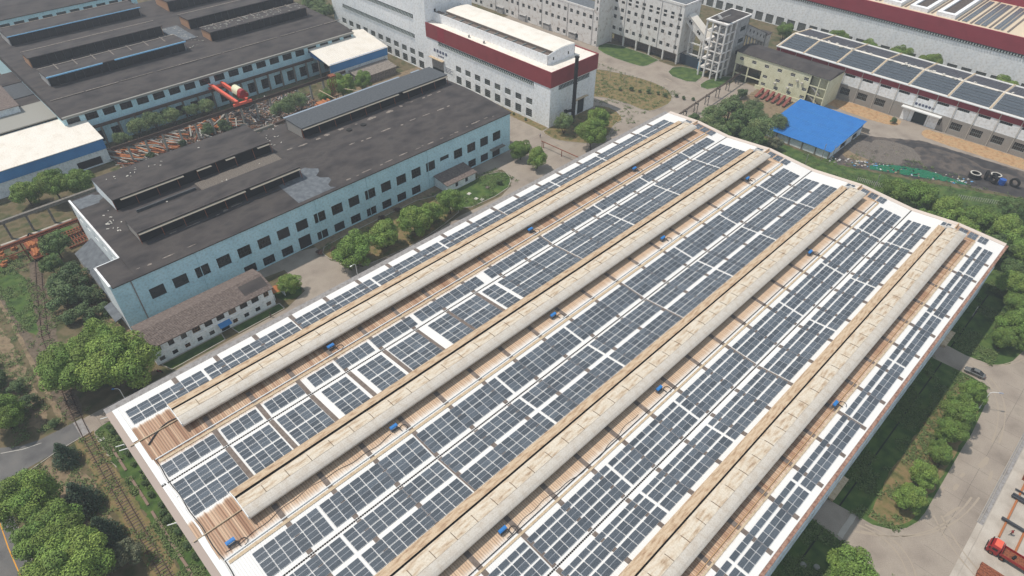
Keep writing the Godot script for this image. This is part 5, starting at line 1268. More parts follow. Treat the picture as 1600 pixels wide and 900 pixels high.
func scrap() -> void:
	# sheet of broken stuff on the yard floor, then beams and rods lying on it
	var b := MB.new()
	for i in 4200:
		var x := R(46.5, 124.0); var z := R(-257.0, -226.0)
		var big := R(0, 1)
		b.col = [Color(0.10, 0.075, 0.06), Color(0.20, 0.10, 0.06), Color(0.36, 0.34, 0.32), Color(0.12, 0.11, 0.11), Color(0.26, 0.16, 0.10)][rng.randi() % 5]
		b.obox(V(x, R(0.05, 0.7), z), V(R(0.12, 0.4), R(0.08, 0.4), R(0.5, 3.4) * (0.5 + big)), Basis(Vector3.UP, R(-0.9, 0.9) + (0.5 if x < 84 else rng.randf() * 3.0)) * Basis(Vector3.RIGHT, R(-0.25, 0.25)))
	var o := MeshInstance3D.new(); o.name = "scrap_metal"; o.mesh = b.mesh(M.scatter, Vector3.ZERO, true); add_child(o, true); o.set_meta("kind", "stuff")
	tag(o, "litter of small rusty and grey steel offcuts covering the scrap yard floor", "scrap metal")
	var bays := [[51.0, "beside the cream roofed shed"], [59.0, "among the scrap yard's left bushes"], [68.0, "in the middle of the scrap yard"], [78.0, "below the red crane"], [88.0, "right of the red crane's shrubs"]]
	for by in bays.size():
		for k in 3:
			var kind: String = ["white painted steel beam", "orange rusted steel beam", "dark rusted steel tube"][k]
			var bm := MB.new(); var l: float = [7.5, 6.0, 6.5][k]
			if k < 2: bm.box(-0.24, 0, -l / 2, 0.24, 0.08, l / 2); bm.box(-0.05, 0.08, -l / 2, 0.05, 0.4, l / 2); bm.box(-0.24, 0.4, -l / 2, 0.24, 0.48, l / 2)
			else: bm.cyl(V(0, 0.2, -l / 2), V(0, 0.2, l / 2), 0.2, 0.2, 8)
			var me := bm.mesh([M.lip_grey, M.coat_orange, M.rust_steel][k])
			for i in 8:
				var q := MeshInstance3D.new(); q.name = numbered("steel_beam"); q.mesh = me
				q.position = V(bays[by][0] + R(-3.5, 3.5), 0.6 + R(0, 0.5), R(-254.0, -241.0)); q.rotation = V(R(-0.06, 0.06), 0.55 + R(-0.35, 0.35), 0)
				if by > 2: q.rotation.y = R(-1.4, 1.4)
				add_child(q, true); tag(q, "%s lying loose %s" % [kind, bays[by][1]], "steel beam", "%ss %s" % [kind, bays[by][1]])
	# rusty castings and a flat wagon body left of the pipe rack, stacked crates under it
	for q in [[1.0, -209.5, "orange rusted casting, left one of the pair below the pipe rack"], [4.2, -210.8, "orange rusted casting, right one of the pair below the pipe rack"], [1.8, -214.5, "rusty casting lying behind the pipe rack's first post"], [5.4, -216.2, "rusty casting behind the pipe rack nearest the wagon body"]]:
		b = MB.new(); b.cyl(V(0, 0, 0), V(0, 0.7, 0), 1.0, 0.8, 9); b.cyl(V(0.2, 0.7, 0), V(0.2, 1.3, 0.2), 0.5, 0.3, 8); b.box(-1.1, 0.1, -0.3, 1.1, 0.5, 0.3)
		b.obox(V(0.5, 0.9, 0.5), V(0.5, 0.5, 1.3), Basis(Vector3.UP, 0.6))
		var m := MeshInstance3D.new(); m.name = numbered("rusty_casting"); m.mesh = b.mesh(M.coat_orange); m.position = V(q[0], 0.15, q[1]); m.rotation.y = q[0]; add_child(m, true); tag(m, q[2], "casting")
	var root := thing("flat_wagon", "rust brown flat wagon body with castings heaped on its deck", "wagon", V(9.8, 0, -212.0))
	b = MB.new(); b.box(8.0, 0.7, -219.0, 11.8, 1.1, -205.0); part("deck", b, M.rust_steel, root)
	b = MB.new(); b.box(8.0, 0.3, -219.0, 8.3, 0.7, -205.0); b.box(11.5, 0.3, -219.0, 11.8, 0.7, -205.0); part("sole_bar", b, M.black, root)
	for z in [-216.5, -207.5]:
		b = MB.new(); b.cyl(V(8.1, 0.4, z), V(11.7, 0.4, z), 0.4, 0.4, 10); part("wheelset", b, M.black, root)
	b = MB.new()
	for i in 14: b.cyl(V(R(8.6, 11.2), 1.1, R(-217, -206)), V(R(8.6, 11.2), 1.7, R(-217, -206)), 0.6, 0.3, 7)
	part("castings", b, M.coat_orange, root).set_meta("kind", "stuff")
	root = thing("ladder_stack", "stack of rusty steel ladder frames by the workshop's white gable", "ladder stack", V(23, 0, -206))
	for j in 3:
		for i in 12:
			b = MB.new(); b.box(17.5 + i * 0.85, 0.4 + j * 0.15, -214.5 + j * 3.6, 17.75 + i * 0.85, 0.6 + j * 0.15, -211.6 + j * 3.6); part("rung", b, M.rust_steel, root)
		b = MB.new(); b.box(17.2, 0.2, -214.6 + j * 3.6, 28.2, 0.4 + j * 0.15, -214.3 + j * 3.6); b.box(17.2, 0.2, -211.9 + j * 3.6, 28.2, 0.4 + j * 0.15, -211.6 + j * 3.6); part("rail", b, M.rust_steel, root)
	root = thing("rusty_gantry_hoist", "small rusty lattice hoist mast with two booms beside the slate roof", "hoist", V(128, 0, -231))
	b = MB.new()
	for q in [[127.2, -231.8], [129.0, -231.8], [127.2, -230.0], [129.0, -230.0]]: b.beam(V(q[0], 0, q[1]), V(q[0], 13.0, q[1]), 0.16, 0.16)
	for i in 6: b.beam(V(127.2, 1.0 + i * 2, -230.0), V(129.0, 3.0 + i * 2, -230.0), 0.1, 0.1); b.beam(V(127.2, 1.0 + i * 2, -231.8), V(127.2, 3.0 + i * 2, -230.0), 0.1, 0.1)
	b.box(126.9, 12.8, -232.1, 129.3, 13.3, -229.7); part("mast", b, M.rust_steel, root)
	for q in [[V(129, 8, -230), V(136, 6.6, -223)], [V(121.5, 9, -231), V(124.5, 6.6, -223.5)]]:
		b = MB.new(); b.cyl(q[0], q[1], 0.22, 0.16, 8); part("boom", b, M.walkway, root)
	root = thing("trolley_frame", "rust brown trolley frame parked on the runway behind the slate roof", "crane trolley", V(118.5, 0, -222.5))
	b = MB.new(); b.box(115.0, 6.9, -224.5, 121.5, 7.3, -220.8); b.box(115.4, 7.3, -224.0, 117.8, 8.2, -221.4); b.cyl(V(118.6, 7.9, -224.0), V(118.6, 7.9, -221.2), 0.6, 0.6, 10); b.cyl(V(120.4, 7.9, -223.6), V(120.4, 7.9, -221.6), 0.5, 0.5, 10); part("frame", b, M.coat_orange, root)

# ------------------------------------------------------------------ ground
func pv(a: Array) -> PackedVector2Array:
	var p := PackedVector2Array()
	for i in range(0, a.size(), 2): p.append(Vector2(a[i], a[i + 1]))
	return p
func smooth(p: PackedVector2Array, times: int) -> PackedVector2Array:
	for t in times:
		var q := PackedVector2Array()
		for i in p.size():
			var a := p[i]; var b := p[(i + 1) % p.size()]
			q.append(a.lerp(b, 0.25)); q.append(a.lerp(b, 0.75))
		p = q
	return p
func ragged(p: PackedVector2Array, step: float, amp: float) -> PackedVector2Array:
	var q := PackedVector2Array()
	for i in p.size():
		var a := p[i]; var b := p[(i + 1) % p.size()]; var n := maxi(1, int(a.distance_to(b) / step))
		for j in n: q.append(a.lerp(b, float(j) / n) + Vector2(R(-amp, amp), R(-amp, amp)))
	return q
func patch(called: String, m: String, y: float, a: Array, sm := 0, amp := 0.0, kerb := false) -> void:
	var p := smooth(pv(a), sm)
	if kerb:
		var kb := MB.new()
		for i in p.size():
			var c := p[i]; var d := p[(i + 1) % p.size()]
			kb.beam(V(c.x, 0.06, c.y), V(d.x, 0.06, d.y), 0.22, 0.14)
		struct("kerb", kb, M.kerb)
	if amp > 0.0: p = ragged(p, 1.1, amp)
	var b := MB.new(); b.sheet(p, y)
	if b.v.size() == 0: push_warning("no triangles for " + called)
	struct(called, b, M[m])

func ground() -> void:
	var b := MB.new(); b.quad(V(-1500, 0, 1200), V(1800, 0, 1200), V(1800, 0, -1800), V(-1500, 0, -1800)); struct("ground", b, M.soil)
	# hard surfaces
	patch("works_road", "concrete", 0.008, [-3.2, -135.6, 16, -135.4, 34, -136.0, 50, -136.4, 57.5, -139.4, 58, -151.5, 52, -152.4, 52, -156.2, 66, -156.2, 70.5, -154.5, 70.0, -146, 75, -137.0, 84, -135.6, 94, -134.9, 113, -136.9, 130, -135.9, 137, -138.4, 141.5, -143, 142.0, -148.2, 134.0, -150.6, 134.0, -156.2, 155.2, -156.2, 155.2, -117.1, -3.2, -117.1])
	patch("crossroad", "concrete", 0.008, [155.2, -240, 177, -240, 177, -157.8, 203.8, -157.8, 203.8, -260, 254.6, -260, 254.6, -199.4, 262.4, -199.4, 262.4, -131, 270, -131, 270, -119, 155.2, -117.1])
	patch("alley", "dirt", 0.012, [97, -222, 177, -222, 177, -240, 97, -242, 60, -243, 46, -243, 46, -205, 97, -205])
	patch("verge", "dry_grass", 0.016, [172.4, -157.6, 177, -158, 206, -158, 208.6, -151, 203.6, -141.8, 198.6, -142.6, 188, -137.6, 180.6, -136.2, 174.5, -144.6, 171.6, -150], 1, 0.25, true)
	patch("verge", "dry_grass", 0.016, [173.4, -232, 176.8, -232, 176.8, -158.2, 173.4, -158.2], 0, 0.2)
	patch("lawn", "dry_grass", 0.016, [206.4, -199, 222, -197, 234.8, -182, 240.2, -164.8, 241.4, -151.9, 237.3, -142.3, 230, -137.9, 221, -138.0, 215.8, -140.0, 216.2, -151.7, 212.5, -163.5, 206.4, -166], 1, 0.2, true)
	patch("lawn", "grass", 0.016, [253.6, -199.2, 264.6, -199, 264.8, -168.0, 258.5, -168.2, 252.7, -168.0, 250.6, -171.5, 250.0, -187.9], 1, 0.15, true)
	patch("lawn", "grass", 0.016, [252.4, -156.6, 263.8, -159.6, 268.0, -147, 262.2, -143.4, 252.6, -142.0], 1, 0.15, true)
	patch("lawn", "grass", 0.016, [251.8, -139.5, 262.0, -140.3, 272, -136, 270.0, -131.4, 252.3, -133.0], 1, 0.15, true)
	patch("lawn", "grass", 0.016, [112.5, -151.5, 117.8, -151.8, 131, -149.8, 134.0, -150.3, 142.0, -146.9, 140.4, -141.5, 133.5, -136.9, 113.5, -138.4], 1, 0.2, true)
	patch("tree_bed", "dry_grass", 0.016, [70.2, -152.5, 78, -153.5, 118, -153.5, 116.6, -139.4, 104, -136.4, 93.3, -135.1, 83.6, -135.9, 75.6, -137.0, 70.3, -145.1], 1, 0.25, true)
	patch("wall_bed", "dirt", 0.012, [70.5, -156.2, 134, -156.2, 134, -152.6, 70.5, -153.0], 0, 0.2)
	patch("lawn", "grass", 0.016, [17.3, -139.6, 32.9, -139.6, 32.6, -136.8, 18.5, -136.2], 0, 0.15, true)
	patch("lawn", "grass", 0.016, [35.8, -139.6, 49.6, -139.6, 49.6, -136.8, 36.3, -136.6], 0, 0.15, true)
	patch("planting_bed", "grass", 0.016, [49.6, -146, 56.6, -145, 57.4, -139.6, 51.5, -138.2], 1, 0.3)
	patch("dirt_path", "dirt", 0.012, [11.0, -198, 14.2, -197, 16.0, -177, 17.0, -158, 16.0, -146, 12.5, -147, 13.0, -160, 12.0, -178], 1, 0.35)
	# tracks, path and road at the near end
	patch("track_bed", "ballast", 0.012, [-6.0, -137, -5.9, -157, -4.9, -176, -4.9, -200, -3.6, -215, -2.6, -215, -3.6, -193, -3.2, -180, -1.6, -168, 2.6, -190, 6.5, -207, 8.2, -206, 6.6, -191, 3.0, -172, -1.0, -150, -1.0, -137], 1, 0.25)
	patch("track_bed", "dry_grass", 0.012, [-5.9, -130.4, -2.0, -130.4, -2.0, -60, -6.6, -60], 0, 0.3)
	patch("dirt_path", "dirt", 0.020, [-5.0, -205, -4.2, -205, -4.3, -176, -5.0, -157, -5.4, -138, -6.5, -138, -6.0, -157, -5.1, -176], 0, 0.15)
	patch("dirt", "dirt", 0.010, [-16.5, -196, -7.0, -190, -7.4, -150, -8.4, -140.2, -12.0, -139.0, -12.4, -150], 1, 0.6)
	patch("dirt", "dirt", 0.010, [-14.6, -128.6, -8.2, -129.6, -6.8, -118, -7.2, -100, -13.5, -100], 1, 0.6)
	patch("wild_grass", "grass", 0.010, [-1.8, -130.4, 1.4, -130.6, 2.2, -116, 2.6, -60, -1.9, -60], 0, 0.35)
	patch("wild_grass", "grass", 0.010, [-4.6, -215, 4.2, -205, 1.8, -186, -0.8, -170, -3.4, -176], 1, 0.4)
	patch("wild_grass", "grass", 0.010, [9, -223, 21, -221, 21.5, -213, 14.5, -204, 9.6, -202], 1, 0.4)
	patch("yard_slab", "pale_concrete", 0.012, [3, -221.6, 23, -221.6, 22, -217.8, 3, -219.5], 0, 0.1)
	patch("asphalt_road", "asphalt", 0.018, [-60, -150, -25, -146, -18.3, -140, -14.7, -137.2, -11.2, -136.1, -3.0, -135.9, -2.6, -130.6, -10.1, -130.1, -15.1, -130.0, -18.6, -128.3, -20.6, -125, -21.0, -117, -21.3, -103, -21.8, -50, -60, -50])
	b = MB.new(); b.sheet(pv([-23.2, -122, -23.05, -122, -23.45, -113, -23.6, -50, -23.8, -50, -23.65, -113]), 0.023); struct("road_marking", b, M.yellow_line)
	b = MB.new(); b.sheet(pv([-18.4, -138.2, -14.6, -136.0, -11.2, -135.0, -11.2, -134.88, -14.6, -135.85, -18.4, -138.05]), 0.023); struct("road_marking", b, M.chalk)
	b = MB.new()
	for q in [[-60, -50]]: b.beam(V(-10.1, 0.07, -130.0), V(-2.8, 0.07, -130.5), 0.18, 0.16); b.beam(V(-18.4, 0.07, -128.3), V(-10.1, 0.07, -130.0), 0.18, 0.16); b.beam(V(-20.9, 0.07, -117), V(-21.3, 0.07, -95), 0.18, 0.16)
	struct("kerb", b, M.kerb)
	b = MB.new(); b.quad(V(-4.4, 0.03, -130.4), V(-2.4, 0.03, -130.4), V(-2.4, 0.03, -135.9), V(-4.4, 0.03, -135.9)); struct("level_crossing", b, M.grey_gutter)
	patch("scrap_ground", "rubble", 0.020, [46.5, -257.5, 124, -257.5, 124, -224.4, 46.5, -224.4], 0, 0.0)
	# beyond the far end of the shed
	patch("rough_grass", "grass", 0.010, [193.5, -117, 262, -119, 262, -99, 231, -98, 231, -72, 258, -68, 232, -66, 240, -44, 256, -10, 262, 12, 193.5, 12], 0, 0.4)
	patch("coal_yard", "coal", 0.016, [231.5, -67.0, 238.5, -72.0, 260, -70, 272, -52, 275, -16, 276, 14, 256, 14, 256.0, -12, 247.2, -35.5, 238.0, -53.7], 0, 0.35)
	patch("coal_patch", "black_coal", 0.024, [240, -48, 247, -51, 254, -44, 258, -34, 262, -20, 264, -6, 257, -8, 250, -33, 243, -42], 1, 0.5)
	patch("coal_patch", "black_coal", 0.024, [262, -62, 270, -52, 273, -40, 274, -20, 269, -18, 266, -38], 1, 0.5)
	patch("coal_patch", "dirt", 0.024, [238, -68, 246, -71, 252, -66, 249, -60, 240, -60], 1, 0.5)
	patch("coal_patch", "pale_concrete", 0.024, [255, -63, 262, -58, 264, -54, 258, -56], 1, 0.5)
	patch("hall_road", "concrete", 0.012, [259.9, -104, 285.2, -104, 285.2, 14, 276.0, 14, 275.2, -16, 271.6, -52, 260, -68])
	patch("bare_verge", "tan_soil", 0.020, [276.5, -96, 284.8, -92, 284.8, -64.4, 277.6, -63.2, 275.0, -70, 275.0, -82], 1, 0.2)
	patch("bare_verge", "tan_soil", 0.020, [275.0, -51.5, 278, -55.4, 284.8, -54.6, 284.8, 14, 277.0, 14, 276.2, -18], 1, 0.2)
	patch("scrap_ground", "dirt", 0.014, [233, -118, 268, -120, 268, -99, 240, -99], 0, 0.4)
	# right-hand side
	patch("shade_grass", "grass", 0.010, [60, -7.6, 193.5, -7.6, 205, 1, 205, 16, 60, 16], 0, 0.0)
	patch("yard_road", "concrete", 0.016, [60, 12, 86, 9.5, 91.0, 7.2, 92.4, 2.3, 93.2, -7.6, 99.6, -7.6, 100.3, -1.6, 100.6, 1.6, 102.2, 4.6, 104.8, 6.7, 107.7, 7.7, 111, 8.0, 132, 7.8, 139, 7.9, 152, 7.2, 156.6, 5.4, 157.2, 2, 156.8, -7.6, 164.2, -7.6, 163.8, -1.4, 164.9, 4.0, 167.9, 7.2, 177, 8.4, 203, 1.5, 230, 1.5, 230, 16.2, 60, 16.2])
	patch("path_edge", "pale_concrete", 0.020, [99.0, -2.4, 100.4, -2.4, 100.4, -1.4, 93.4, -1.3, 93.4, -2.3], 0, 0.1)
	patch("median_grass", "dry_grass", 0.020, [101.2, -0.8, 156.0, -0.7, 156.4, 4.8, 151.5, 6.4, 139, 7.2, 111, 7.3, 105.2, 6.0, 102.2, 3.6], 1, 0.3)
	patch("yard_edge", "grey_gutter", 0.020, [116.2, 16.0, 230, 16.2, 230, 17.4, 116.2, 17.2])
	patch("pipe_yard", "pale_concrete", 0.016, [60, 16.2, 230, 16.2, 230, 60, 60, 60])
	b = MB.new(); b.box(116.4, 0, 16.0, 146.0, 0.16, 16.12); b.box(116.4, 0, 16.4, 200, 0.2, 16.5); b.box(60, 0.02, 17.22, 220, 0.08, 17.3); struct("drain_kerb", b, M.kerb)
	b = MB.new(); b.box(60, -0.3, -5.0, 93.2, 0.014, -4.7); b.box(99.6, -0.3, -5.0, 156.8, 0.014, -4.7); b.box(164.2, -0.3, -5.3, 193, 0.014, -5.0); struct("drain_channel", b, M.dark)
	# joints between concrete bays
	b = MB.new()
	for i in 27:
		var x := 62.0 + i * 5.2; b.box(x, 0.01, 8.6 if x > 108 else 10.5, x + 0.05, 0.0195, 16.0)
	b.box(108, 0.01, 12.2, 200, 0.0196, 12.26)
	for i in 29: b.box(0.0 + i * 5.2, 0.004, -134.6, 0.05 + i * 5.2, 0.0105, -117.2)
	b.box(0, 0.004, -126.0, 154, 0.0106, -125.94)
	for i in 20: b.box(158.0, 0.004, -240.0 + i * 5.2, 172.0, 0.0105, -239.95 + i * 5.2)
	for i in 22: b.box(241.6 if i * 5.2 > 40 else 206.0, 0.004, -238.0 + i * 5.2, 250.0, 0.0105, -237.95 + i * 5.2)
	struct("paving_joint", b, M.joint)
	# curved tyre tracks where lorries turn
	for q in [[97, 0, 104, 13, 122, 14.0], [99, 0, 103, 11.5, 86, 14.5], [161, 0, 160, 11, 140, 12.5], [162, -1, 164, 11, 190, 10.5], [112, 10, 106, 15.5, 104, 22]]:
		for off in [-0.8, 0.8]:
			b = MB.new(); var prev := Vector2.ZERO
			for i in 13:
				var t := i / 12.0; var p := Vector2(q[0], q[1]).lerp(Vector2(q[2], q[3]), t).lerp(Vector2(q[2], q[3]).lerp(Vector2(q[4], q[5]), t), t) + Vector2(off * 0.7, off * 0.7)
				if i: b.beam(V(prev.x, 0.0225, prev.y), V(p.x, 0.0225, p.y), 0.28 + 0.1 * sin(i * 1.7), 0.002)
				prev = p
			struct("tyre_track", b, M.stain)
	# worn marks, tyre tracks and stains on the concrete
	b = MB.new()
	for i in 40:
		var s := rng.randi() % 4
		var c: Vector2 = [Vector2(R(70, 150), R(8.5, 15.5)), Vector2(R(5, 150), R(-134, -119)), Vector2(R(158, 172), R(-200, -120)), Vector2(R(240, 255), R(-198, -130))][s]
		var l := R(0.8, 3.0); var w := R(0.2, 0.6); var a := R(-0.3, 0.3) + (1.57 if s > 1 else 0.0); var pts := PackedVector2Array()
		for j in 9: pts.append(c + Vector2(cos(TAU * j / 9) * l * R(0.7, 1.1), sin(TAU * j / 9) * w * R(0.6, 1.2)).rotated(a))
		b.sheet(pts, 0.0285 + 0.0001 * i)
	struct("stain", b, M.stain)

func tracks() -> void:
	var lines := [[V(-4.6, 0, -60), V(-4.1, 0, -95), V(-3.85, 0, -116), V(-3.6, 0, -128), V(-2.9, 0, -142), V(-1.4, 0, -157), V(0.2, 0, -171), V(5.1, 0, -191.7), V(8.6, 0, -205)]]
	var lab := ["old railway track with worn sleepers running past the shed's near end"]
	for li in lines.size():
		var L: Array = lines[li]
		var root := thing("railway_track", lab[li], "railway track", V(-3, 0, -130))
		for s in [-0.72, 0.72]:
			var b := MB.new()
			for i in L.size() - 1:
				var d: Vector3 = (L[i + 1] - L[i]).normalized(); var n := V(-d.z, 0, d.x)
				b.beam(L[i] + n * s + V(0, 0.24, 0), L[i + 1] + n * s + V(0, 0.24, 0), 0.09, 0.14); b.beam(L[i] + n * s + V(0, 0.16, 0), L[i + 1] + n * s + V(0, 0.16, 0), 0.16, 0.04)
			part("rail", b, M.runway, root)
		var sb := MB.new(); sb.box(-1.25, 0.02, -0.12, 1.25, 0.14, 0.12)
		var sm := sb.mesh(M.old_timber)
		var acc := 0.0
		for i in L.size() - 1:
			var len: float = L[i].distance_to(L[i + 1]); var d: Vector3 = (L[i + 1] - L[i]).normalized()
			while acc < len:
				var p: Vector3 = L[i] + d * acc
				if p.z > -130.2 or p.z < -136.1:
					inst("sleeper", sm, root, Transform3D(Basis(Vector3.UP, atan2(d.x, d.z) + R(-0.04, 0.04)), p - root.position + V(R(-0.06, 0.06), R(-0.09, 0.02), 0)))
				acc += 0.78
			acc -= len
	# low brick strip between the track and the shed
	var b := MB.new(); var z := -124.0
	while z < -60.0:
		var l := R(1.2, 4.0)
		if R(0, 1) < 0.86: b.obox(V(-0.7 + R(-0.06, 0.06), 0.12, z + l / 2), V(0.5, 0.24, l - 0.1), Basis(Vector3.UP, R(-0.02, 0.02)))
		z += l
	single("brick_strip", b, M.block_brown, "broken low brick strip in the weeds between track and shed", "low wall")
	b = MB.new(); b.box(-2.2, 0, -127.0, -0.9, 0.18, -126.2); single("concrete_slab", b, M.chalk, "pale concrete slab lying by the track near the shed corner", "slab", V(-1.5, 0, -126.6))
	for q in [[1.0, -121.5], [1.2, -119.9], [1.2, -95.5], [1.4, -131.6]]:
		b = MB.new(); b.cyl(V(0, 1.0, 0), V(1.6, 1.3, 0.9), 0.11, 0.11, 8); b.box(1.4, 0, 0.75, 1.6, 1.25, 0.95)
		var o := MeshInstance3D.new(); o.name = numbered("drain_spout"); o.mesh = b.mesh(M.white_paint); o.position = V(q[0] - 1.0, 0, q[1]); add_child(o, true)
		tag(o, "white drain spout sticking out of the shed's near wall %s" % {-121.5: "beside the pale slab", -119.9: "just below the slab's spout", -95.5: "far down beside the brick strip", -131.6: "at the corner by the road"}[q[1]], "drain pipe")

# ------------------------------------------------------------------ small things
func small_things() -> void:
	var b := MB.new()
	# street lamps
	var lamps := [[6.5, -131.2, V(-0.9, 0, -0.6), 7.0, "white street lamp with blue head beside the shed corner under the big tree", "fan_blue"], [70.2, -131.8, V(-1.4, 0, 0.2), 7.0, "white curved street lamp on the concrete apron beside the round trees", "white_paint"], [147.9, 6.6, V(1.0, 0, 1.6), 5.9, "white bent street lamp leaning over the yard road beside the median trees", "lamp_head"]]
	for l in lamps:
		var root := thing("street_lamp", l[4], "street lamp", V(l[0], 0, l[1]))
		b = MB.new(); b.cyl(V(l[0], 0, l[1]), V(l[0], l[3] - 0.5, l[1]), 0.1, 0.07, 8); b.cyl(V(l[0], 0, l[1]), V(l[0], 0.3, l[1]), 0.2, 0.18, 8); part("pole", b, M.white_paint, root)
		var d: Vector3 = l[2]
		b = MB.new(); b.tube([V(l[0], l[3] - 0.55, l[1]), V(l[0], l[3] - 0.1, l[1]) + d * 0.25, V(l[0], l[3], l[1]) + d * 0.7, V(l[0], l[3], l[1]) + d], 0.06, 6); part("arm", b, M.white_paint, root)
		b = MB.new(); b.beam(V(l[0], l[3], l[1]) + d * 0.9, V(l[0], l[3], l[1]) + d * 1.35, 0.34, 0.14); part("lamp_head", b, M[l[5]], root)
	# car on the path by the shed
	car(V(158.5, 0.02, 2.1), 0.06, "car_paint", "silver grey saloon car parked beside the median on the yard road", 1)
	car(V(9.6, 0.02, -133.6), 1.5, "black", "dark car parked half hidden under the big tree by the shed corner", 2)
	truck()
	# black pipes on rust brown bearers
	for q in [[20.2, 115.7, 136.0, "nearer"], [23.4, 113.8, 136.0, "farther"]]:
		b = MB.new(); b.box(q[1], 0.02, q[0] - 0.16, q[2], 0.32, q[0] + 0.16)
		single("timber_bearer", b, M.coat_orange, "long orange brown bearer beam under black pipes, %s the drain kerb" % ("the one nearest" if q[3] == "nearer" else "second from"), "beam")
	for q in [[120.3, 19.2, 0.32, "thick black steel pipe lying alone in the pale yard behind the truck"], [127.4, 19.0, 0.26, "black steel pipe, near one of a pair lying across rusty bearers"], [128.05, 19.1, 0.26, "black steel pipe, far one of a pair lying across rusty bearers"], [129.7, 19.1, 0.17, "thin black steel pipe lying above the pipe pair in the yard"]]:
		b = MB.new()
		var r: float = q[2]; var n := 14
		for i in n:
			var a := TAU * i / n; var c := TAU * (i + 1) / n; var y := 0.33 + r
			var p := func(t: float, rr: float, z: float) -> Vector3: return V(q[0] + cos(t) * rr, y + sin(t) * rr, z)
			b.quad(p.call(a, r, q[1]), p.call(a, r, q[1] + 12), p.call(c, r, q[1] + 12), p.call(c, r, q[1]))
			b.quad(p.call(a, r * 0.86, q[1] + 12), p.call(a, r * 0.86, q[1]), p.call(c, r * 0.86, q[1]), p.call(c, r * 0.86, q[1] + 12))
			b.quad(p.call(a, r * 0.86, q[1]), p.call(a, r, q[1]), p.call(c, r, q[1]), p.call(c, r * 0.86, q[1]))
		single("steel_pipe", b, M.pipe_dark, q[3], "pipe", V(q[0], 0, q[1] + 6))
	var root := thing("plate_stack", "stack of rust brown steel plates at the photo's bottom edge beside the truck", "plate stack", V(105.6, 0, 22.5))
	for i in 6:
		b = MB.new(); b.box(103.8 + i * 0.62, 0.02, 19.5 + R(0, 0.15), 104.36 + i * 0.62, 0.7 + R(-0.1, 0.1), 27.0); part("plate", b, M.rust_steel, root)
	root = thing("rust_crates", "rusty offcut bundle on the pale yard at the photo's right edge", "bundle", V(134.5, 0, 20.5))
	b = MB.new(); b.box(133.6, 0.02, 19.4, 135.6, 1.0, 24.0); part("bundle", b, M.rust_steel, root)
	# coal yard things
	for q in [[257.6, -29.4, 1.9, "pale rimmed big tyre stack standing by the green netting"], [263.6, -24.2, 1.9, "pale rimmed big tyre lying behind the blue drum"]]:
		root = thing("tyre_stack", q[3], "tyre stack", V(q[0], 0, q[1]))
		for i in 2 if q[0] < 260 else 1:
			b = MB.new(); ring(b, V(q[0], 0.45 + i * 0.9, q[1]), 1.9, 1.1, 0.85, false); part("tyre", b, M.rubber, root)
		b = MB.new(); ring(b, V(q[0], 0.95 + (0.9 if q[0] < 260 else 0.0), q[1]), 1.75, 1.35, 0.1, false); part("rim", b, M.chalk, root)
	for q in [[259.6, -26.4, 0.3, "upright black tyre leaning beside the pale rimmed stack"], [258.4, -23.8, 0.9, "upright black tyre in front of the second tyre pile"], [260.9, -17.9, 1.3, "large black tyre leaning at the right end of the tyre row"]]:
		b = MB.new(); ring(b, V(0, 0, 0), 1.7, 1.0, 0.8, true)
		var o := MeshInstance3D.new(); o.name = numbered("tyre"); o.mesh = b.mesh(M.rubber); o.position = V(q[0], 1.6, q[1]); o.rotation.y = q[2]; add_child(o, true); tag(o, q[3], "tyre")
	root = thing("blue_drum", "blue drum standing among the tyres in the coal yard", "drum", V(259.6, 0, -21.3))
	b = MB.new(); b.cyl(V(259.6, 0.05, -21.3), V(259.6, 2.0, -21.3), 1.05, 1.05, 16); part("body", b, M.barrel_blue, root)
	b = MB.new(); b.cyl(V(259.6, 0.6, -21.3), V(259.6, 0.7, -21.3), 1.12, 1.12, 16); b.cyl(V(259.6, 1.4, -21.3), V(259.6, 1.5, -21.3), 1.12, 1.12, 16); part("hoop", b, M.barrel_blue, root)
	# green netting over spoil, with litter
	b = MB.new()
	var f := FastNoiseLite.new(); f.seed = 5; f.frequency = 0.35
	var N := 40; var W := 10
	var h := func(i: int, j: int) -> Vector3:
		var t := float(i) / N; var c := Vector2(237.2, -57.5).lerp(Vector2(251.6, -28.4), t); var s := float(j) / W
		var q := c + Vector2(0.9, -0.42) * lerpf(-0.5, 6.0 * sin(PI * clampf(t * 0.9 + 0.12, 0, 1)), s) * 1.0
		return V(q.x, 0.03 + 0.9 * sin(PI * s) * sin(PI * t) * (0.6 + 0.6 * f.get_noise_2d(i * 1.3, j * 2.0)) + 0.25 * absf(f.get_noise_2d(i * 5.0, j * 5.0)), q.y)
	for i in N:
		for j in W:
			if f.get_noise_2d(i * 2.1 + 90.0, j * 3.0) > 0.33: continue
			b.quad(h.call(i, j), h.call(i + 1, j), h.call(i + 1, j + 1), h.call(i, j + 1))
	single("green_netting", b, M.green_net, "torn bright green dust netting spread along the edge of the coal yard", "netting")
	b = MB.new()
	for i in 150:
		var t := R(0, 1); var c := Vector2(232, -70).lerp(Vector2(252, -27), t) + Vector2(R(-0.5, 4.5), R(-1.5, 1.5))
		b.col = [Color(0.45, 0.40, 0.36), Color(0.30, 0.20, 0.15), Color(0.6, 0.58, 0.55), Color(0.12, 0.3, 0.5)][rng.randi() % 4] if t < 0.95 else Color(0.1, 0.1, 0.1)
		b.obox(V(c.x, 0.15, c.y), V(R(0.2, 0.9), R(0.1, 0.35), R(0.2, 0.9)), Basis(Vector3.UP, R(0, 3)))
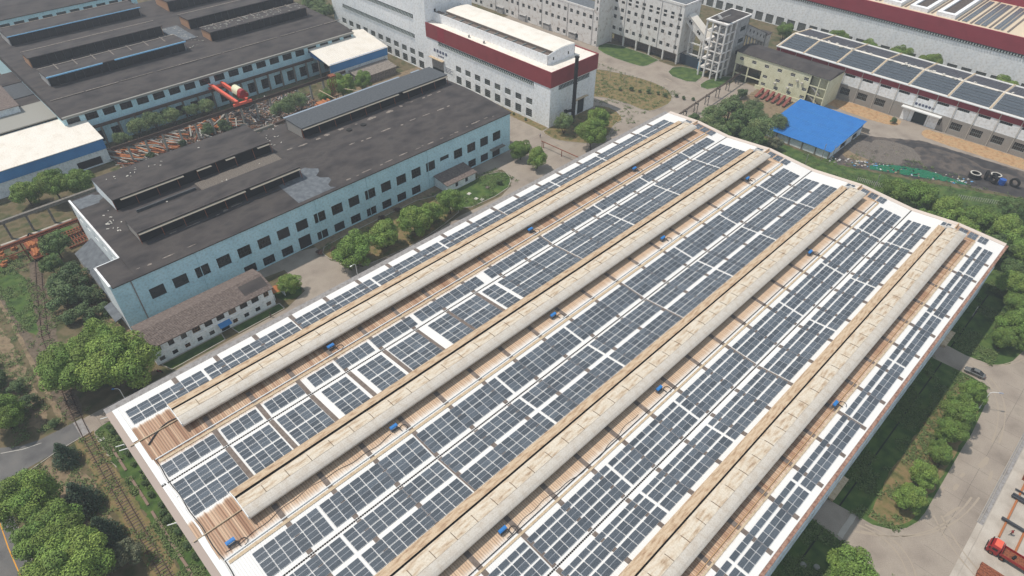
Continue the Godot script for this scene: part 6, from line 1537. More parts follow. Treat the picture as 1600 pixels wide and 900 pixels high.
	var o2 := MeshInstance3D.new(); o2.name = "yard_rubbish"; o2.mesh = b.mesh(M.scatter, Vector3.ZERO, true); add_child(o2, true); o2.set_meta("kind", "stuff"); tag(o2, "litter of boards and bags along the coal yard's near edge", "rubbish")
	# spoil heaps and black piles in the coal yard
	for q in [[250, -62, 7.0, 1.2, "low grey brown spoil heap near the blue roofed shed"], [258, -56, 6.0, 0.9, "pale spoil streaks in the middle of the coal yard"], [263, -40, 8.0, 0.8, "flat black coal heap spread along the coal yard"]]:
		b = MB.new(); heap(b, V(q[0], 0, q[1]), q[2], q[3], int(q[0])); single("spoil_heap", b, M.rubble if q[0] < 260 else M.coal, q[4], "spoil heap", V(q[0], 0, q[1]))
	# picket rows and poles beyond the shed's far end
	for q in [[225.8, -57.0, 227.6, -48.6, 16, "short white picket row behind the round trees near the slim pole"], [239.2, -28.6, 245.4, -17.2, 20, "long white picket row in the grass below the tyres"]]:
		root = thing("picket_row", q[5], "fence", V((q[0] + q[2]) / 2, 0, (q[1] + q[3]) / 2))
		for i in q[4]:
			b = MB.new(); var t: float = float(i) / (q[4] - 1); var x: float = lerpf(q[0], q[2], t); var z: float = lerpf(q[1], q[3], t); b.box(x - 0.08, 0, z - 0.08, x + 0.08, 1.5, z + 0.08); part("picket", b, M.chalk, root)
		b = MB.new(); b.beam(V(q[0], 1.1, q[1]), V(q[2], 1.1, q[3]), 0.05, 0.08); part("wire", b, M.steel, root)
	for q in [[225.0, -50.7, 5.5, "slim pale pole beside the short picket row"], [219.3, -73.7, 6.0, "grey wooden pole in the grass below the blue roofed shed"], [230.1, -72.4, 6.5, "grey pole at the blue roofed shed's front corner, left one"], [231.4, -69.4, 6.5, "grey pole at the blue roofed shed's front corner, right one"], [180.6, -5.3, 2.6, "small white board on a post in the shaded grass beside the shed"]]:
		root = thing("pole", q[3], "pole" if q[2] > 3 else "sign post", V(q[0], 0, q[1]))
		b = MB.new(); b.cyl(V(q[0], 0, q[1]), V(q[0], q[2], q[1]), 0.13, 0.1, 8); part("shaft", b, M.lip_grey, root)
		b = MB.new(); b.box(q[0] - 0.5, q[2] - 0.2, q[1] - 0.06, q[0] + 0.5, q[2] - (0.08 if q[2] > 3 else -0.6), q[1] + 0.06); part("cross_arm" if q[2] > 3 else "board", b, M.chalk if q[2] < 3 else M.lip_grey, root)
	# overhead pipe bridge across the loop road
	root = thing("pipe_bridge", "rusty overhead pipe bridge on lattice posts across the loop road", "pipe bridge", V(242, 0, -127.5))
	b = MB.new(); b.cyl(V(208, 4.3, -124.0), V(281, 4.3, -130.0), 0.18, 0.18, 8); b.cyl(V(208, 4.9, -124.0), V(281, 4.9, -130.0), 0.14, 0.14, 8); part("pipe", b, M.runway, root)
	for i in 8:
		var x := 211.0 + i * 9.2; var z := lerpf(-124.0, -130.0, (x - 208) / 73.0)
		b = MB.new(); b.box(x - 0.1, 0, z - 0.8, x + 0.1, 4.6, z - 0.6); b.box(x - 0.1, 0, z + 0.6, x + 0.1, 4.6, z + 0.8); b.box(x - 0.2, 3.8, z - 0.9, x + 0.2, 4.05, z + 0.9); b.beam(V(x, 0.4, z - 0.65), V(x, 3.6, z + 0.65), 0.1, 0.1); part("post", b, M.pipe_dark, root)
	root = thing("pipe_bar", "low rusty pipe on posts along the road beside the pair of round trees", "pipe", V(164.5, 0, -140))
	b = MB.new(); b.cyl(V(163.8, 2.6, -149.6), V(164.6, 2.6, -131), 0.16, 0.16, 8); part("pipe", b, M.rust_steel, root)
	for z in [-149.4, -148.6, -139.6, -131.2]:
		b = MB.new(); b.box(163.9, 0, z - 0.1, 164.1, 2.6, z + 0.1); part("post", b, M.rust_steel, root)
	# slender posts on the dry lawn
	var nth := ["first", "second", "third", "fourth", "fifth"]
	for i in 5:
		var q: Array = [[231.5, -171.5], [232, -164], [232.3, -158], [233.2, -151.2], [232.6, -144.2]][i]
		b = MB.new(); b.cyl(V(q[0], 0, q[1]), V(q[0], 4.5, q[1]), 0.1, 0.07, 6); b.box(q[0] - 0.3, 4.3, q[1] - 0.05, q[0] + 0.3, 4.4, q[1] + 0.05)
		single("lawn_post", b, M.lip_grey, "slender grey post on the dry lawn, %s counted from the red band factory" % nth[i], "post", V(q[0], 0, q[1]), "posts on the dry lawn")
	# covers in the grass
	for q in [[82.9, -4.1, "round concrete manhole cover in the shaded grass, the left of two"], [84.3, -2.1, "round concrete manhole cover in the shaded grass, the right of two"]]:
		b = MB.new(); b.cyl(V(q[0], 0, q[1]), V(q[0], 0.25, q[1]), 0.6, 0.55, 16); b.cyl(V(q[0], 0.25, q[1]), V(q[0], 0.31, q[1]), 0.42, 0.4, 16); single("manhole_cover", b, M.lip_grey, q[2], "manhole cover", V(q[0], 0, q[1]))
	for q in [[123.2, -144.4, "pale square slab set in the lawn nearest the little office"], [122.8, -140.5, "pale square slab in the lawn, upper of the close pair"], [123.9, -138.8, "pale square slab in the lawn, lower of the close pair"], [130.4, -143.0, "brown slab cover on the lawn beside the small bush"]]:
		b = MB.new(); b.obox(V(q[0], 0.12, q[1]), V(1.3, 0.2, 1.1), Basis(Vector3.UP, 0.2)); single("lawn_slab", b, M.chalk if q[0] < 130 else M.tile_roof, q[2], "slab", V(q[0], 0, q[1]))
	# concrete tank lids by the shed's right wall
	for q in [[166.0, -6.9, "tan concrete pit cover against the shed wall near the parked car"], [103.2, -7.0, "tan concrete pit cover against the shed wall beside the nearer path"]]:
		b = MB.new(); b.box(q[0] - 3.4, 0, q[1] - 0.7, q[0] + 3.4, 0.7, q[1] + 0.7); b.box(q[0] - 3.5, 0.7, q[1] - 0.8, q[0] + 3.5, 0.8, q[1] + 0.8); single("pit_cover", b, M.walkway, q[2], "pit cover", V(q[0], 0, q[1]))
	# red steel racks by the cream block
	root = thing("red_racks", "row of brick red steel racks standing in front of the cream block", "steel racks", V(258, 0, -110))
	for i in 6:
		b = MB.new(); var z := -116.5 + i * 2.5
		b.beam(V(266.5, 2.0, z), V(259.5, 0.6, z + 0.6), 1.1, 0.35); b.box(266.2, 0, z - 0.5, 266.6, 2.0, z + 0.5); part("rack", b, M.coat_brick, root)
	motorbike()
	# people
	person(V(117.9, 0.02, 21.6), 0.6, "shirt_red", "person in a dark red top walking in the pale yard between pipe and truck", 0.35)
	person(V(168.9, 0.02, -155.0), 2.4, "shirt_pale", "person in a pale top walking on the road by the factory corner", 0.3)
	person(V(45.3, 0.02, -136.2), 1.3, "black", "person in dark clothes walking on the road edge by the annex", 0.3)

func ring(b: MB, c: Vector3, ro: float, ri: float, w: float, upright: bool) -> void:
	var n := 20; var prof := [[ri, -w / 2], [ro - 0.2, -w / 2], [ro, -w / 4], [ro, w / 4], [ro - 0.2, w / 2], [ri, w / 2]]
	for i in n:
		for j in prof.size():
			var p = prof[j]; var q = prof[(j + 1) % prof.size()]
			var f := func(t: int, a: Array) -> Vector3:
				var an := TAU * t / n
				return c + (V(cos(an) * a[0], sin(an) * a[0], a[1]) if upright else V(cos(an) * a[0], a[1], -sin(an) * a[0]))
			b.quad(f.call(i, p), f.call(i + 1, p), f.call(i + 1, q), f.call(i, q))
func heap(b: MB, c: Vector3, r: float, h: float, seed_: int) -> void:
	var f := FastNoiseLite.new(); f.seed = seed_; f.frequency = 0.25
	var n := 22
	var p := func(i: int, j: int) -> Vector3:
		var x := (float(i) / n * 2 - 1) * r; var z := (float(j) / n * 2 - 1) * r * 1.6
		var d := sqrt(x * x + z * z / 2.56) / r
		return c + V(x, maxf(0.0, (1 - d) * h * (1.0 + 1.3 * f.get_noise_2d(x, z))) - 0.02 + (0.02 if d < 1 else 0.0), z)
	for i in n:
		for j in n: b.quad(p.call(i, j + 1), p.call(i + 1, j + 1), p.call(i + 1, j), p.call(i, j))

func car(at: Vector3, turn: float, paint: String, label: String, seed_: int) -> void:
	var root := thing("parked_car", label, "car", at, "", turn)
	# body: lofted sections along z (nose towards -z)
	var sec := [[-2.3, 0.62, 0.35, 0.62], [-2.15, 0.80, 0.28, 0.72], [-1.3, 0.88, 0.24, 0.86], [-0.7, 0.89, 0.24, 0.92], [0.9, 0.89, 0.24, 0.94], [1.7, 0.87, 0.25, 0.92], [2.2, 0.80, 0.30, 0.86], [2.32, 0.68, 0.40, 0.74]]
	var b := MB.new()
	loft(b, sec); add_local(root, "body", b, M[paint])
	b = MB.new(); loft(b, [[-1.0, 0.78, 0.9, 0.93], [-0.35, 0.66, 0.9, 1.40], [0.75, 0.64, 0.9, 1.44], [1.45, 0.70, 0.9, 1.10], [1.75, 0.74, 0.9, 0.94]]); add_local(root, "cabin_glass", b, M.glass)
	b = MB.new(); b.obox(V(0, 1.45, 0.2), V(1.18, 0.05, 1.25), Basis()); b.beam(V(0.64, 0.95, -0.95), V(0.58, 1.44, -0.4), 0.07, 0.05); b.beam(V(-0.64, 0.95, -0.95), V(-0.58, 1.44, -0.4), 0.07, 0.05); b.beam(V(0.62, 0.98, 1.62), V(0.58, 1.44, 0.8), 0.09, 0.05); b.beam(V(-0.62, 0.98, 1.62), V(-0.58, 1.44, 0.8), 0.09, 0.05); b.beam(V(0.70, 0.98, 0.25), V(0.62, 1.44, 0.2), 0.06, 0.08); b.beam(V(-0.70, 0.98, 0.25), V(-0.62, 1.44, 0.2), 0.06, 0.08)
	add_local(root, "roof", b, M[paint])
	for z in [-1.4, 1.35]:
		for x in [-0.82, 0.82]:
			b = MB.new(); b.cyl(V(x - 0.1, 0.32, z), V(x + 0.1, 0.32, z), 0.32, 0.32, 14); var w := add_local(root, "wheel", b, M.rubber)
			b = MB.new(); b.cyl(V(x - 0.11, 0.32, z), V(x + 0.11, 0.32, z), 0.19, 0.19, 10); var r := MeshInstance3D.new(); r.name = "rim"; r.mesh = b.mesh(M.steel); w.add_child(r, true)
	for x in [-0.58, 0.58]:
		b = MB.new(); b.obox(V(x, 0.62, -2.24), V(0.34, 0.16, 0.12), Basis()); add_local(root, "headlight", b, M.chalk)
		b = MB.new(); b.obox(V(x, 0.72, 2.27), V(0.34, 0.14, 0.1), Basis()); add_local(root, "tail_light", b, M.truck_red)
		b = MB.new(); b.obox(V(x * 1.65, 1.0, -0.75), V(0.16, 0.12, 0.1), Basis()); add_local(root, "mirror", b, M[paint])
func add_local(root: Node3D, called: String, b: MB, m: Material) -> MeshInstance3D:
	var o := MeshInstance3D.new(); o.name = called; o.mesh = b.mesh(m); root.add_child(o, true); return o
func loft(b: MB, sec: Array) -> void:    # sections: z, half width, bottom, top with rounded shoulders
	var ringf := func(s: Array) -> Array:
		var w: float = s[1]; var lo: float = s[2]; var hi: float = s[3]; var c := minf(0.14, (hi - lo) * 0.4)
		return [V(-w, lo, s[0]), V(w, lo, s[0]), V(w, hi - c, s[0]), V(w - c, hi, s[0]), V(-w + c, hi, s[0]), V(-w, hi - c, s[0])]
	for i in sec.size() - 1:
		var p: Array = ringf.call(sec[i]); var q: Array = ringf.call(sec[i + 1])
		for j in 6: b.quad(q[j], q[(j + 1) % 6], p[(j + 1) % 6], p[j])
	for e in [[sec[0], true], [sec[sec.size() - 1], false]]:
		var p: Array = ringf.call(e[0])
		for j in range(1, 5):
			if e[1]: b.tri(p[0], p[j + 1], p[j])
			else: b.tri(p[0], p[j], p[j + 1])

func truck() -> void:
	var root := thing("red_truck", "dark red flatbed lorry with long open bed parked in the pale pipe yard", "truck", V(111.9, 0.02, 23.6), "", 0.0)
	var b := MB.new(); loft(b, [[-4.6, 1.05, 0.6, 1.7], [-4.45, 1.2, 0.5, 2.0], [-3.9, 1.22, 0.5, 2.55], [-2.7, 1.2, 0.5, 2.65], [-2.55, 1.15, 0.6, 2.5]]); add_local(root, "cab", b, M.truck_red)
	b = MB.new(); b.obox(V(0, 2.12, -4.22), V(2.1, 0.08, 0.72), Basis(Vector3.RIGHT, 0.85)); add_local(root, "windscreen", b, M.glass)
	b = MB.new(); b.obox(V(1.19, 1.9, -3.4), V(0.08, 0.55, 0.9), Basis()); b.obox(V(-1.19, 1.9, -3.4), V(0.08, 0.55, 0.9), Basis()); add_local(root, "side_window", b, M.glass)
	b = MB.new(); b.obox(V(0, 2.72, -3.3), V(1.9, 0.12, 1.2), Basis()); add_local(root, "roof_panel", b, M.coat_red)
	b = MB.new(); b.obox(V(0, 0.65, -4.62), V(2.4, 0.4, 0.2), Basis()); add_local(root, "bumper", b, M.black)
	for x in [-0.85, 0.85]:
		b = MB.new(); b.obox(V(x, 1.05, -4.58), V(0.4, 0.22, 0.1), Basis()); add_local(root, "headlight", b, M.chalk)
		b = MB.new(); b.obox(V(x * 1.6, 1.95, -4.3), V(0.14, 0.5, 0.2), Basis()); add_local(root, "mirror", b, M.black)
	b = MB.new(); b.box(-1.25, 1.15, -2.3, 1.25, 1.3, 7.2); add_local(root, "bed_floor", b, M.rust_steel)
	for x in [-1.25, 1.2]:
		b = MB.new(); b.box(x, 1.3, -2.3, x + 0.06, 1.85, 7.2)
		for i in 7: b.box(x - 0.03, 1.15, -2.2 + i * 1.55, x + 0.09, 1.9, -2.1 + i * 1.55)
		add_local(root, "side_board", b, M.truck_red)
	b = MB.new(); b.box(-1.25, 1.3, -2.4, 1.25, 2.3, -2.3); add_local(root, "headboard", b, M.truck_red)
	b = MB.new(); b.box(-1.25, 1.3, 7.14, 1.25, 1.85, 7.2); add_local(root, "tailboard", b, M.truck_red)
	b = MB.new(); b.box(-0.5, 0.75, -2.6, -0.3, 1.15, 7.0); b.box(0.3, 0.75, -2.6, 0.5, 1.15, 7.0); b.cyl(V(0.95, 0.8, -1.6), V(0.95, 0.8, -0.4), 0.32, 0.32, 10); add_local(root, "chassis", b, M.black)
	for z in [-3.6, -1.7, 4.2, 5.4]:
		for x in [-1.05, 1.05]:
			b = MB.new(); b.cyl(V(x - 0.17, 0.5, z), V(x + 0.17, 0.5, z), 0.5, 0.5, 14); var w := add_local(root, "wheel", b, M.rubber)
			b = MB.new(); b.cyl(V(x - 0.18, 0.5, z), V(x + 0.18, 0.5, z), 0.27, 0.27, 10); var r := MeshInstance3D.new(); r.name = "rim"; r.mesh = b.mesh(M.rust_steel); w.add_child(r, true)
	for z in [-0.4, 3.0]:
		b = MB.new(); b.cyl(V(-0.5, 1.55, z), V(0.4, 1.6, z + 0.3), 0.22, 0.22, 10)
		var o := MeshInstance3D.new(); o.name = numbered("tyre_in_bed"); o.mesh = b.mesh(M.rubber, V(0, 1.3, 0)); o.position = V(111.9, 1.32, 23.6); add_child(o, true); tag(o, "dark roll lying on the truck bed %s" % ("behind the cab" if z < 0 else "half way along"), "roll")

func motorbike() -> void:
	var root := thing("motorbike", "small dark motorbike parked at the annex corner by the road", "motorbike", V(16.0, 0.02, -137.3), "", 0.6)
	for z in [-0.62, 0.62]:
		var b := MB.new(); ring(b, V(0, 0, 0), 0.31, 0.2, 0.12, true); var o := add_local(root, "wheel", b, M.rubber); o.position = V(0, 0.31, z); o.rotation.y = PI / 2
	var c := MB.new(); c.beam(V(0, 0.55, -0.45), V(0, 0.5, 0.55), 0.22, 0.3); c.beam(V(0, 0.31, -0.62), V(0, 0.95, -0.4), 0.08, 0.08); add_local(root, "frame", c, M.truck_red)
	c = MB.new(); c.beam(V(0, 0.76, -0.05), V(0, 0.8, 0.6), 0.26, 0.12); add_local(root, "seat", c, M.black)
	c = MB.new(); c.beam(V(-0.32, 1.0, -0.36), V(0.32, 1.0, -0.36), 0.05, 0.05); add_local(root, "handlebar", c, M.steel)

# a walking person: one surface meshed from a field of tapered capsules
func person(at: Vector3, turn: float, shirt: String, label: String, stride: float) -> void:
	var s := stride
	var J := [ # from, to, radii, region: 0 skin, 1 shirt, 2 trousers, 3 shoes, 4 hair
		[V(0, 0.98, 0), V(0, 1.22, 0), 0.145, 0.14, 1], [V(0, 1.22, 0), V(0, 1.42, 0), 0.15, 0.13, 1], [V(-0.13, 1.40, 0), V(0.13, 1.40, 0), 0.085, 0.085, 1],
		[V(0, 1.45, 0), V(0, 1.56, -0.01), 0.055, 0.052, 0], [V(0, 1.62, -0.015), V(0, 1.66, 0.0), 0.088, 0.098, 0], [V(0, 1.685, 0.02), V(0, 1.70, 0.02), 0.098, 0.098, 4], [V(0, 1.60, -0.11), V(0, 1.61, -0.09), 0.014, 0.018, 0],
		[V(-0.19, 1.38, 0), V(-0.23, 1.10, s * 0.35), 0.058, 0.045, 1], [V(-0.23, 1.10, s * 0.35), V(-0.22, 0.88, s * 0.25 - 0.1), 0.042, 0.032, 0], [V(-0.22, 0.88, s * 0.25 - 0.1), V(-0.215, 0.79, s * 0.2 - 0.13), 0.036, 0.024, 0],
		[V(0.19, 1.38, 0), V(0.23, 1.10, -s * 0.35), 0.058, 0.045, 1], [V(0.23, 1.10, -s * 0.35), V(0.22, 0.90, -s * 0.6 - 0.05), 0.042, 0.032, 0], [V(0.22, 0.90, -s * 0.6 - 0.05), V(0.215, 0.81, -s * 0.65 - 0.07), 0.036, 0.024, 0],
		[V(-0.09, 0.95, 0), V(-0.10, 0.50, -s * 0.6), 0.105, 0.065, 2], [V(-0.10, 0.50, -s * 0.6), V(-0.10, 0.10, -s * 0.65), 0.062, 0.042, 2], [V(-0.10, 0.05, -s * 0.62), V(-0.11, 0.045, -s * 0.65 - 0.17), 0.05, 0.04, 3],
		[V(0.09, 0.95, 0), V(0.10, 0.50, s * 0.15), 0.105, 0.065, 2], [V(0.10, 0.50, s * 0.15), V(0.10, 0.12, s * 0.85), 0.062, 0.042, 2], [V(0.10, 0.07, s * 0.85), V(0.11, 0.05, s * 0.85 - 0.15), 0.05, 0.04, 3]]
	for q in [7, 9, 12]: pass
	for sgn in [-1, 1]:      # fingers and thumb
		var base: Vector3 = J[9][1] if sgn < 0 else J[12][1]
		for f in 4: J.append([base + V(0.0, 0.0, -0.027 + f * 0.018), base + V(0.004 * sgn, -0.075 + 0.006 * absf(f - 1.5), -0.034 + f * 0.019), 0.011, 0.009, 0])
		J.append([base + V(-0.01 * sgn, 0.03, -0.03), base + V(-0.02 * sgn, -0.02, -0.055), 0.012, 0.010, 0])
	var c := 0.03
	var lo := V(-0.4, -0.02, -0.6); var n := Vector3i(27, 62, 40)
	var fld := PackedFloat32Array(); fld.resize(n.x * n.y * n.z)
	for k in n.z:
		for j in n.y:
			for i in n.x:
				var p := lo + V(i, j, k) * c; var d := 1.0
				for b in J:
					var a: Vector3 = b[0]; var e: Vector3 = b[1] - b[0]
					var t := clampf((p - a).dot(e) / maxf(e.length_squared(), 1e-6), 0, 1)
					var q := (p - a - e * t).length() - lerpf(b[2], b[3], t)
					var h := clampf(0.5 + 0.5 * (d - q) / 0.035, 0, 1); d = lerpf(d, q, h) - 0.035 * h * (1.0 - h)
				fld[(k * n.y + j) * n.x + i] = d
	var idx := {}; var vp := []; var nb := []
	var at3 := func(i: int, j: int, k: int) -> float: return fld[(k * n.y + j) * n.x + i]
	for k in n.z - 1:
		for j in n.y - 1:
			for i in n.x - 1:
				var m := V(0, 0, 0); var cnt := 0
				for e in [[0,0,0,1,0,0],[0,1,0,1,1,0],[0,0,1,1,0,1],[0,1,1,1,1,1],[0,0,0,0,1,0],[1,0,0,1,1,0],[0,0,1,0,1,1],[1,0,1,1,1,1],[0,0,0,0,0,1],[1,0,0,1,0,1],[0,1,0,0,1,1],[1,1,0,1,1,1]]:
					var a: float = at3.call(i + e[0], j + e[1], k + e[2]); var b: float = at3.call(i + e[3], j + e[4], k + e[5])
					if (a < 0) != (b < 0): m += V(e[0], e[1], e[2]).lerp(V(e[3], e[4], e[5]), a / (a - b)); cnt += 1
				if cnt: idx[Vector3i(i, j, k)] = vp.size(); vp.append(lo + (V(i, j, k) + m / cnt) * c)
	var st := [MB.new(), MB.new(), MB.new(), MB.new(), MB.new()]
	for key in idx:
		for ax in 3:
			var d := Vector3i(1, 0, 0) if ax == 0 else (Vector3i(0, 1, 0) if ax == 1 else Vector3i(0, 0, 1))
			var u := Vector3i(0, 1, 0) if ax == 0 else (Vector3i(0, 0, 1) if ax == 1 else Vector3i(1, 0, 0)); var w := Vector3i(0, 0, 1) if ax == 0 else (Vector3i(1, 0, 0) if ax == 1 else Vector3i(0, 1, 0))
			var k2: Vector3i = key
			var a: float = at3.call(k2.x, k2.y, k2.z); var b: float = at3.call(k2.x + d.x, k2.y + d.y, k2.z + d.z)
			if (a < 0) == (b < 0): continue
			if not (idx.has(k2 - u) and idx.has(k2 - w) and idx.has(k2 - u - w)): continue
			var q := [vp[idx[k2]], vp[idx[k2 - u]], vp[idx[k2 - u - w]], vp[idx[k2 - w]]]
			if a > 0: q.reverse()
			var mid: Vector3 = (q[0] + q[2]) / 2; var best := 9.0; var reg := 0
			for bb in J:
				var e: Vector3 = bb[1] - bb[0]; var t := clampf((mid - bb[0]).dot(e) / maxf(e.length_squared(), 1e-6), 0, 1)
				var dist: float = (mid - bb[0] - e * t).length() - lerpf(bb[2], bb[3], t)
				if dist < best: best = dist; reg = bb[4]
			st[reg].quad(q[0], q[1], q[2], q[3])
	var root := MeshInstance3D.new(); root.name = numbered("person"); root.position = at; root.rotation.y = turn; add_child(root, true)
	tag(root, label, "person")
	var mats := [M.skin, M[shirt], M.trousers, M.rubber, M.black]
	var am := ArrayMesh.new()
	for i in 5:
		if st[i].v.size() == 0: continue
		var arr := []; arr.resize(Mesh.ARRAY_MAX); arr[Mesh.ARRAY_VERTEX] = st[i].v; arr[Mesh.ARRAY_NORMAL] = st[i].n
		am.add_surface_from_arrays(Mesh.PRIMITIVE_TRIANGLES, arr); am.surface_set_material(am.get_surface_count() - 1, mats[i])
	root.mesh = am

# ------------------------------------------------------------------ plants
func leaf_quad(b: MB, p: Vector3, nrm: Vector3, s: float, r: RandomNumberGenerator) -> void:
	var t := nrm.cross(V(r.randfn(), r.randfn(), r.randfn())).normalized()
	if t.length_squared() < 0.5: t = V(1, 0, 0)
	var w := nrm.cross(t)
	t *= s * r.randf_range(0.6, 1.1); w *= s * r.randf_range(0.35, 0.6)
	b.quad(p - t, p - w + nrm * s * 0.1, p + t, p + w + nrm * s * 0.1)
# a crown round the origin: lobes spread through a squashed ball, each covered with small leaves
func crown(seed_: int, rad: float, squash: float, lobes: int, per: int, leaf: float, lobe_r: float, base: Color, loose := 0.0, cone := false) -> ArrayMesh:
	var r := RandomNumberGenerator.new(); r.seed = seed_
	var b := MB.new()
	for i in lobes:
		var d := V(r.randfn(), r.randfn(), r.randfn()).normalized()
		if d.y < -0.45: d.y *= -0.6; d = d.normalized()
		var k := r.randf_range(0.45, 0.86) if i > lobes / 5 else r.randf_range(0.1, 0.5)
		var lr := rad * lobe_r * r.randf_range(0.7, 1.25)
		var c := V(d.x * rad * k, d.y * rad * k * squash, d.z * rad * k)
		if cone:
			var t := float(i) / lobes; var a := i * 2.4
			c = V(cos(a), 0, sin(a)) * rad * (1.0 - t) * 0.75 + V(0, (t - 0.42) * rad * 2.5, 0); lr = rad * lobe_r * (1.15 - 0.8 * t)
		var tint := base * r.randf_range(0.8, 1.22); tint.r *= r.randf_range(0.9, 1.1)
		var n := int(per * lr * lr / (rad * rad * lobe_r * lobe_r))
		for j in n:
			var e := V(r.randfn(), r.randfn() + 0.35, r.randfn()).normalized()
			var q := r.randf_range(0.78, 1.06) + (r.randfn() * loose)
			var col := tint * r.randf_range(0.75, 1.3); col.a = 1.0
			b.col = col
			leaf_quad(b, c + V(e.x, e.y * 0.85, e.z) * lr * q, (e + V(r.randfn(), r.randfn() + 0.3, r.randfn()) * 0.45).normalized(), leaf, r)
	return b.mesh(M.leaf, Vector3.ZERO, true)
func trunk_mesh(h: float, r0: float, seed_: int, stems := 1) -> ArrayMesh:
	var r := RandomNumberGenerator.new(); r.seed = seed_; var b := MB.new()
	for s in stems:
		var a := r.randf() * TAU; var lean := 0.05 * h if stems == 1 else 0.3 * h
		var p0 := V(0, 0, 0); var p1 := V(cos(a) * lean, h * 0.45, sin(a) * lean); var p2 := V(cos(a) * lean * 1.4, h, sin(a) * lean * 1.4)
		b.cyl(p0, p1, r0, r0 * 0.75, 7); b.cyl(p1, p2, r0 * 0.75, r0 * 0.35, 7)
		for i in 5:
			var q := a + i * 1.3 + r.randf(); b.cyl(p1.lerp(p2, i * 0.16), p1.lerp(p2, 0.3 + i * 0.14) + V(cos(q), 0.5, sin(q)) * h * 0.3, r0 * 0.4, r0 * 0.12, 5)
	return b.mesh(M.bark)
var proto := {}
func plant(kind: String, x: float, z: float, rad: float, label: String, group := "") -> void:
	# kind: name, category, crown radius of the model, height of crown centre, variants
	var K := {"big": ["tree", "broadleaf_tree", 5.7, 1.15], "mid": ["tree", "broadleaf_tree", 3.7, 1.02], "wispy": ["tree", "feathery_tree", 5.0, 1.1], "dark": ["tree", "dark_tree", 3.8, 1.05], "shrub": ["shrub", "shrub", 2.8, 0.72], "cedar": ["tree", "cedar_tree", 3.0, 1.25], "dry": ["shrub", "dry_shrub", 3.0, 0.85], "red": ["shrub", "red_shrub", 1.2, 0.7]}
	var k: Array = K[kind]
	var v := rng.randi() % 3
	var key := "%s%d" % [kind, v]
	if not proto.has(key):
		var sd := hash(key) % 1000; var m: ArrayMesh; var hc: float = k[2] * k[3]; var tr: ArrayMesh
		var hv: Array = [[0.92, 1.0], [0.8, 0.88], [1.06, 1.1]][v]
		var C := func(r: float, gg: float, bb: float) -> Color: return Color(r * hv[0], gg * hv[1], bb * (hv[0] + hv[1]) * 0.5)
		match kind:
			"big": m = crown(sd, 6.0, 0.8, 92, 470, 0.225, 0.25, C.call(0.169, 0.232, 0.043)); tr = trunk_mesh(hc + 1.0, 0.34, sd)
			"mid": m = crown(sd, 4.0, 0.95, 58, 370, 0.19, 0.29, C.call(0.153, 0.220, 0.043)); tr = trunk_mesh(hc + 0.6, 0.2, sd)
			"wispy": m = crown(sd, 5.0, 0.8, 40, 190, 0.26, 0.27, C.call(0.156, 0.195, 0.074), 0.12); tr = trunk_mesh(hc + 1.0, 0.18, sd, 3)
			"dark": m = crown(sd, 4.0, 0.85, 44, 220, 0.25, 0.29, C.call(0.098, 0.144, 0.043)); tr = trunk_mesh(hc + 0.6, 0.2, sd)
			"shrub": m = crown(sd, 2.8, 0.75, 30, 170, 0.20, 0.30, C.call(0.098, 0.137, 0.053), 0.05); tr = trunk_mesh(hc, 0.08, sd, 4)
			"cedar": m = crown(sd, 3.0, 1.0, 42, 170, 0.22, 0.42, C.call(0.050, 0.080, 0.044), 0.05, true); tr = trunk_mesh(hc + 2.0, 0.16, sd)
			"dry": m = crown(sd, 3.0, 0.8, 36, 170, 0.20, 0.28, C.call(0.150, 0.145, 0.085), 0.08); tr = trunk_mesh(hc, 0.1, sd, 4)
			"red": m = crown(sd, 1.2, 0.8, 16, 90, 0.12, 0.34, C.call(0.09, 0.045, 0.035)); tr = trunk_mesh(hc, 0.04, sd, 3)
		proto[key] = [m, tr, hc]
	var P: Array = proto[key]; var s: float = rad / k[2]
	var root := thing(k[1], label, k[0], V(x, 0, z), group, R(0, TAU))
	var sy := s * R(0.92, 1.1)
	inst("trunk", P[1], root, Transform3D(Basis().scaled(V(s, sy, s)), Vector3.ZERO))
	inst("crown", P[0], root, Transform3D(Basis().scaled(V(s, sy, s)), V(0, P[2] * sy, 0)))

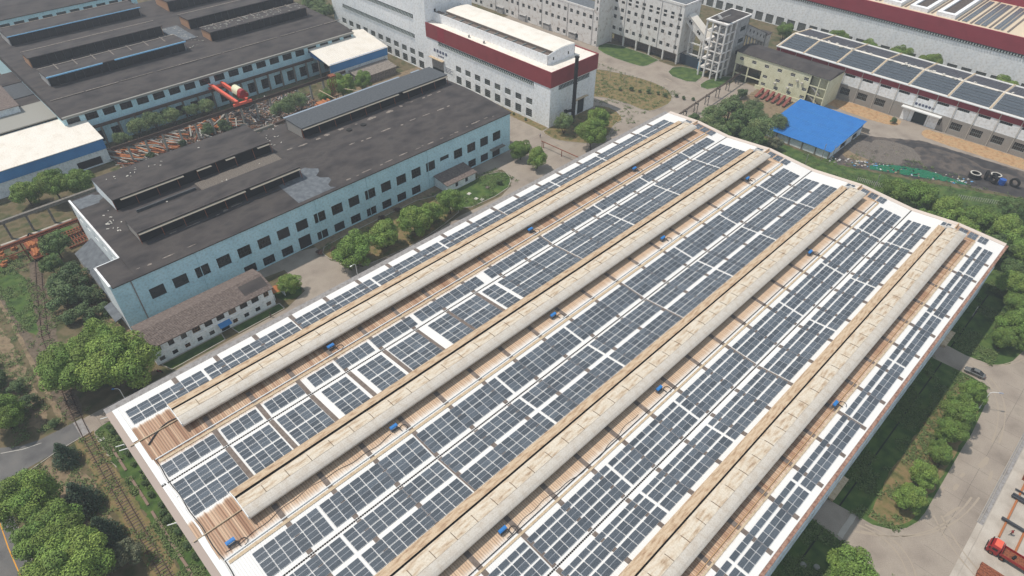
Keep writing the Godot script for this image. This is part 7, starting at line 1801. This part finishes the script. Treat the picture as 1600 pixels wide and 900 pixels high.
func plants() -> void:
	var T := [
		["big", 1.0, -143.8, 7.2, "huge bright green tree over the railway track, left half of the big clump"],
		["big", 9.2, -136.6, 8.0, "huge bright green tree at the shed corner, right half of the big clump"],
		["big", 8.6, -149.5, 6.0, "big bright green tree behind the clump, touching the annex roof"],
		["big", -16.7, -114.8, 6.0, "broad bright green tree by the yellow line, uppermost of the three in the corner"],
		["big", -16.0, -103.9, 6.0, "broad bright green tree by the yellow line, middle one of the three in the corner"],
		["big", -15.6, -94.8, 6.6, "broad bright green tree at the photo's bottom edge, lowest of the three in the corner"],
		["big", -14.6, -143.4, 4.6, "bright green tree cut by the left edge above the grey road"],
		["cedar", -8.6, -125.4, 2.6, "small dark cedar near the bend of the grey road"], ["cedar", -9.7, -111.6, 3.3, "dark cedar between the track and the uppermost roadside tree"], ["cedar", -9.0, -101.4, 2.9, "dark low cedar between the track and the middle roadside tree"],
		["dry", -8.0, -93.6, 3.4, "brownish dry bush beside the track at the photo's bottom"],
		["shrub", -13.0, -159.2, 3.4, "dark bush at the left edge beside the dirt strip, the upper one"], ["shrub", -9.9, -147.0, 2.6, "dark bush on the dirt strip left of the track bed"], ["shrub", -10.2, -154.6, 2.2, "small dark bush on the dirt strip, just above the other"], ["shrub", -13.5, -168.0, 3.0, "dark bush at the left edge high up the dirt strip"], ["shrub", -7.4, -137.6, 1.4, "little round bush at the level crossing's edge"],
		["dark", 14.0, -201.6, 4.4, "dark bushy tree below the stacked steel frames"], ["shrub", 13.6, -186.0, 4.6, "wide dark bush beside the dirt path, opposite the grey lean-to"], ["shrub", 8.2, -178.0, 4.8, "wide dark bush in the thicket, next to the track bed"], ["shrub", 13.4, -175.6, 3.8, "dark bush in the thicket nearest the workshop's front corner"], ["dark", 10.2, -194.0, 3.2, "small dark tree between wagon and thicket"], ["shrub", 10.0, -169.4, 3.2, "dark bush at the lower tip of the thicket above the big tree"], ["shrub", 9.6, -185.6, 3.6, "grey green bush in the middle of the thicket"], ["shrub", 14.4, -168.0, 2.4, "small dark bush between dirt path and big tree"], ["shrub", 6.6, -170.5, 2.6, "dark bush against the track bed's curve"],
		["mid", 16.4, -237.8, 4.4, "round green tree by the cream roofed shed, leftmost of three"], ["big", 24.2, -233.4, 5.3, "wide green tree by the cream roofed shed, middle of three"], ["mid", 31.4, -230.6, 4.9, "wide green tree by the cream roofed shed, rightmost of three"],
		["wispy", 52.9, -255.8, 3.5, "pale green shrub nearest the cream roofed shed's end, along the window wall"], ["wispy", 59.7, -257.6, 4.0, "second shrub along the pale blue window wall from the cream shed"], ["wispy", 66.6, -258.6, 4.6, "third shrub along the pale blue window wall from the cream shed"], ["wispy", 73.3, -259.0, 4.2, "fourth shrub along the pale blue window wall from the cream shed"], ["wispy", 81.0, -259.2, 3.6, "fifth shrub along the pale blue window wall, left of the crane"], ["wispy", 86.8, -258.0, 3.8, "shrub under the red crane's far end"], ["wispy", 100.5, -256.0, 3.6, "shrub just right of the red crane by the window wall"],
		["shrub", 79.8, -243.4, 2.9, "dark shrub among the scrap, left of the close pair near the gutter"], ["shrub", 85.4, -242.0, 3.3, "dark shrub among the scrap, right of the close pair near the gutter"], ["shrub", 56.4, -240.5, 2.1, "small shrub in the scrap nearest the cream roofed shed"], ["shrub", 68.5, -241.5, 2.0, "small shrub half way along the scrap yard's near side"],
		["wispy", 106.1, -232.9, 5.4, "feathery pale tree at the right end of the scrap heaps"], ["wispy", 114.5, -236.6, 4.4, "feathery pale tree behind the slate roof, right of the scrap"], ["big", 133.2, -233.0, 5.8, "bushy green tree around the rusty hoist mast"], ["mid", 145.4, -236.2, 3.9, "green tree against the blue side of the gabled cream roofed shed"], ["mid", 126.4, -235.0, 3.4, "small green tree left of the hoist mast"],
		["mid", 74.6, -138.4, 5.7, "round clipped tree beside the blue workshop, first from the apron"], ["mid", 85.6, -139.6, 4.7, "round clipped tree beside the blue workshop, second from the apron"], ["mid", 95.6, -138.3, 5.0, "round clipped tree beside the blue workshop, third from the apron"], ["mid", 103.2, -139.7, 3.7, "round clipped tree beside the blue workshop, fourth from the apron"], ["mid", 111.2, -140.0, 4.0, "round clipped tree beside the blue workshop, last before the lawn"],
		["shrub", 107.8, -144.6, 1.9, "dark bush tucked behind the last round tree"],
		["mid", 54.3, -141.4, 3.1, "round green bush in the bed at the end of the annex"], ["mid", 151.8, -148.6, 3.8, "dark green round tree by the workshop's far corner, the rear one"], ["mid", 151.4, -139.9, 3.7, "bright round tree by the workshop's far corner, the front one"], ["shrub", 134.6, -141.6, 1.3, "tiny dark conical bush on the lawn"],
		["red", 69.2, -150.6, 1.2, "small reddish bush at the apron's edge nearest the dark door"], ["red", 72.6, -148.0, 1.3, "small reddish bush beside the first round tree"], ["red", 93.0, -152.2, 1.3, "small reddish bush against the workshop wall behind the trees"], ["red", 99.5, -152.4, 1.2, "reddish bush against the workshop wall, farther along"],
		["big", 175.6, -135.6, 5.6, "broad bright green tree in front of the chimney, the near one"], ["mid", 188.6, -143.0, 4.6, "bright green tree behind the broad one, right of the chimney"], ["mid", 181.8, -139.6, 4.0, "bright green tree between the broad tree and the chimney"], ["wispy", 177.8, -151.0, 3.9, "pale bush against the factory corner left of the chimney"],
		["wispy", 222.4, -114.0, 4.8, "feathery tree in the scrubby clump nearest the loop road"], ["wispy", 229.6, -111.6, 6.2, "tallest feathery tree in the scrubby clump before the cream block"], ["dark", 228.4, -104.4, 5.4, "dark tree in the middle of the scrubby clump"], ["wispy", 212.9, -106.3, 4.3, "feathery tree in the clump nearest the shed's far edge"], ["wispy", 223.9, -95.0, 5.4, "brownish feathery tree between the clump and the blue roof"], ["wispy", 233.0, -99.6, 4.2, "feathery tree overlapping the blue roof's left corner"], ["dark", 216.9, -94.4, 4.5, "dark tree beside the shed's far edge below the blue roof"], ["dry", 224.6, -88.4, 3.0, "thin brown tree in front of the blue roof's lower corner"], ["shrub", 219.6, -120.4, 3.0, "low bush under the pipe bridge beside the loop road"], ["shrub", 255.4, -120.2, 3.0, "low dark bush by the cream block's stilts"], ["wispy", 240.0, -106.5, 4.4, "brownish feathery tree between the clump and the red racks"], ["wispy", 236.6, -93.6, 4.0, "thin feathery tree hanging over the blue roof's edge"], ["dry", 246.0, -110.0, 3.4, "dry scrub bush beside the red racks"], ["wispy", 218.0, -113.0, 4.0, "feathery tree at the clump's left tip by the pipe bridge"], ["dark", 221.4, -104.0, 4.0, "dark low tree at the heart of the scrubby clump"], ["dark", 208.6, -98.4, 3.2, "dark low bush hugging the shed's far edge"],
		["mid", 329.0, -141.0, 4.2, "round green tree left of the panel roofed hall before the giant hall"], ["big", 331.0, -115.6, 5.4, "round tree between the two halls, first behind the panel roof"], ["big", 331.0, -101.0, 5.4, "round tree between the two halls, second behind the panel roof"], ["big", 331.0, -86.0, 5.4, "round tree between the two halls, third behind the panel roof"], ["big", 331.0, -73.6, 5.4, "round tree between the two halls, fourth behind the panel roof"], ["big", 331.0, -43.6, 5.4, "round tree between the two halls at the far right"],
		["mid", 216.8, -42.6, 4.7, "green tree of the row beyond the shed, first one from the slim pole"], ["mid", 219.6, -35.9, 5.0, "green tree of the row beyond the shed, second from the slim pole"], ["mid", 218.3, -26.9, 5.3, "green tree of the row beyond the shed, third from the slim pole"], ["mid", 221.6, -18.8, 5.0, "green tree of the row beyond the shed, fourth from the slim pole"], ["mid", 220.3, -10.8, 5.2, "green tree of the row beyond the shed, fifth from the slim pole"], ["mid", 210.6, -19.6, 4.6, "green tree in front of the row, close to the shed's far edge"], ["dark", 237.4, -13.4, 4.0, "dark tree at the right edge below the tyres"], ["dark", 209.8, -10.2, 4.6, "dark tree by the shed's far right corner"], ["mid", 212.4, -3.8, 4.4, "green tree at the right edge beside the shed's far corner"], ["mid", 209.8, -30.6, 3.6, "small green tree between row and shed verge"], ["mid", 211.6, -48.8, 3.0, "small green tree left of the row beyond the shed"],
		["dark", 202.8, -3.0, 3.9, "dark green tree tucked under the shed's far right corner"], ["mid", 195.4, -1.6, 4.0, "green tree at the right edge, first below the shed corner"], ["mid", 189.6, 1.8, 3.5, "green tree at the right edge, second below the shed corner"], ["mid", 179.6, 4.0, 4.0, "green tree above the parked car, nearer the photo's edge"], ["mid", 172.2, 3.4, 3.0, "green tree above the parked car, nearer the path"], ["mid", 176.0, 9.0, 3.0, "green tree at the right edge on the grass tip"], ["mid", 185.0, 6.0, 3.2, "green tree at the right edge between two others"],
		["mid", 147.3, 3.6, 3.0, "round tree on the median right behind the parked car"], ["mid", 138.6, 3.2, 3.9, "round tree on the median next to the leaning lamp"], ["mid", 132.6, 4.4, 3.1, "round tree on the median, third from the car"], ["mid", 125.1, 4.4, 2.6, "round tree on the median, fourth from the car"], ["mid", 116.5, 4.4, 2.9, "round tree on the median, fifth from the car"], ["mid", 108.9, 4.4, 3.1, "round tree on the median's rounded near tip"], ["mid", 84.8, 2.9, 4.4, "bright round tree cut by the photo's bottom edge near the two covers"],
		["wispy", 172.6, -310.0, 7.6, "large green tree between the old works and the tall white block, nearer one"], ["wispy", 178.0, -326.0, 6.4, "large green tree at the top edge behind the old works"], ["mid", 166.0, -330.0, 5.0, "green tree at the top edge left of the tall white block"],
	]
	for t in T: plant(t[0], t[1], t[2], t[3], t[4])
	for i in 16:
		var z: float = [-124, -121, -118.5, -115, -112, -108.5, -105, -101, -97, -93, -89, -86, -128, -126.5, -110, -99][i]
		plant("shrub", R(0.6, 1.6), z, R(0.6, 1.05), "small round weed bush in the strip between brick line and shed wall", "weed bushes beside the shed's near wall")
	for i in 9:
		plant("shrub", 224.6 + i * 1.8 + R(-1, 1), -160.0 + i * 3.4, R(0.8, 1.3), "low dark hedge bush in the row across the dry lawn", "hedge bushes across the dry lawn")
	plant("shrub", 283.0 - 4.6, -66.0, 1.5, "small lone bush on the bare verge beside the hall's green door")
	for i in 10: plant("shrub", 174.9, -229.0 + i * 6.7, R(0.6, 0.9), "tiny bush in the strip under the factory's lower windows", "tiny bushes under the factory windows")
	weeds()

func weeds() -> void:
	var r := RandomNumberGenerator.new(); r.seed = 77
	var b := MB.new()
	for i in 14:
		b.col = Color(0.10, 0.14, 0.04) * r.randf_range(0.7, 1.4); b.col.a = 1
		leaf_quad(b, V(r.randfn() * 0.22, r.randf_range(0.04, 0.3), r.randfn() * 0.22), V(r.randfn() * 0.5, 1, r.randfn() * 0.5).normalized(), 0.17, r)
	var me := b.mesh(M.leaf, Vector3.ZERO, true)
	var A := [[-1.8, -130, 2.2, -60, 1100], [-14.5, -129, -6.8, -62, 900], [-16, -196, -6.5, -138, 900], [62, -7.2, 93, 10, 1300], [100, -7.4, 156.6, 7, 2200], [164.4, -7, 200, 4, 1200], [194, -118, 231, 10, 3400], [231, -66, 256, 10, 700], [9, -220, 16, -160, 900], [-4.6, -214, 5, -172, 600], [47, -261.5, 136, -243.5, 1300], [207, -198, 240, -140, 1100], [71, -153, 117, -137, 700], [113, -151, 141, -138, 500], [-4.9, -215, 9, -205, 200], [-6.5, -130, -1.8, -60, 260], [-6, -190, 1, -137, 160], [173.6, -157, 207, -137, 350], [48, -258, 124, -224, 500]]
	var xs := []
	var f := FastNoiseLite.new(); f.seed = 8; f.frequency = 0.09
	for q in A:
		for i in q[4]:
			var x := r.randf_range(q[0], q[2]); var z := r.randf_range(q[1], q[3])
			if f.get_noise_2d(x, z) < -0.12: continue
			if q[0] == 100 and z > -0.8 and (x < 102 or z > 6): continue
			var s := r.randf_range(0.6, 1.7)
			xs.append(Transform3D(Basis(Vector3.UP, r.randf() * TAU).scaled(V(s, s * r.randf_range(0.6, 1.3), s)), V(x, 0.02, z)))
	var mm := MultiMesh.new(); mm.transform_format = MultiMesh.TRANSFORM_3D; mm.mesh = me; mm.instance_count = xs.size()
	for i in xs.size(): mm.set_instance_transform(i, xs[i])
	var mi := MultiMeshInstance3D.new(); mi.name = "weeds"; mi.multimesh = mm; add_child(mi, true); mi.set_meta("kind", "stuff"); tag(mi, "weeds and grass tufts growing over the verges and rough ground", "weeds")
